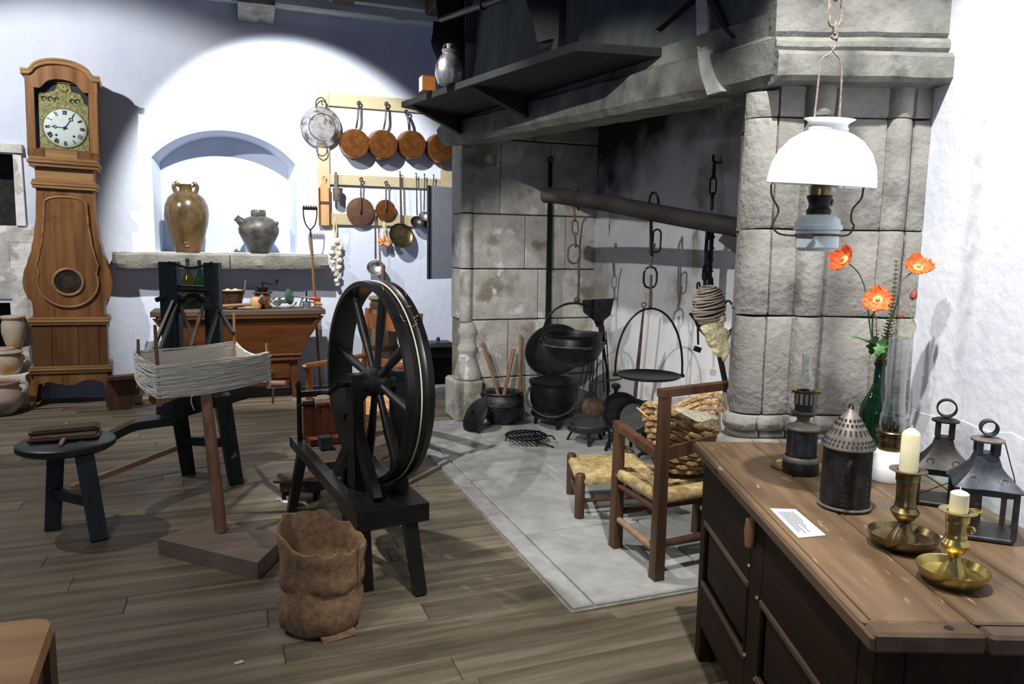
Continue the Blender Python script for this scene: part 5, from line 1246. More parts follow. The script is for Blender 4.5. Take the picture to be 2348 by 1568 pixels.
scallop(1210, 1280, 0, 125, 3.72, [(1290, -330), (1281, 80), (1278, 118), (1262, 122), (1270, 88), (1232, 97), (1226, 66), (1217, 30), (1203, -8), (1200, -330)], 'hanging_board', 'black pointed board hanging behind the shelf middle')
a_, b_ = at(1012, 45, 4.62), at(1206, -22, 3.74)
t = thing('metal_tube', 'grey metal tube slanting up from the black scalloped board', 'tube', a_); MB().tube([Vector(), local(t, b_)], .018, 12).build('tube_body', 'iron_grey', t); MB().ring(local(t, a_.lerp(b_, .55)), .02, .006, 14, (b_-a_)).build('tube_collar', 'iron', t)
# things on the shelf
p = on_sh(944, 224)+nh*.05
t = thing('card_box', 'small orange and white cardboard box at the shelf end', 'box', (p.x+.02, p.y-.05, p.z+.033))
MB().cbox(-.025, .055, -.04, .04, 0, .085, .002).build('carton', 'box_orange', t, 0); MB().box(-.027, -.025, -.04, .04, 0, .082).build('side_label', 'box_card', t, 0); MB().box(-.026, .056, -.041, .041, .0855, .0865).build('lid_flap', 'box_orange', t, 0)
p = on_sh(990, 205)+nh*.10
t = thing('tin_can', 'dented tin jug standing on the shelf by the black board', 'jug', (p.x, p.y, p.z+.0355))
MB().lathe([(0, 0), (.06, 0), (.078, .05), (.075, .10), (.05, .15), (.035, .165), (.04, .185), (.03, .185)], 24).build('jug_body', 'tin', t)
MB().tube(spline([(-.035, 0, .18), (-.02, 0, .21), (.02, 0, .215), (.035, 0, .18)], 5), .006, 6).build('handle', 'rust', t)
MB().lathe([(.014, 0), (.018, .03), (.01, .035)], 10, (0, 0, .185)).build('neck_ring', 'tin', t)
# ================================================================== hearth: crane beam and chains
bl = at(1250, 447, 4.80); br = at(1712, 524, 3.90)
t = thing('crane_beam', 'heavy dark wooden beam slung across the hearth for hanging chains', 'beam', bl)
e0, e1 = Vector(), local(t, br)
pts = [e0, e0.lerp(e1, .08)+Vector((0, 0, .008)), e0.lerp(e1, .35)+Vector((0, 0, .012)), e0.lerp(e1, .7)+Vector((0, 0, .0)), e1]
MB().tube(spline(pts, 6), .050, 14).build('beam_log', 'beam_wood', t)
MB().bar(e1+Vector((-.05, .12, -.03)), e1+Vector((.06, -.02, -.16)), .05, .08).build('knee_brace', 'beam_wood', t, 0)
MB().tube([e1, e1+Vector((.12, -.55, -.04))], .05, 10).build('beam_root', 'beam_wood', t)
def on_beam(px):
    best = min(((abs(_px(bl.lerp(br, k/200))-px), k) for k in range(201))); return bl.lerp(br, best[1]/200)
def _px(p): q = p-CAMP; return 1174+FPX*q.dot(_R2)/q.dot(_F)
def link_pts(c, L, w, axis_w, down=Vector((0, 0, -1))):
    c = Vector(c); h = L/2-w/2; out = []
    for k in range(5): a_ = pi*k/4; out.append(c+axis_w*(w/2*cos(a_))-down*(h+w/2*sin(a_)))
    for k in range(5): a_ = pi+pi*k/4; out.append(c+axis_w*(w/2*cos(a_))-down*(-h+w/2*sin(a_)))
    return out
def chain(t, top, bottom, L, w, r, mt, name='link'):
    d = (bottom-top); n = max(1, int(d.length/(L-2.2*r))); dn = d.normalized(); a1 = dn.orthogonal().normalized(); a1 = Vector((.94, -.34, 0)); a2 = dn.cross(a1).normalized()
    for k in range(n):
        MB().tube(link_pts(top+d*((k+.5)/n), d.length/n+2.2*r, w, a1 if k % 2 else a2, dn), r, 6, True).build(name, mt, t)
# chain 1 with cauldron
D1 = fwd(on_beam(1322))
c0 = on_beam(1322)
t = thing('pot_chain', 'rusty chain and pot hook carrying the round cauldron', 'chain', at(1322, 445, D1))
l_ = lambda px, py, D=D1: local(t, at(px, py, D))
MB().tube(spline([l_(1316, 480), l_(1318, 440), l_(1324, 434, D1), l_(1328, 440, D1+.1), l_(1326, 482, D1+.1)], 6), .007, 6).build('beam_loop', 'rust', t)
chain(t, l_(1317, 476), l_(1320, 565), .085, .035, .005, 'rust')
MB().tube(spline([l_(1342, 495), l_(1334, 520), l_(1330, 560), l_(1328, 600)], 5), .006, 6).build('side_rod', 'rust', t)
MB().tube(link_pts(l_(1316, 582), .12, .075, Vector((.94, -.34, 0))), .006, 6, True).build('large_ring', 'rust', t)
MB().tube(spline([l_(1326, 592), l_(1327, 640), l_(1325, 690)], 5), .009, 8).build('swivel_rod', 'rust', t)
MB().sphere(l_(1323, 688), .022, 10).build('swivel_knob', 'rust', t)
cr0 = at(1315, 772, D1)
t = thing('cauldron', 'round black iron cauldron hanging from the chain by its bail', 'cauldron', (cr0.x, cr0.y, cr0.z-.15))
R_ = 70*D1/1700
MB().lathe([(0, -.035), (R_*.45, -.03), (R_*.82, .015), (R_*.98, .08), (R_, .10), (R_*1.0, .105), (R_*.93, .15), (R_*.97, .165), (R_*1.0, .172), (R_*.95, .172), (R_*.90, .15), (R_*.94, .10), (R_*.78, .03), (0, -.01)], 40).build('pot_body', 'iron', t)
MB().ring((0, 0, .103), R_*1.0, .006, 40).build('belly_band', 'iron_grey', t)
MB().tube(spline([(-.03, -R_*1.0, .10), (-.015, -R_*1.07, .095), (0, -R_*1.02, .105), (.015, -R_*1.07, .095), (.03, -R_*1.0, .10)], 4), .005, 6).build('band_clasp', 'iron_grey', t)
hk = local(t, at(1323, 695, D1)); hs = hk.z-.12
bail = [Vector((R_*1.02*cos(a_), R_*.25*cos(a_)*0, .12+hs*max(0, sin(a_))**.8)) for a_ in [pi*i/20 for i in range(21)]]
rz = Matrix.Rotation(-YAW, 3, 'Z'); MB().tube([rz @ q for q in bail], .0075, 8).build('bail', 'iron', t)
for s_ in (-1, 1): MB().ring(rz @ Vector((s_*R_*1.0, 0, .12)), .016, .006, 12, rz @ Vector((0, 1, 0))).build('ear', 'iron', t)
# chain 2 with girdle plate
D2 = fwd(on_beam(1497))
t = thing('griddle_chain', 'dark chain of long links carrying the griddle hoop', 'chain', at(1497, 447, D2))
l_ = lambda px, py, D=D2: local(t, at(px, py, D))
MB().tube(spline([l_(1490, 505), l_(1489, 460), l_(1497, 442, D2), l_(1509, 455, D2+.1), l_(1508, 505, D2+.1)], 6), .008, 6).build('beam_loop', 'iron', t)
chain(t, l_(1493, 498), l_(1493, 585), .13, .04, .006, 'iron'); MB().tube(link_pts(l_(1506, 552), .13, .045, Vector((.94, -.34, 0))), .006, 6, True).build('spare_link', 'iron', t)
MB().tube(spline([l_(1500, 558), l_(1494, 590), l_(1490, 615)], 4), .010, 8).build('swivel', 'rust', t)
MB().tube(link_pts(l_(1491, 636), .125, .075, Vector((.94, -.34, 0))), .0065, 6, True).build('large_ring', 'iron', t)
MB().tube([l_(1493, 630), l_(1491, 705)], [.008, .011], 8).build('hook_rod', 'rust', t)
gd = at(1487, 860, D2); Rg = 75*D2/1700
t = thing('griddle', 'flat round black griddle plate hung from a tall iron hoop', 'griddle', gd)
MB().lathe([(0, -.012), (Rg*.9, -.012), (Rg, -.002), (Rg, .006), (Rg*.96, .004), (Rg*.9, -.003), (0, -.003)], 40).build('plate', 'iron', t)
hh = local(t, at(1487, 707, D2)).z
hoop = [rz @ Vector((Rg*1.04*cos(a_), 0, hh*max(0, sin(a_))**.85)) for a_ in [pi*i/26 for i in range(27)]]
MB().tube(hoop, .0065, 8).build('hoop', 'iron', t)
for s_ in (-1, 1): MB().bar(rz @ Vector((s_*Rg*.95, 0, 0)), rz @ Vector((s_*Rg*1.1, 0, 0)), .03, .016).build('lug', 'iron', t, 0)
# spit standing behind the griddle
p0, p1 = at(1455, 1010, D2+.25), at(1477, 698, D2+.12)
gz = on_z(1452, 1005, 0); p0 = on_z(1447, 1000, .015)
t = thing('iron_spit', 'long tapering iron spit with an eye, leaning behind the griddle', 'spit', p0)
e1 = local(t, at(1476, 705, fwd(p0)-.1)); MB().tube([Vector(), e1.lerp(Vector(), .4), e1], [.016, .014, .007], 8).build('spit_rod', 'rust', t); MB().ring(e1+Vector((0, 0, .02)), .016, .005, 12, (.3, 1, 0)).build('eye', 'rust', t)
# chain 3, pot hanger and distaff
D3 = fwd(on_beam(1632))+.25
t = thing('trammel', 'dark trammel of chain and toothed iron bars near the stone pillar', 'trammel', at(1640, 360, D3))
l_ = lambda px, py, D=D3: local(t, at(px, py, D))
MB().tube(spline([l_(1636, 355), l_(1637, 372), l_(1655, 372, D3+.1), l_(1640, 372)], 4), .008, 6).build('wall_hook', 'iron', t)
chain(t, l_(1638, 372), l_(1632, 480), .085, .034, .0055, 'iron')
chain(t, l_(1628, 515), l_(1616, 640), .075, .03, .005, 'iron')
MB().bar(l_(1634, 500), l_(1624, 700), .026, .012, (1, 0, 0)).build('rack_bar', 'iron', t, 0); MB().bar(l_(1622, 520), l_(1614, 700), .022, .010, (1, 0, 0)).build('rack_bar', 'iron', t, 0)
for k in range(7): MB().tube([l_(1636-k*1.5, 520+k*26), l_(1641-k*1.5, 516+k*26)], .005, 6).build('tooth', 'iron', t)
for a_ in ((1599, 650, 1604, 660, 1606, 672), (1634, 650, 1632, 645, 1628, 660)): MB().tube(spline([l_(a_[0], a_[1]+14), l_(a_[0], a_[1]), l_(a_[2], a_[3]-10), l_(a_[4], a_[5])], 4), .006, 6).build('catch', 'iron', t)
MB().tube([l_(1600, 750), l_(1601, 790)], .007, 6).build('end_rod', 'iron', t); MB().bar(l_(1592, 798), l_(1606, 803), .03, .03).build('weight', 'iron', t, 0)
MB().tube([l_(1612, 690), l_(1600, 755)], .005, 6).build('end_rod', 'iron', t)
db = on_z(1668, 945, .02); D4 = fwd(db) if fwd(db) < 4.2 else 4.0; D4 = 3.75
db = at(1668, 930, D4); 
t = thing('distaff', 'distaff with wicker cage and cream wool leaning beside the pillar', 'distaff', (at(1672, 1000, D4).x, at(1672, 1000, D4).y, 0))
l_ = lambda px, py, D=D4: local(t, at(px, py, D))
ft = Vector((.02, .02, .012)); MB().tube([ft, l_(1664, 880), l_(1645, 790), l_(1615, 690)], [.014, .015, .014, .011], 10).build('staff', 'black_wood', t)
m = MB(); cc = l_(1628, 695); 
for k in range(22):
    f = k/21; z = -.09+.17*f; r = .082*sqrt(max(.08, 1-((f-.45)/.62)**2)); ax_ = Vector((-.25+.1*sin(k), .1*cos(k*2), 1)).normalized()
    m.ring(cc+Vector((-.02*f, 0, z)), r, .0045, 20, ax_, 5)
m.build('wicker_cage', 'rope_wire', t)
MB().sphere(cc, .072, 16, .085).build('cage_core', 'rust', t)
m = MB()
for (px, py, r, s1) in ((1632, 750, .055, 1), (1645, 772, .05, 2), (1652, 800, .04, 3), (1640, 735, .05, 4), (1659, 818, .024, 5)):
    q = MB().sphere(l_(px, py), r, 18, r*1.3); q.jitter(.025, 22, s1); m.add(q.v, q.f)
m.build('wool', 'wool', t, 60)
for sx in (-1, 1): MB().tube(spline([l_(1630+sx*28, 700), l_(1632+sx*40, 690), l_(1640+sx*48, 720), l_(1640+sx*40, 750), l_(1640+sx*12, 780)], 5), .005, 6).build('cage_rib', 'black_wood', t)
MB().tube([l_(1582, 718), l_(1640, 790)], .008, 6).build('cage_stick', 'black_wood', t); MB().tube([l_(1690, 735), l_(1655, 800)], .006, 6).build('cage_stick', 'black_wood', t)
# ------------------------------------------------------------------ pots on the hearth
def G(px, py, z=.011): return on_z(px, py, z)
p = G(1150, 968); r = 50*fwd(p)/1700
t = thing('bellied_pot', 'bellied black iron pot with two wooden ladle handles inside', 'pot', p)
MB().lathe([(0, 0), (r*.55, 0), (r*.85, .05), (r, .12), (r*.98, .16), (r*.80, .215), (r*.78, .23), (r*.90, .248), (r*.88, .255), (r*.74, .24), (r*.72, .21), (r*.9, .14), (r*.5, .02), (0, .02)], 36).build('pot_body', 'iron_grey', t)
MB().ring((0, 0, .15), r*1.0, .005, 36).build('belly_line', 'iron', t)
MB().tube(spline([rz @ Vector(q) for q in ((r*.85, -.02, .225), (r*.75, -r*.7, .17), (.0, -r*1.02, .13), (-r*.7, -r*.75, .17))], 6), .006, 6).build('bail', 'iron', t)
for s_ in (-1, 1): MB().ring(rz @ Vector((s_*r*.88, 0, .225)), .016, .006, 12, rz @ Vector((0, 1, 0))).build('ear', 'iron', t)
for nm, lb, a_, b_, rr in (('wooden_spoon', 'long wooden spoon handle leaning left in the bellied pot', (1148, 905), (1107, 786), .016), ('wooden_ladle', 'wooden ladle handle leaning right in the bellied pot', (1152, 905), (1178, 800), .019)):
    q = at(*a_, fwd(p)); t2 = thing(nm, lb, 'spoon', q-Vector((0, 0, .06)), 0, 'wooden handles in the pot'); e = local(t2, at(*b_, fwd(p)+.08)); MB().tube([Vector((0, 0, 0)), e.lerp(Vector(), .5), e], [rr*.9, rr*.85, rr], 8).build('handle', 'stick_wood_z', t2); MB().sphere((0, 0, -.02), .03, 10, .02).build('bowl', 'stick_wood_z', t2)
q = G(1092, 985); t = thing('iron_cover', 'black iron pot cover leaning against the bellied pot', 'cover', (q.x-.03, q.y, q.z))
ax_ = (rz @ Vector((-.72, -.45, .52))).normalized(); MB().lathe([(0, .022), (.04, .022), (.12, .012), (.142, 0), (.142, -.006), (0, .004)], 32, (.02, 0, .115), ax_).build('disc', 'iron', t); MB().tube(arc(Vector((.02, 0, .115))+ax_*.02, .025, 0, 180, 8, ax_, rz @ Vector((.2, .8, .5))), .006, 6).build('handle', 'iron', t)
q = G(1192, 962); t = thing('wooden_paddle', 'tall wooden stirring paddle leaning against the jamb', 'paddle', q)
e = local(t, at(1194, 768, fwd(q)+.12)); MB().tube([Vector((0, 0, .0)), e*.12, e*.25, e*.42, e], [.03, .04, .034, .019, .015], 10, False, .5).build('blade_and_shaft', 'stick_wood_z', t)
p = G(1268, 975); r = 56*fwd(p)/1700
t = thing('tripod_pot', 'large lidded black iron pot on three feet', 'pot', p)
for k in range(3): a_ = radians(-100+120*k); MB().tube([(r*.7*cos(a_), r*.7*sin(a_), .09), (r*.78*cos(a_), r*.78*sin(a_), 0)], [.02, .014], 8).build('foot', 'iron', t)
MB().lathe([(0, .055), (r*.7, .06), (r*.92, .09), (r*.94, .12), (r*.86, .13), (r*.97, .20), (r, .28), (r*.98, .33), (r*1.04, .345), (r*1.04, .352), (r*.95, .352), (0, .34)], 40).build('pot_body', 'iron', t)
MB().lathe([(r*1.05, .352), (r*1.05, .362), (r*.8, .375), (r*.5, .39), (0, .395)], 40).build('lid', 'iron', t)
MB().tube(spline([rz @ Vector(q) for q in ((-.045, 0, .39), (-.03, 0, .425), (.03, 0, .425), (.045, 0, .39))], 5), .008, 8).build('lid_handle', 'iron', t)
MB().tube(spline([rz @ Vector(q) for q in ((-r*1.02, 0, .30), (-r*1.12, -.06, .2), (-r*.6, -r*.95, .13), (0, -r*1.1, .115), (r*.6, -r*.95, .15), (r*.85, -r*.6, .2))], 6), .008, 8).build('bail', 'iron_grey', t)
# long handled frying pan on the jamb
q = on_y(1262, 372, 5.60)
t = thing('frying_pan', 'huge black frying pan with very long handle against the jamb', 'frying pan', q)
e = local(t, on_y(1257, 752, 5.58)); MB().bar(Vector((0, 0, 0)), e, .03, .016, (0, 1, 0), .05, .018).build('long_handle', 'iron', t, 0); MB().ring((0, 0, .02), .02, .006, 12, (0, 1, 0)).build('eye', 'iron', t)
pc = local(t, on_y(1271, 803, 5.40)); ax_ = Vector((-.52, -.70, .62)).normalized()
MB().lathe([(0, -.07), (.16, -.068), (.205, -.045), (.24, .0), (.244, .004), (.235, .004), (.20, -.036), (.155, -.058), (0, -.06)], 40, pc, ax_).build('pan', 'iron', t)
# shovel/peel
q = at(1388, 965, 5.0); gq = on_z(1392, 1000, .012); D5 = 5.05
t = thing('fire_shovel', 'square black fire shovel standing blade up behind the cauldron', 'shovel', (at(1400, 960, D5).x, at(1400, 960, D5).y, .012))
l_ = lambda px, py, D=D5: local(t, at(px, py, D))
MB().prism([(0, 0)], (0, 0, 0), (1, 0, 0), (0, 0, 1), (0, 0, 0)) if False else None
P = [l_(1335, 688), l_(1408, 684), l_(1400, 722), l_(1385, 735), l_(1382, 750), l_(1368, 750), l_(1362, 735), l_(1338, 716)]; dv = Vector((.004, .012, 0))
MB().add(P+[x+dv for x in P], [tuple(range(8)), tuple(range(15, 7, -1))]+[(i, 8+i, 8+(i+1) % 8, (i+1) % 8) for i in range(8)]).build('blade', 'iron', t, 0)
MB().tube([l_(1375, 745), l_(1392, 850), Vector((0, 0, 0))], [.014, .009, .008], 8).build('shaft', 'iron', t)
# chestnut roaster: pierced ball pan on long wires
q = at(1362, 935, 4.9); t = thing('chestnut_roaster', 'round pierced chestnut roaster hanging from long wires', 'roaster', q)
MB().sphere((0, 0, 0), .082, 24, .075).build('ball_pan', 'rust', t); MB().lathe([(.02, .07), (.014, .10), (.02, .105), (0, .11)], 12).build('knob', 'iron', t)
for k, (x0, y0, x1, y1) in enumerate(((1350, 905, 1362, 820), (1357, 900, 1366, 820), (1366, 900, 1373, 800), (1385, 900, 1380, 780), (1398, 900, 1390, 800), (1330, 885, 1352, 800), (1338, 890, 1368, 800))):
    a_, b_ = local(t, at(x0, y0, 4.92)), local(t, at(x1, y1-40, 4.96)); MB().tube([a_, b_], .0042, 5).build('wire', 'iron', t)
MB().tube([local(t, at(1350, 880, 4.88)), local(t, at(1425, 868, 4.75))], .006, 6).build('cross_rod', 'iron_grey', t)
# andirons
def andiron(label, px, ytop, ybot, D):
    ft = G(px, ybot); t = thing('andiron', label, 'andiron', ft, 0, 'andirons')
    h = local(t, at(px-2, ytop, fwd(ft))).z
    MB().tube([(0, 0, .06), (0, 0, h)], [.018, .014], 8).build('post', 'iron', t); MB().lathe([(0, -.02), (.026, -.016), (.034, 0), (.026, .016), (0, .022)], 14, (0, 0, h)).build('knob', 'iron', t)
    for s_ in (-1, 1): MB().tube(spline([(0, 0, .07), (.05*s_, -.01, .055), (.075*s_, -.015, .0)], 5), .012, 8).build('foot', 'iron', t)
    MB().bar((0, 0, .075), (.12, .38, .075), .02, .02).build('log_bar', 'iron', t, 0); MB().tube([(.12, .38, .075), (.12, .38, 0)], .012, 8).build('rear_foot', 'iron', t)
    MB().tube(spline([(.0, -.02, .22), (-.04, -.05, .24), (-.05, -.05, .19)], 4), .008, 6).build('side_hook', 'iron', t)
andiron('iron andiron with knob between roaster and pierced pan', 1408, 885, 1030, 4.6); andiron('iron andiron nearest the low rush stool', 1476, 925, 1062, 4.4)
# black pans leaning in the dark corner
for lb, px, py, D, r, ax_ in (('black round pan leaning behind the andirons', 1425, 945, 4.85, .13, (-.3, -.85, .4)), ('black oval dish leaning right of the andirons', 1452, 955, 4.55, .11, (-.6, -.65, .4))):
    q = at(px, py, D); t = thing('leaning_pan', lb, 'pan', (q.x, q.y, .012)); MB().lathe([(0, -.02), (r*.8, -.018), (r, .01), (r*1.02, .014), (r*.95, .01), (r*.78, -.01), (0, -.012)], 32, (0, 0, q.z-.012), Vector(ax_)).build('dish', 'iron', t); MB().ring(Vector((0, 0, q.z-.012)), r*1.02, .006, 32, Vector(ax_)).build('rim', 'iron', t)
# round trivet with bars
p = G(1206, 1012); r = 48*fwd(p)/1700
t = thing('grid_trivet', 'round low iron trivet with crossed bars on the hearth stones', 'trivet', p)
MB().ring((0, 0, .045), r, .006, 36).build('outer_ring', 'iron', t)
for k in range(-4, 5):
    x = r*k/4.8; h = sqrt(r*r-x*x); MB().bar((x, -h, .045), (x, h, .045), .014, .006).build('grid_bar', 'iron', t, 0)
for k in (-1, 1): MB().bar((-sqrt(r*r-(.4*r)**2), .4*r*k, .052), (sqrt(r*r-(.4*r)**2), .4*r*k, .052), .014, .006).build('grid_bar', 'iron', t, 0)
for k in range(3): a_ = radians(-80+120*k); MB().tube([(r*.95*cos(a_), r*.95*sin(a_), .045), (r*cos(a_), r*sin(a_), 0)], .008, 6).build('foot', 'rust', t)
MB().tube([rz @ Vector((r*.5, -r*.8, .03)), rz @ Vector((r*1.3, -r*1.1, .006))], .006, 6).build('handle', 'iron', t); MB().tube(spline([rz @ Vector((r*.95, 0, .045)), rz @ Vector((r*1.25, -.03, .05)), rz @ Vector((r*1.4, -.05, .03))], 4), .006, 6).build('handle', 'iron', t)
# pierced footed pan
p = G(1345, 1012); r = 55*fwd(p)/1700
t = thing('pierced_pan', 'shallow pierced iron pan on splayed feet', 'pan', p)
MB().lathe([(0, .075), (r*.6, .075), (r*.85, .09), (r*.98, .13), (r, .135), (r*.99, .145), (0, .15)], 36).build('pan_body', 'iron_grey', t)
m = MB()
for k in range(1, 5):
    for i in range(5*k): a_ = 2*pi*i/(5*k); m.lathe([(0, .001), (.004, 0)], 6, (r*k/5*cos(a_), r*k/5*sin(a_), .148+.002*(1-k/5)))
m.build('pierced_holes', 'rust', t, 0)['kind'] = 'stuff'
for k in range(3): a_ = radians(-110+125*k); MB().bar((r*.6*cos(a_), r*.6*sin(a_), .085), (r*.85*cos(a_), r*.85*sin(a_), 0), .022, .014).build('foot', 'iron', t, 0)
for s_ in (-.7, .75): MB().ring(rz @ Vector((r*s_, -r*.5, .13)), .02, .006, 12, (0, 1, .2)).build('lug', 'iron', t)
# ------------------------------------------------------------------ fireside armchair with rush seat
random.seed(11)
NB = Vector((1.648, 2.585, 0)); NF = Vector((1.648, 2.945, 0)); XB = NB+Vector((.44, .04, 0)); XF = NF+Vector((.47, .02, 0))
t = thing('fireside_chair', 'low brown wooden armchair with straw rush seat beside the pillar', 'chair', (NB+XF)/2)
def c2(p, z): return local(t, Vector((p.x, p.y, z+.011)))
top = {}
zb = at(1533, 903, fwd(NB)).z; zf = at(1427, 978, fwd(NF)).z
for p, z in ((NB, zb), (XB, zb), (NF, zf), (XF, zf)):
    MB().bar(c2(p, 0), c2(p, z-.011)+Vector((.0, -.01 if z == zb else 0, 0)), .050, .048, (1, 0, 0), .040, .038).build('back_post' if z == zb else 'front_post', 'brown_wood', t, 0)
MB().bar(c2(NB, zb-.005)+Vector((-.025, -.012, 0)), c2(XB, zb)+Vector((.03, -.012, .01)), .045, .032).build('top_rail', 'brown_wood', t, 0)
MB().bar(c2(NB, zb-.27), c2(XB, zb-.22), .02, .055).build('back_rail', 'brown_wood', t, 0)
for f_, b_ in ((NF, NB), (XF, XB)):
    MB().bar(c2(f_, zf-.005)+Vector((0, .03, 0)), c2(b_, zf-.055), .038, .036).build('arm', 'brown_wood', t, 0)
    turned(c2(f_, .14), c2(b_, .12), .016, 'rung', 'stick_wood', t); turned(c2(f_, .30), c2(b_, .30), .014, 'rung', 'brown_wood', t)
turned(c2(NB, .15), c2(XB, .15), .018, 'rung', 'brown_wood', t); turned(c2(NF, .17), c2(XF, .17), .018, 'rung', 'brown_wood', t)
rush_seat([c2(NB, 0), c2(XB, 0), c2(XF, 0), c2(NF, 0)], local(t, Vector((0, 0, .375))).z, t, 'rush', 14)
# low rush stool in front of it
s0 = G(1328, 1186); s1 = s0+Vector((.40, -.05, 0)); s2 = s0+Vector((.12, .36, 0)); s3 = s1+Vector((.08, .38, 0))
t = thing('rush_stool', 'low rush stool with dark posts in front of the armchair', 'stool', (s0+s3)/2)
sz = at(1308, 1085, fwd(s0)).z
for p in (s0, s1, s2, s3): MB().tube([local(t, p), local(t, Vector((p.x, p.y, sz-.01))), local(t, Vector((p.x, p.y, sz)))], [.026, .027, .02], 10).build('leg', 'brown_wood', t)
for a_, b_ in ((s0, s1), (s0, s2), (s2, s3), (s1, s3)): turned(local(t, a_+Vector((0, 0, .09))), local(t, b_+Vector((0, 0, .09))), .011, 'rung', 'brown_wood', t)
rush_seat([local(t, Vector((p.x, p.y, 0))) for p in (s0, s1, s3, s2)], local(t, Vector((0, 0, sz-.03))).z, t, 'rush', 14)
# basket of fleece on the armchair
bc = (NB+XF)/2+Vector((.05, .06, 0)); bz_ = .40
t = thing('wool_basket', 'woven wicker basket of raw fleece standing on the armchair seat', 'basket', (bc.x, bc.y, bz_), radians(15))
NS_ = 22
for k in range(11):
    f = k/10; R0_ = .128+.078*f**.85; pts = []
    for i in range(88):
        a_ = 2*pi*i/88; rr = R0_+.0085*sin(NS_/2*a_+pi*(k % 2)); pts.append((rr*cos(a_), rr*.88*sin(a_), .014+.25*f+.05*cos(2*a_)*f))
    MB().tube(pts, .0125, 6, True).build('weave_row', 'wicker', t)
for i in range(NS_):
    a_ = 2*pi*(i+.5)/NS_; MB().tube([(R0_*cos(a_), R0_*.88*sin(a_), z) for R0_, z in ((.126, .0), (.165, .12+.02*cos(2*a_)), (.203, .265+.05*cos(2*a_)))], .006, 6).build('stake', 'stick_wood_z', t)
MB().lathe([(0, .004), (.125, .004), (.125, .014), (0, .016)], 24).build('basket_floor', 'wicker', t)
m = MB(); pts = [(.208*cos(2*pi*i/40), .184*sin(2*pi*i/40), .273+.05*cos(4*pi*i/40)) for i in range(40)]; m.tube(pts, .010, 7, True); m.build('braided_rim', 'wicker', t)
q = MB().lathe([(.13, .12), (.175, .20), (.15, .235), (.08, .255), (0, .26)], 28); q.jitter(.02, 18).build('fleece', 'fleece', t, 60)
t2 = thing('spindle_stick', 'thin pale stick poking out of the wool basket', 'stick', at(1520, 985, fwd(bc)-.08)); MB().tube([Vector((0, 0, 0)), local(t2, at(1460, 934, fwd(bc)-.05))], [.007, .004], 6).build('stick', 'board_wood', t2)
# ================================================================== panelled chest on the right (own frame: x to the right, y away from the camera)
CO = W(.93, 1.84)
t = thing('panelled_chest', 'dark panelled oak chest with worn brown plank top', 'chest', CO, -YAW)
X0, X1, Y0, Y1, CZ = -.275, .275, -.60, .60, .715
TZ_ = .75
MB().box(X0+.02, X1-.01, Y0+.02, Y1-.02, .13, CZ-.002).build('carcass', 'chest_side', t, 0)
for k, (a_, b_) in enumerate(((-.30, -.105), (-.102, .085), (.088, .305))): MB().cbox(a_, b_, -.595, .635, CZ, TZ_, .004).build('top_plank', 'chest_top', t, 0)
MB().cbox(-.30, -.104, -.64, -.597, CZ-.002, TZ_+.001, .006).build('end_cleat', 'chest_edge', t, 0); MB().cbox(-.099, .305, -.64, -.597, CZ-.004, TZ_-.002, .006).build('end_cleat', 'chest_edge', t, 0)
MB().cbox(-.306, -.296, -.64, .635, CZ+.002, TZ_-.006, .003).build('edge_bead', 'chest_edge', t, 0)
MB().tube([(-.285, -.59, TZ_+.0005), (-.285, .63, TZ_+.0005)], .0018, 5).build('scribed_line', 'chest_edge', t)
for x, y in ((-.16, -.618), (.02, -.618), (.02, .3)): MB().lathe([(0, .003), (.008, .002), (.009, 0)], 10, (x, y, TZ_)).build('nail_head', 'iron', t)
for i in range(2): MB().sphere((-.30, .33+.02*i, CZ+.02), .009, 8).build('knot', 'iron', t)
# corner posts
for x in (X0, X1-.055):
    for y in (Y0, Y1-.06): MB().cbox(x, x+.055, y, y+.06, 0, CZ, .004).build('corner_post', 'chest_side', t, 0)
cy = .03
def face_rail(y0, y1, z0, z1, name): MB().cbox(X0-.001, X0+.025, y0, y1, z0, z1, .004).build(name, 'chest_side', t, 0)
face_rail(cy-.05, cy+.05, .13, CZ, 'middle_stile'); face_rail(Y0+.06, cy-.05, .50, CZ, 'top_rail'); face_rail(cy+.05, Y1-.06, .50, CZ, 'top_rail')
face_rail(Y0+.06, cy-.05, .13, .285, 'bottom_rail'); face_rail(cy+.05, Y1-.06, .13, .285, 'bottom_rail')
for y0, y1 in ((Y0+.06, cy-.05), (cy+.05, Y1-.06)):
    pn = MB(); d = .035
    pn.loft([[(X0+.016, y0, .285), (X0+.016, y1, .285), (X0+.016, y1, .50), (X0+.016, y0, .50)], [(X0+.004, y0+d, .285+d), (X0+.004, y1-d, .285+d), (X0+.004, y1-d, .50-d), (X0+.004, y0+d, .50-d)]]).build('raised_panel', 'chest_side', t, 0)
    for z in (.288, .497): MB().cbox(X0-.007, X0+.008, y0, y1, z-.010, z+.010, .004).build('panel_moulding', 'chest_edge', t, 0)
    for y in (y0+.006, y1-.006): MB().cbox(X0-.005, X0+.008, y-.006, y+.006, .298, .487, .003).build('panel_moulding', 'chest_side', t, 0)
# end panel (near side)
MB().cbox(X0+.055, X1-.055, Y0+.002, Y0+.02, .50, CZ, .003).build('end_rail', 'chest_side', t, 0); MB().cbox(X0+.055, X1-.055, Y0+.002, Y0+.02, .13, .28, .003).build('end_rail', 'chest_side', t, 0)
MB().cbox(X0+.055, X1-.055, Y0+.012, Y0+.024, .28, .50, .003).build('end_panel', 'chest_side', t, 0)
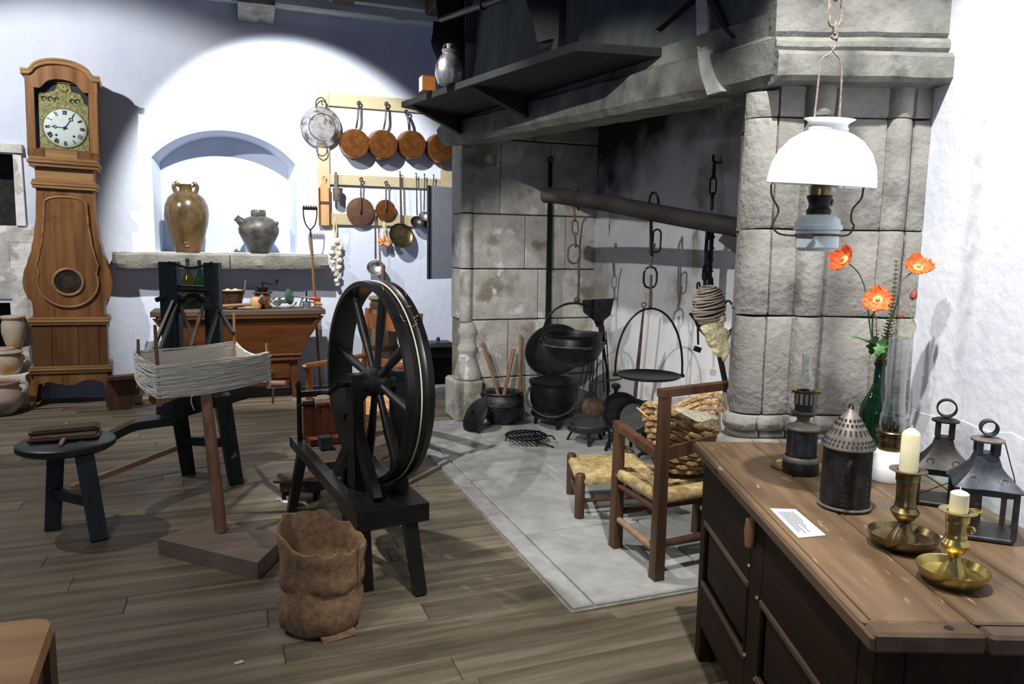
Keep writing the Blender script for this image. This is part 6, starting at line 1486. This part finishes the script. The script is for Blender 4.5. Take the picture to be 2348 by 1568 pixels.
# wooden latch and keyhole
MB().lathe([(0, -.045), (.012, -.04), (.016, 0), (.013, .035), (0, .042)], 12, (X0-.012, cy+.03, .655)).build('latch', 'stick_wood_z', t)
for y, z in ((cy+.045, .555), (cy-.03, .50), (cy+.04, .30), (cy-.052, .285)): MB().sphere((X0-.004, y, z), .006, 8).build('peg', 'tin', t)
def ct(px, py): return on_z(px, py, TZ_+.001)
def hz_(p, px, py): return at(px, py, fwd(p)).z-p.z
# label card
c = [ct(1766, 1167), ct(1824, 1169), ct(1893, 1228), ct(1831, 1234)]
cc = sum(c, Vector())/4; t2 = thing('label_card', 'white printed label card lying on the chest top', 'card', cc)
lc = [local(t2, q) for q in c]; lc = [Vector((q.x, q.y, 0)) for q in lc]
MB().hexa([lc[3], lc[2], lc[1], lc[0]]+[q+Vector((0, 0, .002)) for q in (lc[3], lc[2], lc[1], lc[0])]).build('card', 'paper', t2, 0)
m = MB()
for k in range(7):
    u_ = .16+.1*k; a_, b_ = lc[0].lerp(lc[1], .2+.09*k), lc[3].lerp(lc[2], .2+.09*k); m.bar(a_.lerp(b_, .12)+Vector((0, 0, .0022)), a_.lerp(b_, (.85, .8, .9, .6, .88, .7, .5)[k])+Vector((0, 0, .0022)), .0028, .0008)
m.build('printed_lines', 'print_grey', t2, 0)['kind'] = 'stuff'
# ------------------------------------------------------------------ tin spirit lamp
p = ct(1834, 1082); s_ = fwd(p)/1700*1.02
t = thing('tin_oil_lamp', 'tall fluted dark tin oil lamp with glass chimney at the chest back', 'oil lamp', p)
r = 40*s_; H1 = hz_(p, 1845, 975)
MB().lathe([(0, 0), (r, 0), (r*1.01, .006), (r, H1*.22), (r*.97, H1*.25)], 36).build('base_band', 'tin_dark', t)
MB().lathe([(r*.98, H1*.25), (r*1.0, H1*.28), (r*.94, H1*.33), (r*.88, H1*.36)], 36).build('base_moulding', 'tin_brown', t)
MB().lathe([(r*.80, H1*.36), (r*.80, H1*.88), (r*.82, H1*.9)], 72, (0, 0, 0), (0, 0, 1), 1, lambda a_, z: 1+.035*(1 if sin(a_*24) > 0 else -1)).build('fluted_body', 'tin_blue', t, 0)
MB().lathe([(r*.82, H1*.9), (r*.95, H1*.93), (r*.96, H1*.96), (r*.86, H1), (r*.5, H1*1.04), (r*.34, H1*1.1), (r*.36, H1*1.16), (r*.56, H1*1.24)], 36).build('shoulder', 'tin_brown', t)
MB().lathe([(r*.56, H1*1.22), (r*.68, H1*1.25), (r*.70, H1*1.28), (r*.60, H1*1.31), (r*.5, H1*1.31)], 32).build('gallery_ring', 'tin_blue', t)
MB().lathe([(r*.50, H1*1.31), (r*.52, H1*1.55), (r*.54, H1*1.73), (r*.45, H1*1.74)], 32).build('burner', 'tin_dark', t)
for k in range(12): a_ = 2*pi*k/12; MB().box(-.004, .004, -.0015, .0015, H1*1.46, H1*1.68).build('burner_slot', 'tin_brown', t, 0).location = (r*.525*cos(a_), r*.525*sin(a_), 0)
for o in list(t.children):
    if o.name.startswith('burner_slot'): o.rotation_euler.z = atan2(o.location.y, o.location.x)+pi/2
MB().tube([rz @ Vector((-r*.8, 0, H1*1.76)), rz @ Vector((-r*.5, 0, H1*1.73))], [.012, .006], 8).build('gallery_lug', 'brass', t); MB().tube([rz @ Vector((r*.8, 0, H1*1.73)), rz @ Vector((r*.5, 0, H1*1.71))], [.012, .006], 8).build('gallery_lug', 'brass', t)
MB().lathe([(r*.44, H1*1.74), (r*.45, H1*2.0), (r*.34, H1*2.12), (r*.27, H1*2.2), (r*.26, H1*2.5), (r*.255, H1*2.5), (r*.26, H1*2.2), (r*.43, H1*2.0)], 28).build('chimney', 'thin_clear', t)
MB().lathe([(0, 0), (.055, 0), (.06, .006), (.05, .01), (.045, .004), (0, .004)], 32, rz @ Vector((-.01, .05, 0))).build('brass_saucer', 'brass', t)
# ------------------------------------------------------------------ pierced cone lantern
p = ct(1935, 1160); s_ = fwd(p)/1700*1.02
t = thing('pierced_lantern', 'dark pierced tin lantern with conical roof', 'lantern', p)
r = 54*s_; Hb = hz_(p, 1940, 1022); Ha = hz_(p, 1953, 938)
MB().lathe([(0, 0), (r*1.03, 0), (r*1.05, .006), (r, .01), (r*.98, Hb)], 40).build('body', 'tin_dark', t)
MB().ring((0, 0, .006), r*1.03, .004, 40).build('foot_ring', 'tin_brown', t)
MB().lathe([(r*.97, Hb-.004), (r*1.08, Hb), (r*1.07, Hb+.006), (r*.62, Hb+(Ha-Hb)*.55), (r*.30, Hb+(Ha-Hb)*.86), (r*.10, Ha), (0, Ha+.004)], 40).build('cone_roof', 'tin_brown', t)
m = MB()
for zf_, n, elong in ((.12, 34, 1), (.22, 32, 1), (.42, 22, 2.6), (.62, 20, 1), (.74, 16, 1)):
    for k in range(n):
        a_ = 2*pi*k/n; z = Hb+(Ha-Hb)*zf_; rr = (r*(1.07-.9*(zf_-.05)) if zf_ < .55 else r*(.62-1.032*(zf_-.55)))+.002; d = Vector((cos(a_), sin(a_), 0)); q = d*rr+Vector((0, 0, z))
        m.bar(q-Vector((0, 0, .0028*elong))+d*.0005*0, q+Vector((0, 0, .0028*elong))-d*.0025*elong, .005, .004, d)
m.build('roof_holes', 'ink', t, 0)['kind'] = 'stuff'
m = MB()
for zz in range(9):
    for k in range(3):
        for a0_ in (-.55, .55, 1.6, 2.7, 3.8):
            a_ = -pi/2-YAW+a0_+k*.11; z = Hb*(.12+.085*zz); m.sphere((r*1.0*cos(a_), r*1.0*sin(a_), z), .0028, 6)
m.build('punched_dots', 'tin_blue', t)['kind'] = 'stuff'
dr = MB().lathe([(r*1.012, Hb*.12), (r*1.012, Hb*.92)], 10).v
m = MB(); rows = []
for k in range(9):
    a_ = -pi/2-YAW-.95+k*.11; rows.append([Vector((r*1.02*cos(a_), r*1.02*sin(a_), Hb*.1)), Vector((r*1.02*cos(a_), r*1.02*sin(a_), Hb*.9)), Vector((r*.99*cos(a_), r*.99*sin(a_), Hb*.9)), Vector((r*.99*cos(a_), r*.99*sin(a_), Hb*.1))])
m.loft(rows).build('door', 'tin_dark', t, 20)
a_ = -pi/2-YAW-.25; d = Vector((cos(a_), sin(a_), 0)); MB().tube(spline([d*r*1.0+Vector((0, 0, Hb*.80)), d*(r*1.22)+Vector((-.012, 0, Hb*.82)), d*(r*1.22)+Vector((-.018, 0, Hb*.62)), d*r+Vector((-.01, 0, Hb*.52))], 5), .010, 8, False, .5).build('handle', 'tin_dark', t)
MB().ring((0, 0, Ha+.006), .007, .002, 10, (1, 0, 0)).build('tip_ring', 'tin_dark', t)
# ------------------------------------------------------------------ white lamp with tall chimney
p = ct(2037, 1096); s_ = fwd(p)/1700*1.02
t = thing('white_oil_lamp', 'white porcelain oil lamp with brass burner and tall glass chimney', 'oil lamp', p)
r = 50*s_; H1 = hz_(p, 2040, 1030)
MB().lathe([(0, 0), (r*.95, 0), (r, .006), (r*1.02, H1*.42), (r*1.0, H1*.5), (r*.99, H1*.52), (r*1.0, H1*.75), (r*.85, H1*.94), (r*.55, H1), (0, H1)], 40).build('font', 'opal', t)
MB().lathe([(r*.55, H1), (r*.56, H1*1.12), (r*.5, H1*1.14), (r*.5, H1*1.3), (r*.62, H1*1.36), (r*.63, H1*1.46), (r*.55, H1*1.48), (r*.56, H1*1.55), (r*.7, H1*1.62), (r*.66, H1*1.66), (r*.4, H1*1.66)], 36).build('burner', 'brass_dark', t)
MB().lathe([(0, 0), (.011, .0), (.011, .004), (0, .005)], 14, rz @ Vector((r*.62, -r*.45, H1*1.22)), rz @ Vector((.5, -.8, 0))).build('wick_key', 'tin_blue', t)
Ht = hz_(p, 2045, 775); Hk = hz_(p, 2040, 950)
MB().lathe([(r*.54, H1*1.66), (r*.57, H1*1.9), (r*.55, H1*2.2), (r*.45, Hk), (r*.40, Hk+.01), (r*.42, Hk+.05), (r*.44, Ht), (r*.425, Ht), (r*.40, Hk+.05), (r*.52, H1*2.2), (r*.52, H1*1.66)], 32).build('chimney', 'thin_clear', t)
m = MB()
for k in range(10):
    a_ = 2*pi*k/10; m.tube([(r*.40*cos(a_), r*.40*sin(a_), H1*1.66), (r*.42*cos(a_), r*.42*sin(a_), H1*1.9)], .003, 5)
m.build('chimney_prongs', 'brass_dark', t)['kind'] = 'stuff'
# ------------------------------------------------------------------ brass candlesticks and candles
def candlestick(px, py, label, mt, cy_, ctop, hcan, clabel, knob):
    p = ct(px, py); s_ = fwd(p)/1700*1.02; t = thing('candlestick', label, 'candlestick', p, 0, 'brass candlesticks on the chest')
    r = 77*s_
    MB().lathe([(0, .004), (r*.72, .004), (r*.9, .012), (r*1.0, .030), (r*1.01, .033), (r*.97, .032), (r*.86, .018), (r*.6, .012), (r*.42, .016), (r*.32, .032), (r*.20, .044), (r*.17, .05)], 48).build('drip_dish', mt, t)
    MB().lathe([(0, 0), (r*.7, 0), (r*.72, .004)], 32).build('foot_ring', mt, t)
    Hs = hz_(p, px+8, cy_); q = .05
    MB().lathe([(r*.19, q), (r*.16, q+.005), (r*.26, q+.014), (r*.38, q+.026), (r*.40, q+.032), (r*.30, q+.042), (r*.31, q+.046), (r*.285, q+.05), (r*.28, Hs*.7), (r*.30, Hs*.86), (r*.33, Hs*.87), (r*.32, Hs*.90), (r*.34, Hs*.965), (r*.52, Hs*1.0), (r*.53, Hs*1.012), (r*.3, Hs*1.0)], 32).build('stem', mt, t)
    if knob: MB().sphere(rz @ Vector((r*.36, -r*.14, q+.062)), .008, 12).build('slider_knob', mt, t); MB().ring(rz @ Vector((r*.52, 0, Hs*1.005)), .010, .0025, 14).build('thumb_ring', mt, t)
    cz = hz_(p, px+14, ctop); t2 = thing('candle', clabel, 'candle', p+Vector((0, 0, Hs*.98)), 0, 'candles')
    h = cz-Hs*.98; rr = r*.265
    MB().lathe([(rr, 0), (rr*.97, h*.86), (rr*.8, h*.92), (rr*.3, h), (0, h)], 24).build('wax', 'wax', t2); MB().tube([(0, 0, h*.98), (.001, 0, h+.007)], .0013, 6).build('wick', 'cord', t2)
candlestick(2068, 1252, 'dark brass candlestick with wide dish and tall candle', 'brass_dark', 1078, 982, 0, 'tall cream candle in the dark candlestick', False)
candlestick(2182, 1335, 'bright brass candlestick with slider knob and short candle', 'brass', 1172, 1124, 0, 'short cream candle stump in the bright candlestick', True)
# ------------------------------------------------------------------ square tin lanterns
def lantern(px, py, rot, label, mt, half, yb_, yr, yc, yt, wire, panels):
    p = ct(px, py); s_ = fwd(p)/1700*1.02; h = half*s_; t = thing('glazed_lantern', label, 'lantern', p, rot, 'glazed lanterns on the chest')
    Hb = hz_(p, px, yb_); Hr = hz_(p, px, yr); Hc = hz_(p, px, yc); Ht = hz_(p, px, yt)
    MB().cbox(-h*1.05, h*1.05, -h*1.05, h*1.05, 0, .012, .003).build('base', mt, t, 0)
    for sx in (-1, 1):
        for sy in (-1, 1): MB().bar((sx*h, sy*h, .01), (sx*h, sy*h, Hb), .010, .010, (1, 0, 0)).build('corner_post', mt, t, 0)
    for i in range(4):
        a_ = pi/2*i; R = Matrix.Rotation(a_, 3, 'Z'); MB().bar(R @ Vector((-h, -h, Hb-.006)), R @ Vector((h, -h, Hb-.006)), .009, .014).build('top_rail', mt, t, 0)
        if i in panels: MB().hexa([R @ Vector(q) for q in ((-h*.2, -h*.99, .012), (h*.98, -h*.99, .012), (h*.98, -h*.96, .012), (-h*.2, -h*.96, .012), (-h*.2, -h*.99, Hb), (h*.98, -h*.99, Hb), (h*.98, -h*.96, Hb), (-h*.2, -h*.96, Hb))]).build('tin_panel', mt, t, 0)
        MB().hexa([R @ Vector(q) for q in ((-h, -h-.001, .012), (h, -h-.001, .012), (h, -h+.001, .012), (-h, -h+.001, .012), (-h, -h-.001, Hb), (h, -h-.001, Hb), (h, -h+.001, Hb), (-h, -h+.001, Hb))]).build('glass_pane', 'thin_pane', t, 0)
    rows = []
    for f, g in ((0, 1.18), (.04, 1.2), (.06, 1.16), (.35, .78), (.65, .50), (1, .36)):
        k = h*g; z = Hb+(Hr-Hb)*f; n = 5; row = []
        for i in range(4):
            R = Matrix.Rotation(pi/2*i, 3, 'Z')
            for j in range(n): u_ = j/n*2-1; row.append(R @ Vector((u_*k, -k*(1+.05*sin(pi*j/n*3)*(1-f)), z)))
        rows.append(row)
    MB().loft(rows).build('roof', mt, t, 30)
    k = h*.36; cz = (Hr+(Hc-Hr))
    for i in range(4):
        R = Matrix.Rotation(pi/2*i, 3, 'Z'); MB().bar(R @ Vector((-k*.85, -k*.85, Hr-.002)), R @ Vector((-k*.85, -k*.85, Hc)), .012, .012, (1, 0, 0)).build('vent_post', mt, t, 0)
    MB().lathe([(0, Hc), (k*1.7, Hc), (k*1.75, Hc+.004), (k*1.3, Hc+.008), (0, Hc+.01)], 24).build('vent_cap', 'tin_brown' if mt != 'tin_dark' else mt, t)
    rr = (Ht-Hc)/2-.004; N = 28; rows = []
    for i in range(N+1):
        a_ = 2*pi*i/N; c = Vector((0, 0, Hc+.012+rr)); d = Vector((cos(a_), 0, sin(a_))); w = Vector((0, .013, 0)); rows.append([c+d*rr-w, c+d*rr+w, c+d*(rr-.0035)+w, c+d*(rr-.0035)-w])
    MB().loft(rows, True, False).build('ring_handle', mt, t, 30)
    for s2 in (-1, 1): MB().ring((s2*h*.55, -h*.9, Hb+(Hr-Hb)*.25), .008, .002, 10, (0, -1, .8)).build('roof_rivet', mt, t)
    if wire: MB().tube(spline([(k*1.6, 0, Hc+.004), (h*.9, .01, Hc-.05), (h*1.15, .01, Hb), (h*1.12, 0, Hb*.4), (h*1.06, 0, .02)], 6), .0014, 5).build('wire', mt, t)
    if not wire: MB().tube([(-h*1.05, -h*1.05, Hb*.95), (h*.9, -h*1.02, .03)], .0014, 5).build('wire', mt, t); MB().tube([(h, -h*1.05, Hb*.95), (-h*.9, -h*1.02, .03)], .0014, 5).build('wire', mt, t)
    return t
rl_ = -YAW
lantern(2152, 1150, rl_+radians(-28), 'rusty brown square lantern standing further back on the chest', 'tin_dark', 46, 1068, 1000, 966, 918, False, (3,))
lantern(2244, 1222, rl_+radians(-22), 'dark grey square lantern with glass sides nearest the wall', 'tin_blue', 56, 1108, 1036, 1010, 966, True, (2, 3))
c = MB().bar(ct(2146, 1228), ct(2160, 1232), .012, .003).build('paper_scrap', 'paper', None, 0); tag(c, 'tiny white paper scrap on the chest beside the lantern', 'paper')
# ------------------------------------------------------------------ bottle with poppies
p = ct(2003, 1040); 
bh = hz_(p, 2013, 823)
bt = bottle('dark green wine bottle used as a flower vase on the chest', p, bh, 38*fwd(p)/1700, 'green_glass', None, None, 'flower_bottle', .0155)
DF = fwd(p)
def F(px, py, d=0): return at(px, py, DF+d)
mouth = p+Vector((0, 0, bh-.02))
def stem_to(t, pts, r=.0022, mt='stem'): MB().tube(spline([local(t, q) for q in pts], 6), r, 6).build('stem', mt, t)
def petal_mesh(L, w, cup, seed):
    rows = []
    for i in range(8):
        f = i/7; row = []
        for j in range(9):
            g = j/8*2-1; ww = w*sin(pi*min(1, .12+f*.62))*(1-.25*max(0, f-.8)*4)
            z = cup*f*f*L+.012*noise.noise(Vector((f*3+seed, g*2.5, seed)))*f+.003*sin(g*9+seed)*f
            row.append(Vector((L*f*(1-.10*abs(g)**2+.05*sin(g*7+seed)*f), g*ww, z)))
        rows.append(row)
    m = MB(); n = 9
    top = [v for r_ in rows for v in r_]; bot = [v-Vector((0, 0, .0008)) for v in top]; fs = []
    for i in range(7):
        for j in range(8):
            a_ = i*n+j; fs.append((a_, a_+1, a_+n+1, a_+n)); fs.append((a_+72, a_+n+72, a_+n+73, a_+73))
    m.add(top+bot, fs); return m
def poppy(label, c, face, L, pts, n=6, cup=.35):
    t = thing('poppy_flower', label, 'flower', mouth, 0, 'orange poppies in the bottle'); stem_to(t, pts+[c]); lc_ = local(t, c)
    q = Vector((0, 0, 1)).rotation_difference(face.normalized()).to_matrix().to_4x4()
    for k in range(n):
        o = petal_mesh(L*(1 if k % 2 else .9), L*.52, cup+.12*(k % 2), k*1.7+L*50).build('petal', 'petal', t, 60)
        o.matrix_local = Matrix.Translation(lc_) @ q @ Matrix.Rotation(2*pi*k/n, 4, 'Z') @ Matrix.Translation((.003, 0, .001*k))
    o = MB().lathe([(0, .0), (L*.30, .004), (L*.34, .007), (L*.26, .010), (L*.12, .012)], 20).build('stamen_ring', 'petal_pale', t); o.matrix_local = Matrix.Translation(lc_) @ q
    o = MB().lathe([(0, 0), (.006, .006), (.007, .014), (.004, .017), (0, .017)], 12).build('seed_head', 'sprig', t); o.matrix_local = Matrix.Translation(lc_) @ q
toC = (CAMP-p).normalized()
rgt = Vector((cos(YAW), -sin(YAW), 0))
poppy('orange poppy facing the room, lowest in the bottle', F(2013, 690, -.04), toC*1+Vector((0, 0, .28))-rgt*.1, .043, [mouth, F(2005, 790), F(2000, 740, .0)], 7, .25)
poppy('orange poppy at the right, held highest against the white wall', F(2104, 616, .02), toC*.75+Vector((0, 0, .45))+rgt*.15, .043, [mouth, F(2035, 760), F(2058, 690), F(2068, 645)], 6, .45)
poppy('orange poppy at the upper left seen from its side', F(1938, 598, 0), -rgt*.75+toC*.35+Vector((0, 0, .35)), .046, [mouth, F(1998, 770), F(1985, 670), F(1968, 625)], 5, .5)
def bud(label, c, pts, r):
    t = thing('poppy_bud', label, 'flower bud', mouth, 0, 'poppy buds'); stem_to(t, pts+[c], .0018, 'sprig'); MB().lathe([(0, -r*.2), (r*.7, .2*r), (r*.9, r*.9), (r*.6, r*1.9), (0, r*2.9)], 14, local(t, c), Vector((.3, 0, 1))).build('bud', 'bud', t)
bud('larger closed poppy bud on the long curling stem', F(2092, 686), [mouth, F(2050, 775), F(2080, 772), F(2100, 750), F(2088, 722)], .013); bud('small red poppy bud low beside the sprig', F(2064, 730), [mouth, F(2035, 785), F(2052, 760)], .0085)
def sprig(label, pts, n, w):
    t = thing('leafy_sprig', label, 'sprig', mouth, 0, 'sprigs'); P = spline([local(t, q) for q in pts], 10); MB().tube(P, .0014, 5).build('stem', 'sprig', t); m = MB()
    for k in range(n):
        f = k/n; q = P[int(f*(len(P)-1))]; a_ = k*2.4; L = w*(1-.75*f)+.004; d = Vector((cos(a_), sin(a_), .55)).normalized(); s2 = d.cross(Vector((0, 0, 1))).normalized()*L*.28
        e = q+d*L; md = q+d*L*.55; m.add([q, md+s2, e, md-s2, md+Vector((0, 0, .0012))], [(0, 1, 4), (1, 2, 4), (2, 3, 4), (3, 0, 4)])
    o = m.build('leaflets', 'sprig', t, 0); o['kind'] = 'stuff'
sprig('tall pale green leafy sprig rising among the poppies', [mouth, F(2035, 770), F(2048, 690), F(2056, 590)], 230, .028); sprig('short leafy sprig behind the lowest poppy', [mouth, F(2010, 760, .03), F(2010, 665, .04)], 90, .012)
def leaf(label, c0, c1, w, up):
    t = thing('green_leaf', label, 'leaf', mouth, 0, 'poppy leaves'); a_, b_ = local(t, c0), local(t, c1); d = b_-a_; s2 = d.cross(up).normalized(); top = []; n = 14
    for i in range(n+1):
        f = i/n; ww = w*sin(pi*min(1, f*.92+.05))*(1+.35*sin(f*22)); p_ = a_.lerp(b_, f)-up*.03*(f-.5)**2; top += [p_-s2*ww, p_+up*.004, p_+s2*ww]
    m = MB(); N_ = len(top); fs = []
    for i in range(n):
        for j in range(2): k = i*3+j; fs += [(k, k+1, k+4, k+3), (N_+k, N_+k+3, N_+k+4, N_+k+1)]
    m.add(top+[v-up*.001 for v in top], fs).build('blade', 'leaf', t, 50); MB().tube([Vector((0, 0, 0)), a_], .002, 5).build('petiole', 'stem', t)
leaf('dark toothed green leaf pointing left above the bottle', F(2018, 795), F(1955, 768), .018, Vector((0, 0, 1))); leaf('bright green leaf drooping over the bottle neck', F(2030, 775, -.02), F(2008, 818, -.05), .016, toC); leaf('dark green leaf behind the bottle neck', F(2010, 770), F(1996, 812, .02), .018, toC); leaf('green leaf to the right of the bottle neck', F(2020, 780), F(2042, 800, .0), .014, toC)
# ================================================================== hanging oil lamp
DL = 1.9; lc = at(1880, 425, DL)
t = thing('hanging_lamp', 'hanging oil lamp with large white glass shade on a chain', 'lamp', lc)
tilt = (Vector((0, 0, 1))-rgt*-.0+rgt*.035).normalized(); fdir = Vector((sin(YAW), cos(YAW), 0)); axis = (Vector((0, 0, 1))-fdir*.086+rgt*.05).normalized()
S_ = DL/1700
def lm(px, py, d=0): return local(t, at(px, py, DL+d))
R_ = 117*S_
c0 = Vector((0, 0, 0)); H_ = 116*S_
prof = [(R_, 0), (R_*.985, H_*.16), (R_*.94, H_*.38), (R_*.84, H_*.62), (R_*.66, H_*.84), (R_*.46, H_*.97), (R_*.36, H_*1.02), (R_*.365, H_*1.06), (R_*.335, H_*1.10), (R_*.35, H_*1.16), (R_*.42, H_*1.21), (R_*.465, H_*1.235)]
MB().lathe(prof+[(r_*.975, z-.001) for r_, z in reversed(prof)], 64, c0, axis).build('shade', 'opal', t, 60)
fc = lm(1874, 535); k = S_
MB().lathe([(0, -40*k), (38*k, -40*k), (40*k, -36*k), (46*k, -32*k), (46*k, 5*k), (52*k, 8*k), (52*k, 16*k), (48*k, 20*k), (46*k, 30*k), (36*k, 40*k), (26*k, 42*k)], 40, fc).build('font', 'opal_blue', t)
MB().lathe([(26*k, 42*k), (27*k, 52*k), (23*k, 56*k), (22*k, 66*k), (27*k, 80*k), (28*k, 84*k), (24*k, 84*k)], 32, fc).build('burner', 'tin_dark', t)
MB().lathe([(23*k, 84*k), (24*k, 104*k), (20*k, 106*k), (20*k, 120*k), (0, 122*k)], 32, fc).build('burner_top', 'brass_dark', t)
MB().lathe([(19*k, 104*k), (22*k, 120*k), (16*k, 150*k), (14*k, 230*k), (13*k, 230*k), (15*k, 150*k), (20*k, 120*k)], 24, fc).build('chimney', 'thin_clear', t)
MB().lathe([(0, 0), (.009, 0), (.009, .004), (0, .005)], 12, fc+rgt*.028+Vector((0, 0, 70*k)), rgt).build('wick_key', 'brass_dark', t)
MB().bar(lm(1826, 541, -.045), lm(1864, 543, -.05), .004, .011).build('clip', 'rust', t, 0); MB().bar(lm(1914, 543, -.03), lm(1925, 541, -.0), .004, .009).build('clip', 'rust', t, 0)
MB().ring(fc+Vector((0, 0, -4*k)), 47*k, .003, 40).build('carrier_ring', 'rust', t)
MB().tube(spline([lm(1768, 425), lm(1770, 450), lm(1785, 480), lm(1778, 500), lm(1772, 520), lm(1788, 536), lm(1826, 541)], 6), .0026, 6).build('carrier_wire', 'rust', t)
MB().tube(spline([lm(1980, 430), lm(1975, 455), lm(1955, 480), lm(1952, 505), lm(1958, 520), lm(1945, 538), lm(1920, 541)], 6), .0026, 6).build('carrier_wire', 'rust', t)
MB().tube(spline([lm(1867, 275), lm(1873, 220), lm(1879, 165), lm(1886, 135), lm(1900, 125), lm(1912, 112), lm(1919, 95), lm(1919, 84)], 6), .0024, 6).build('carrier_wire', 'rope_wire', t)
MB().tube(spline([lm(1925, 272), lm(1928, 215), lm(1930, 165), lm(1925, 135), lm(1912, 120), lm(1905, 108)], 6), .0024, 6).build('carrier_wire', 'rope_wire', t)
for i in range(2):  # the frame carries on inside the shade
    a_, b_ = ((1867, 275), (1768, 425)) if i == 0 else ((1925, 272), (1980, 430)); MB().tube([lm(*a_), lm(*b_)], .0022, 6).build('carrier_wire', 'rope_wire', t)
MB().tube(spline([lm(1919, 90), lm(1910, 86), lm(1911, 70), lm(1917, 60)], 5), .004, 6).build('hook', 'rust', t)
MB().tube(spline([lm(1906, 82), lm(1913, 88), lm(1918, 82), lm(1914, 70)], 5), .005, 6).build('knot', 'rope_wire', t)
MB().tube(spline([lm(1915, 78), lm(1916, 62), lm(1918, 48)], 4), [.006]*9, 6).build('chain_end', 'rope_wire', t)
ax1 = rgt
z = lm(1916, 25); 
for i in range(14):
    MB().tube(link_pts(z+Vector((0, 0, i*.062)), .075, .030, ax1 if i % 2 == 0 else fdir), .0042, 6, True).build('link', 'rope_wire', t)
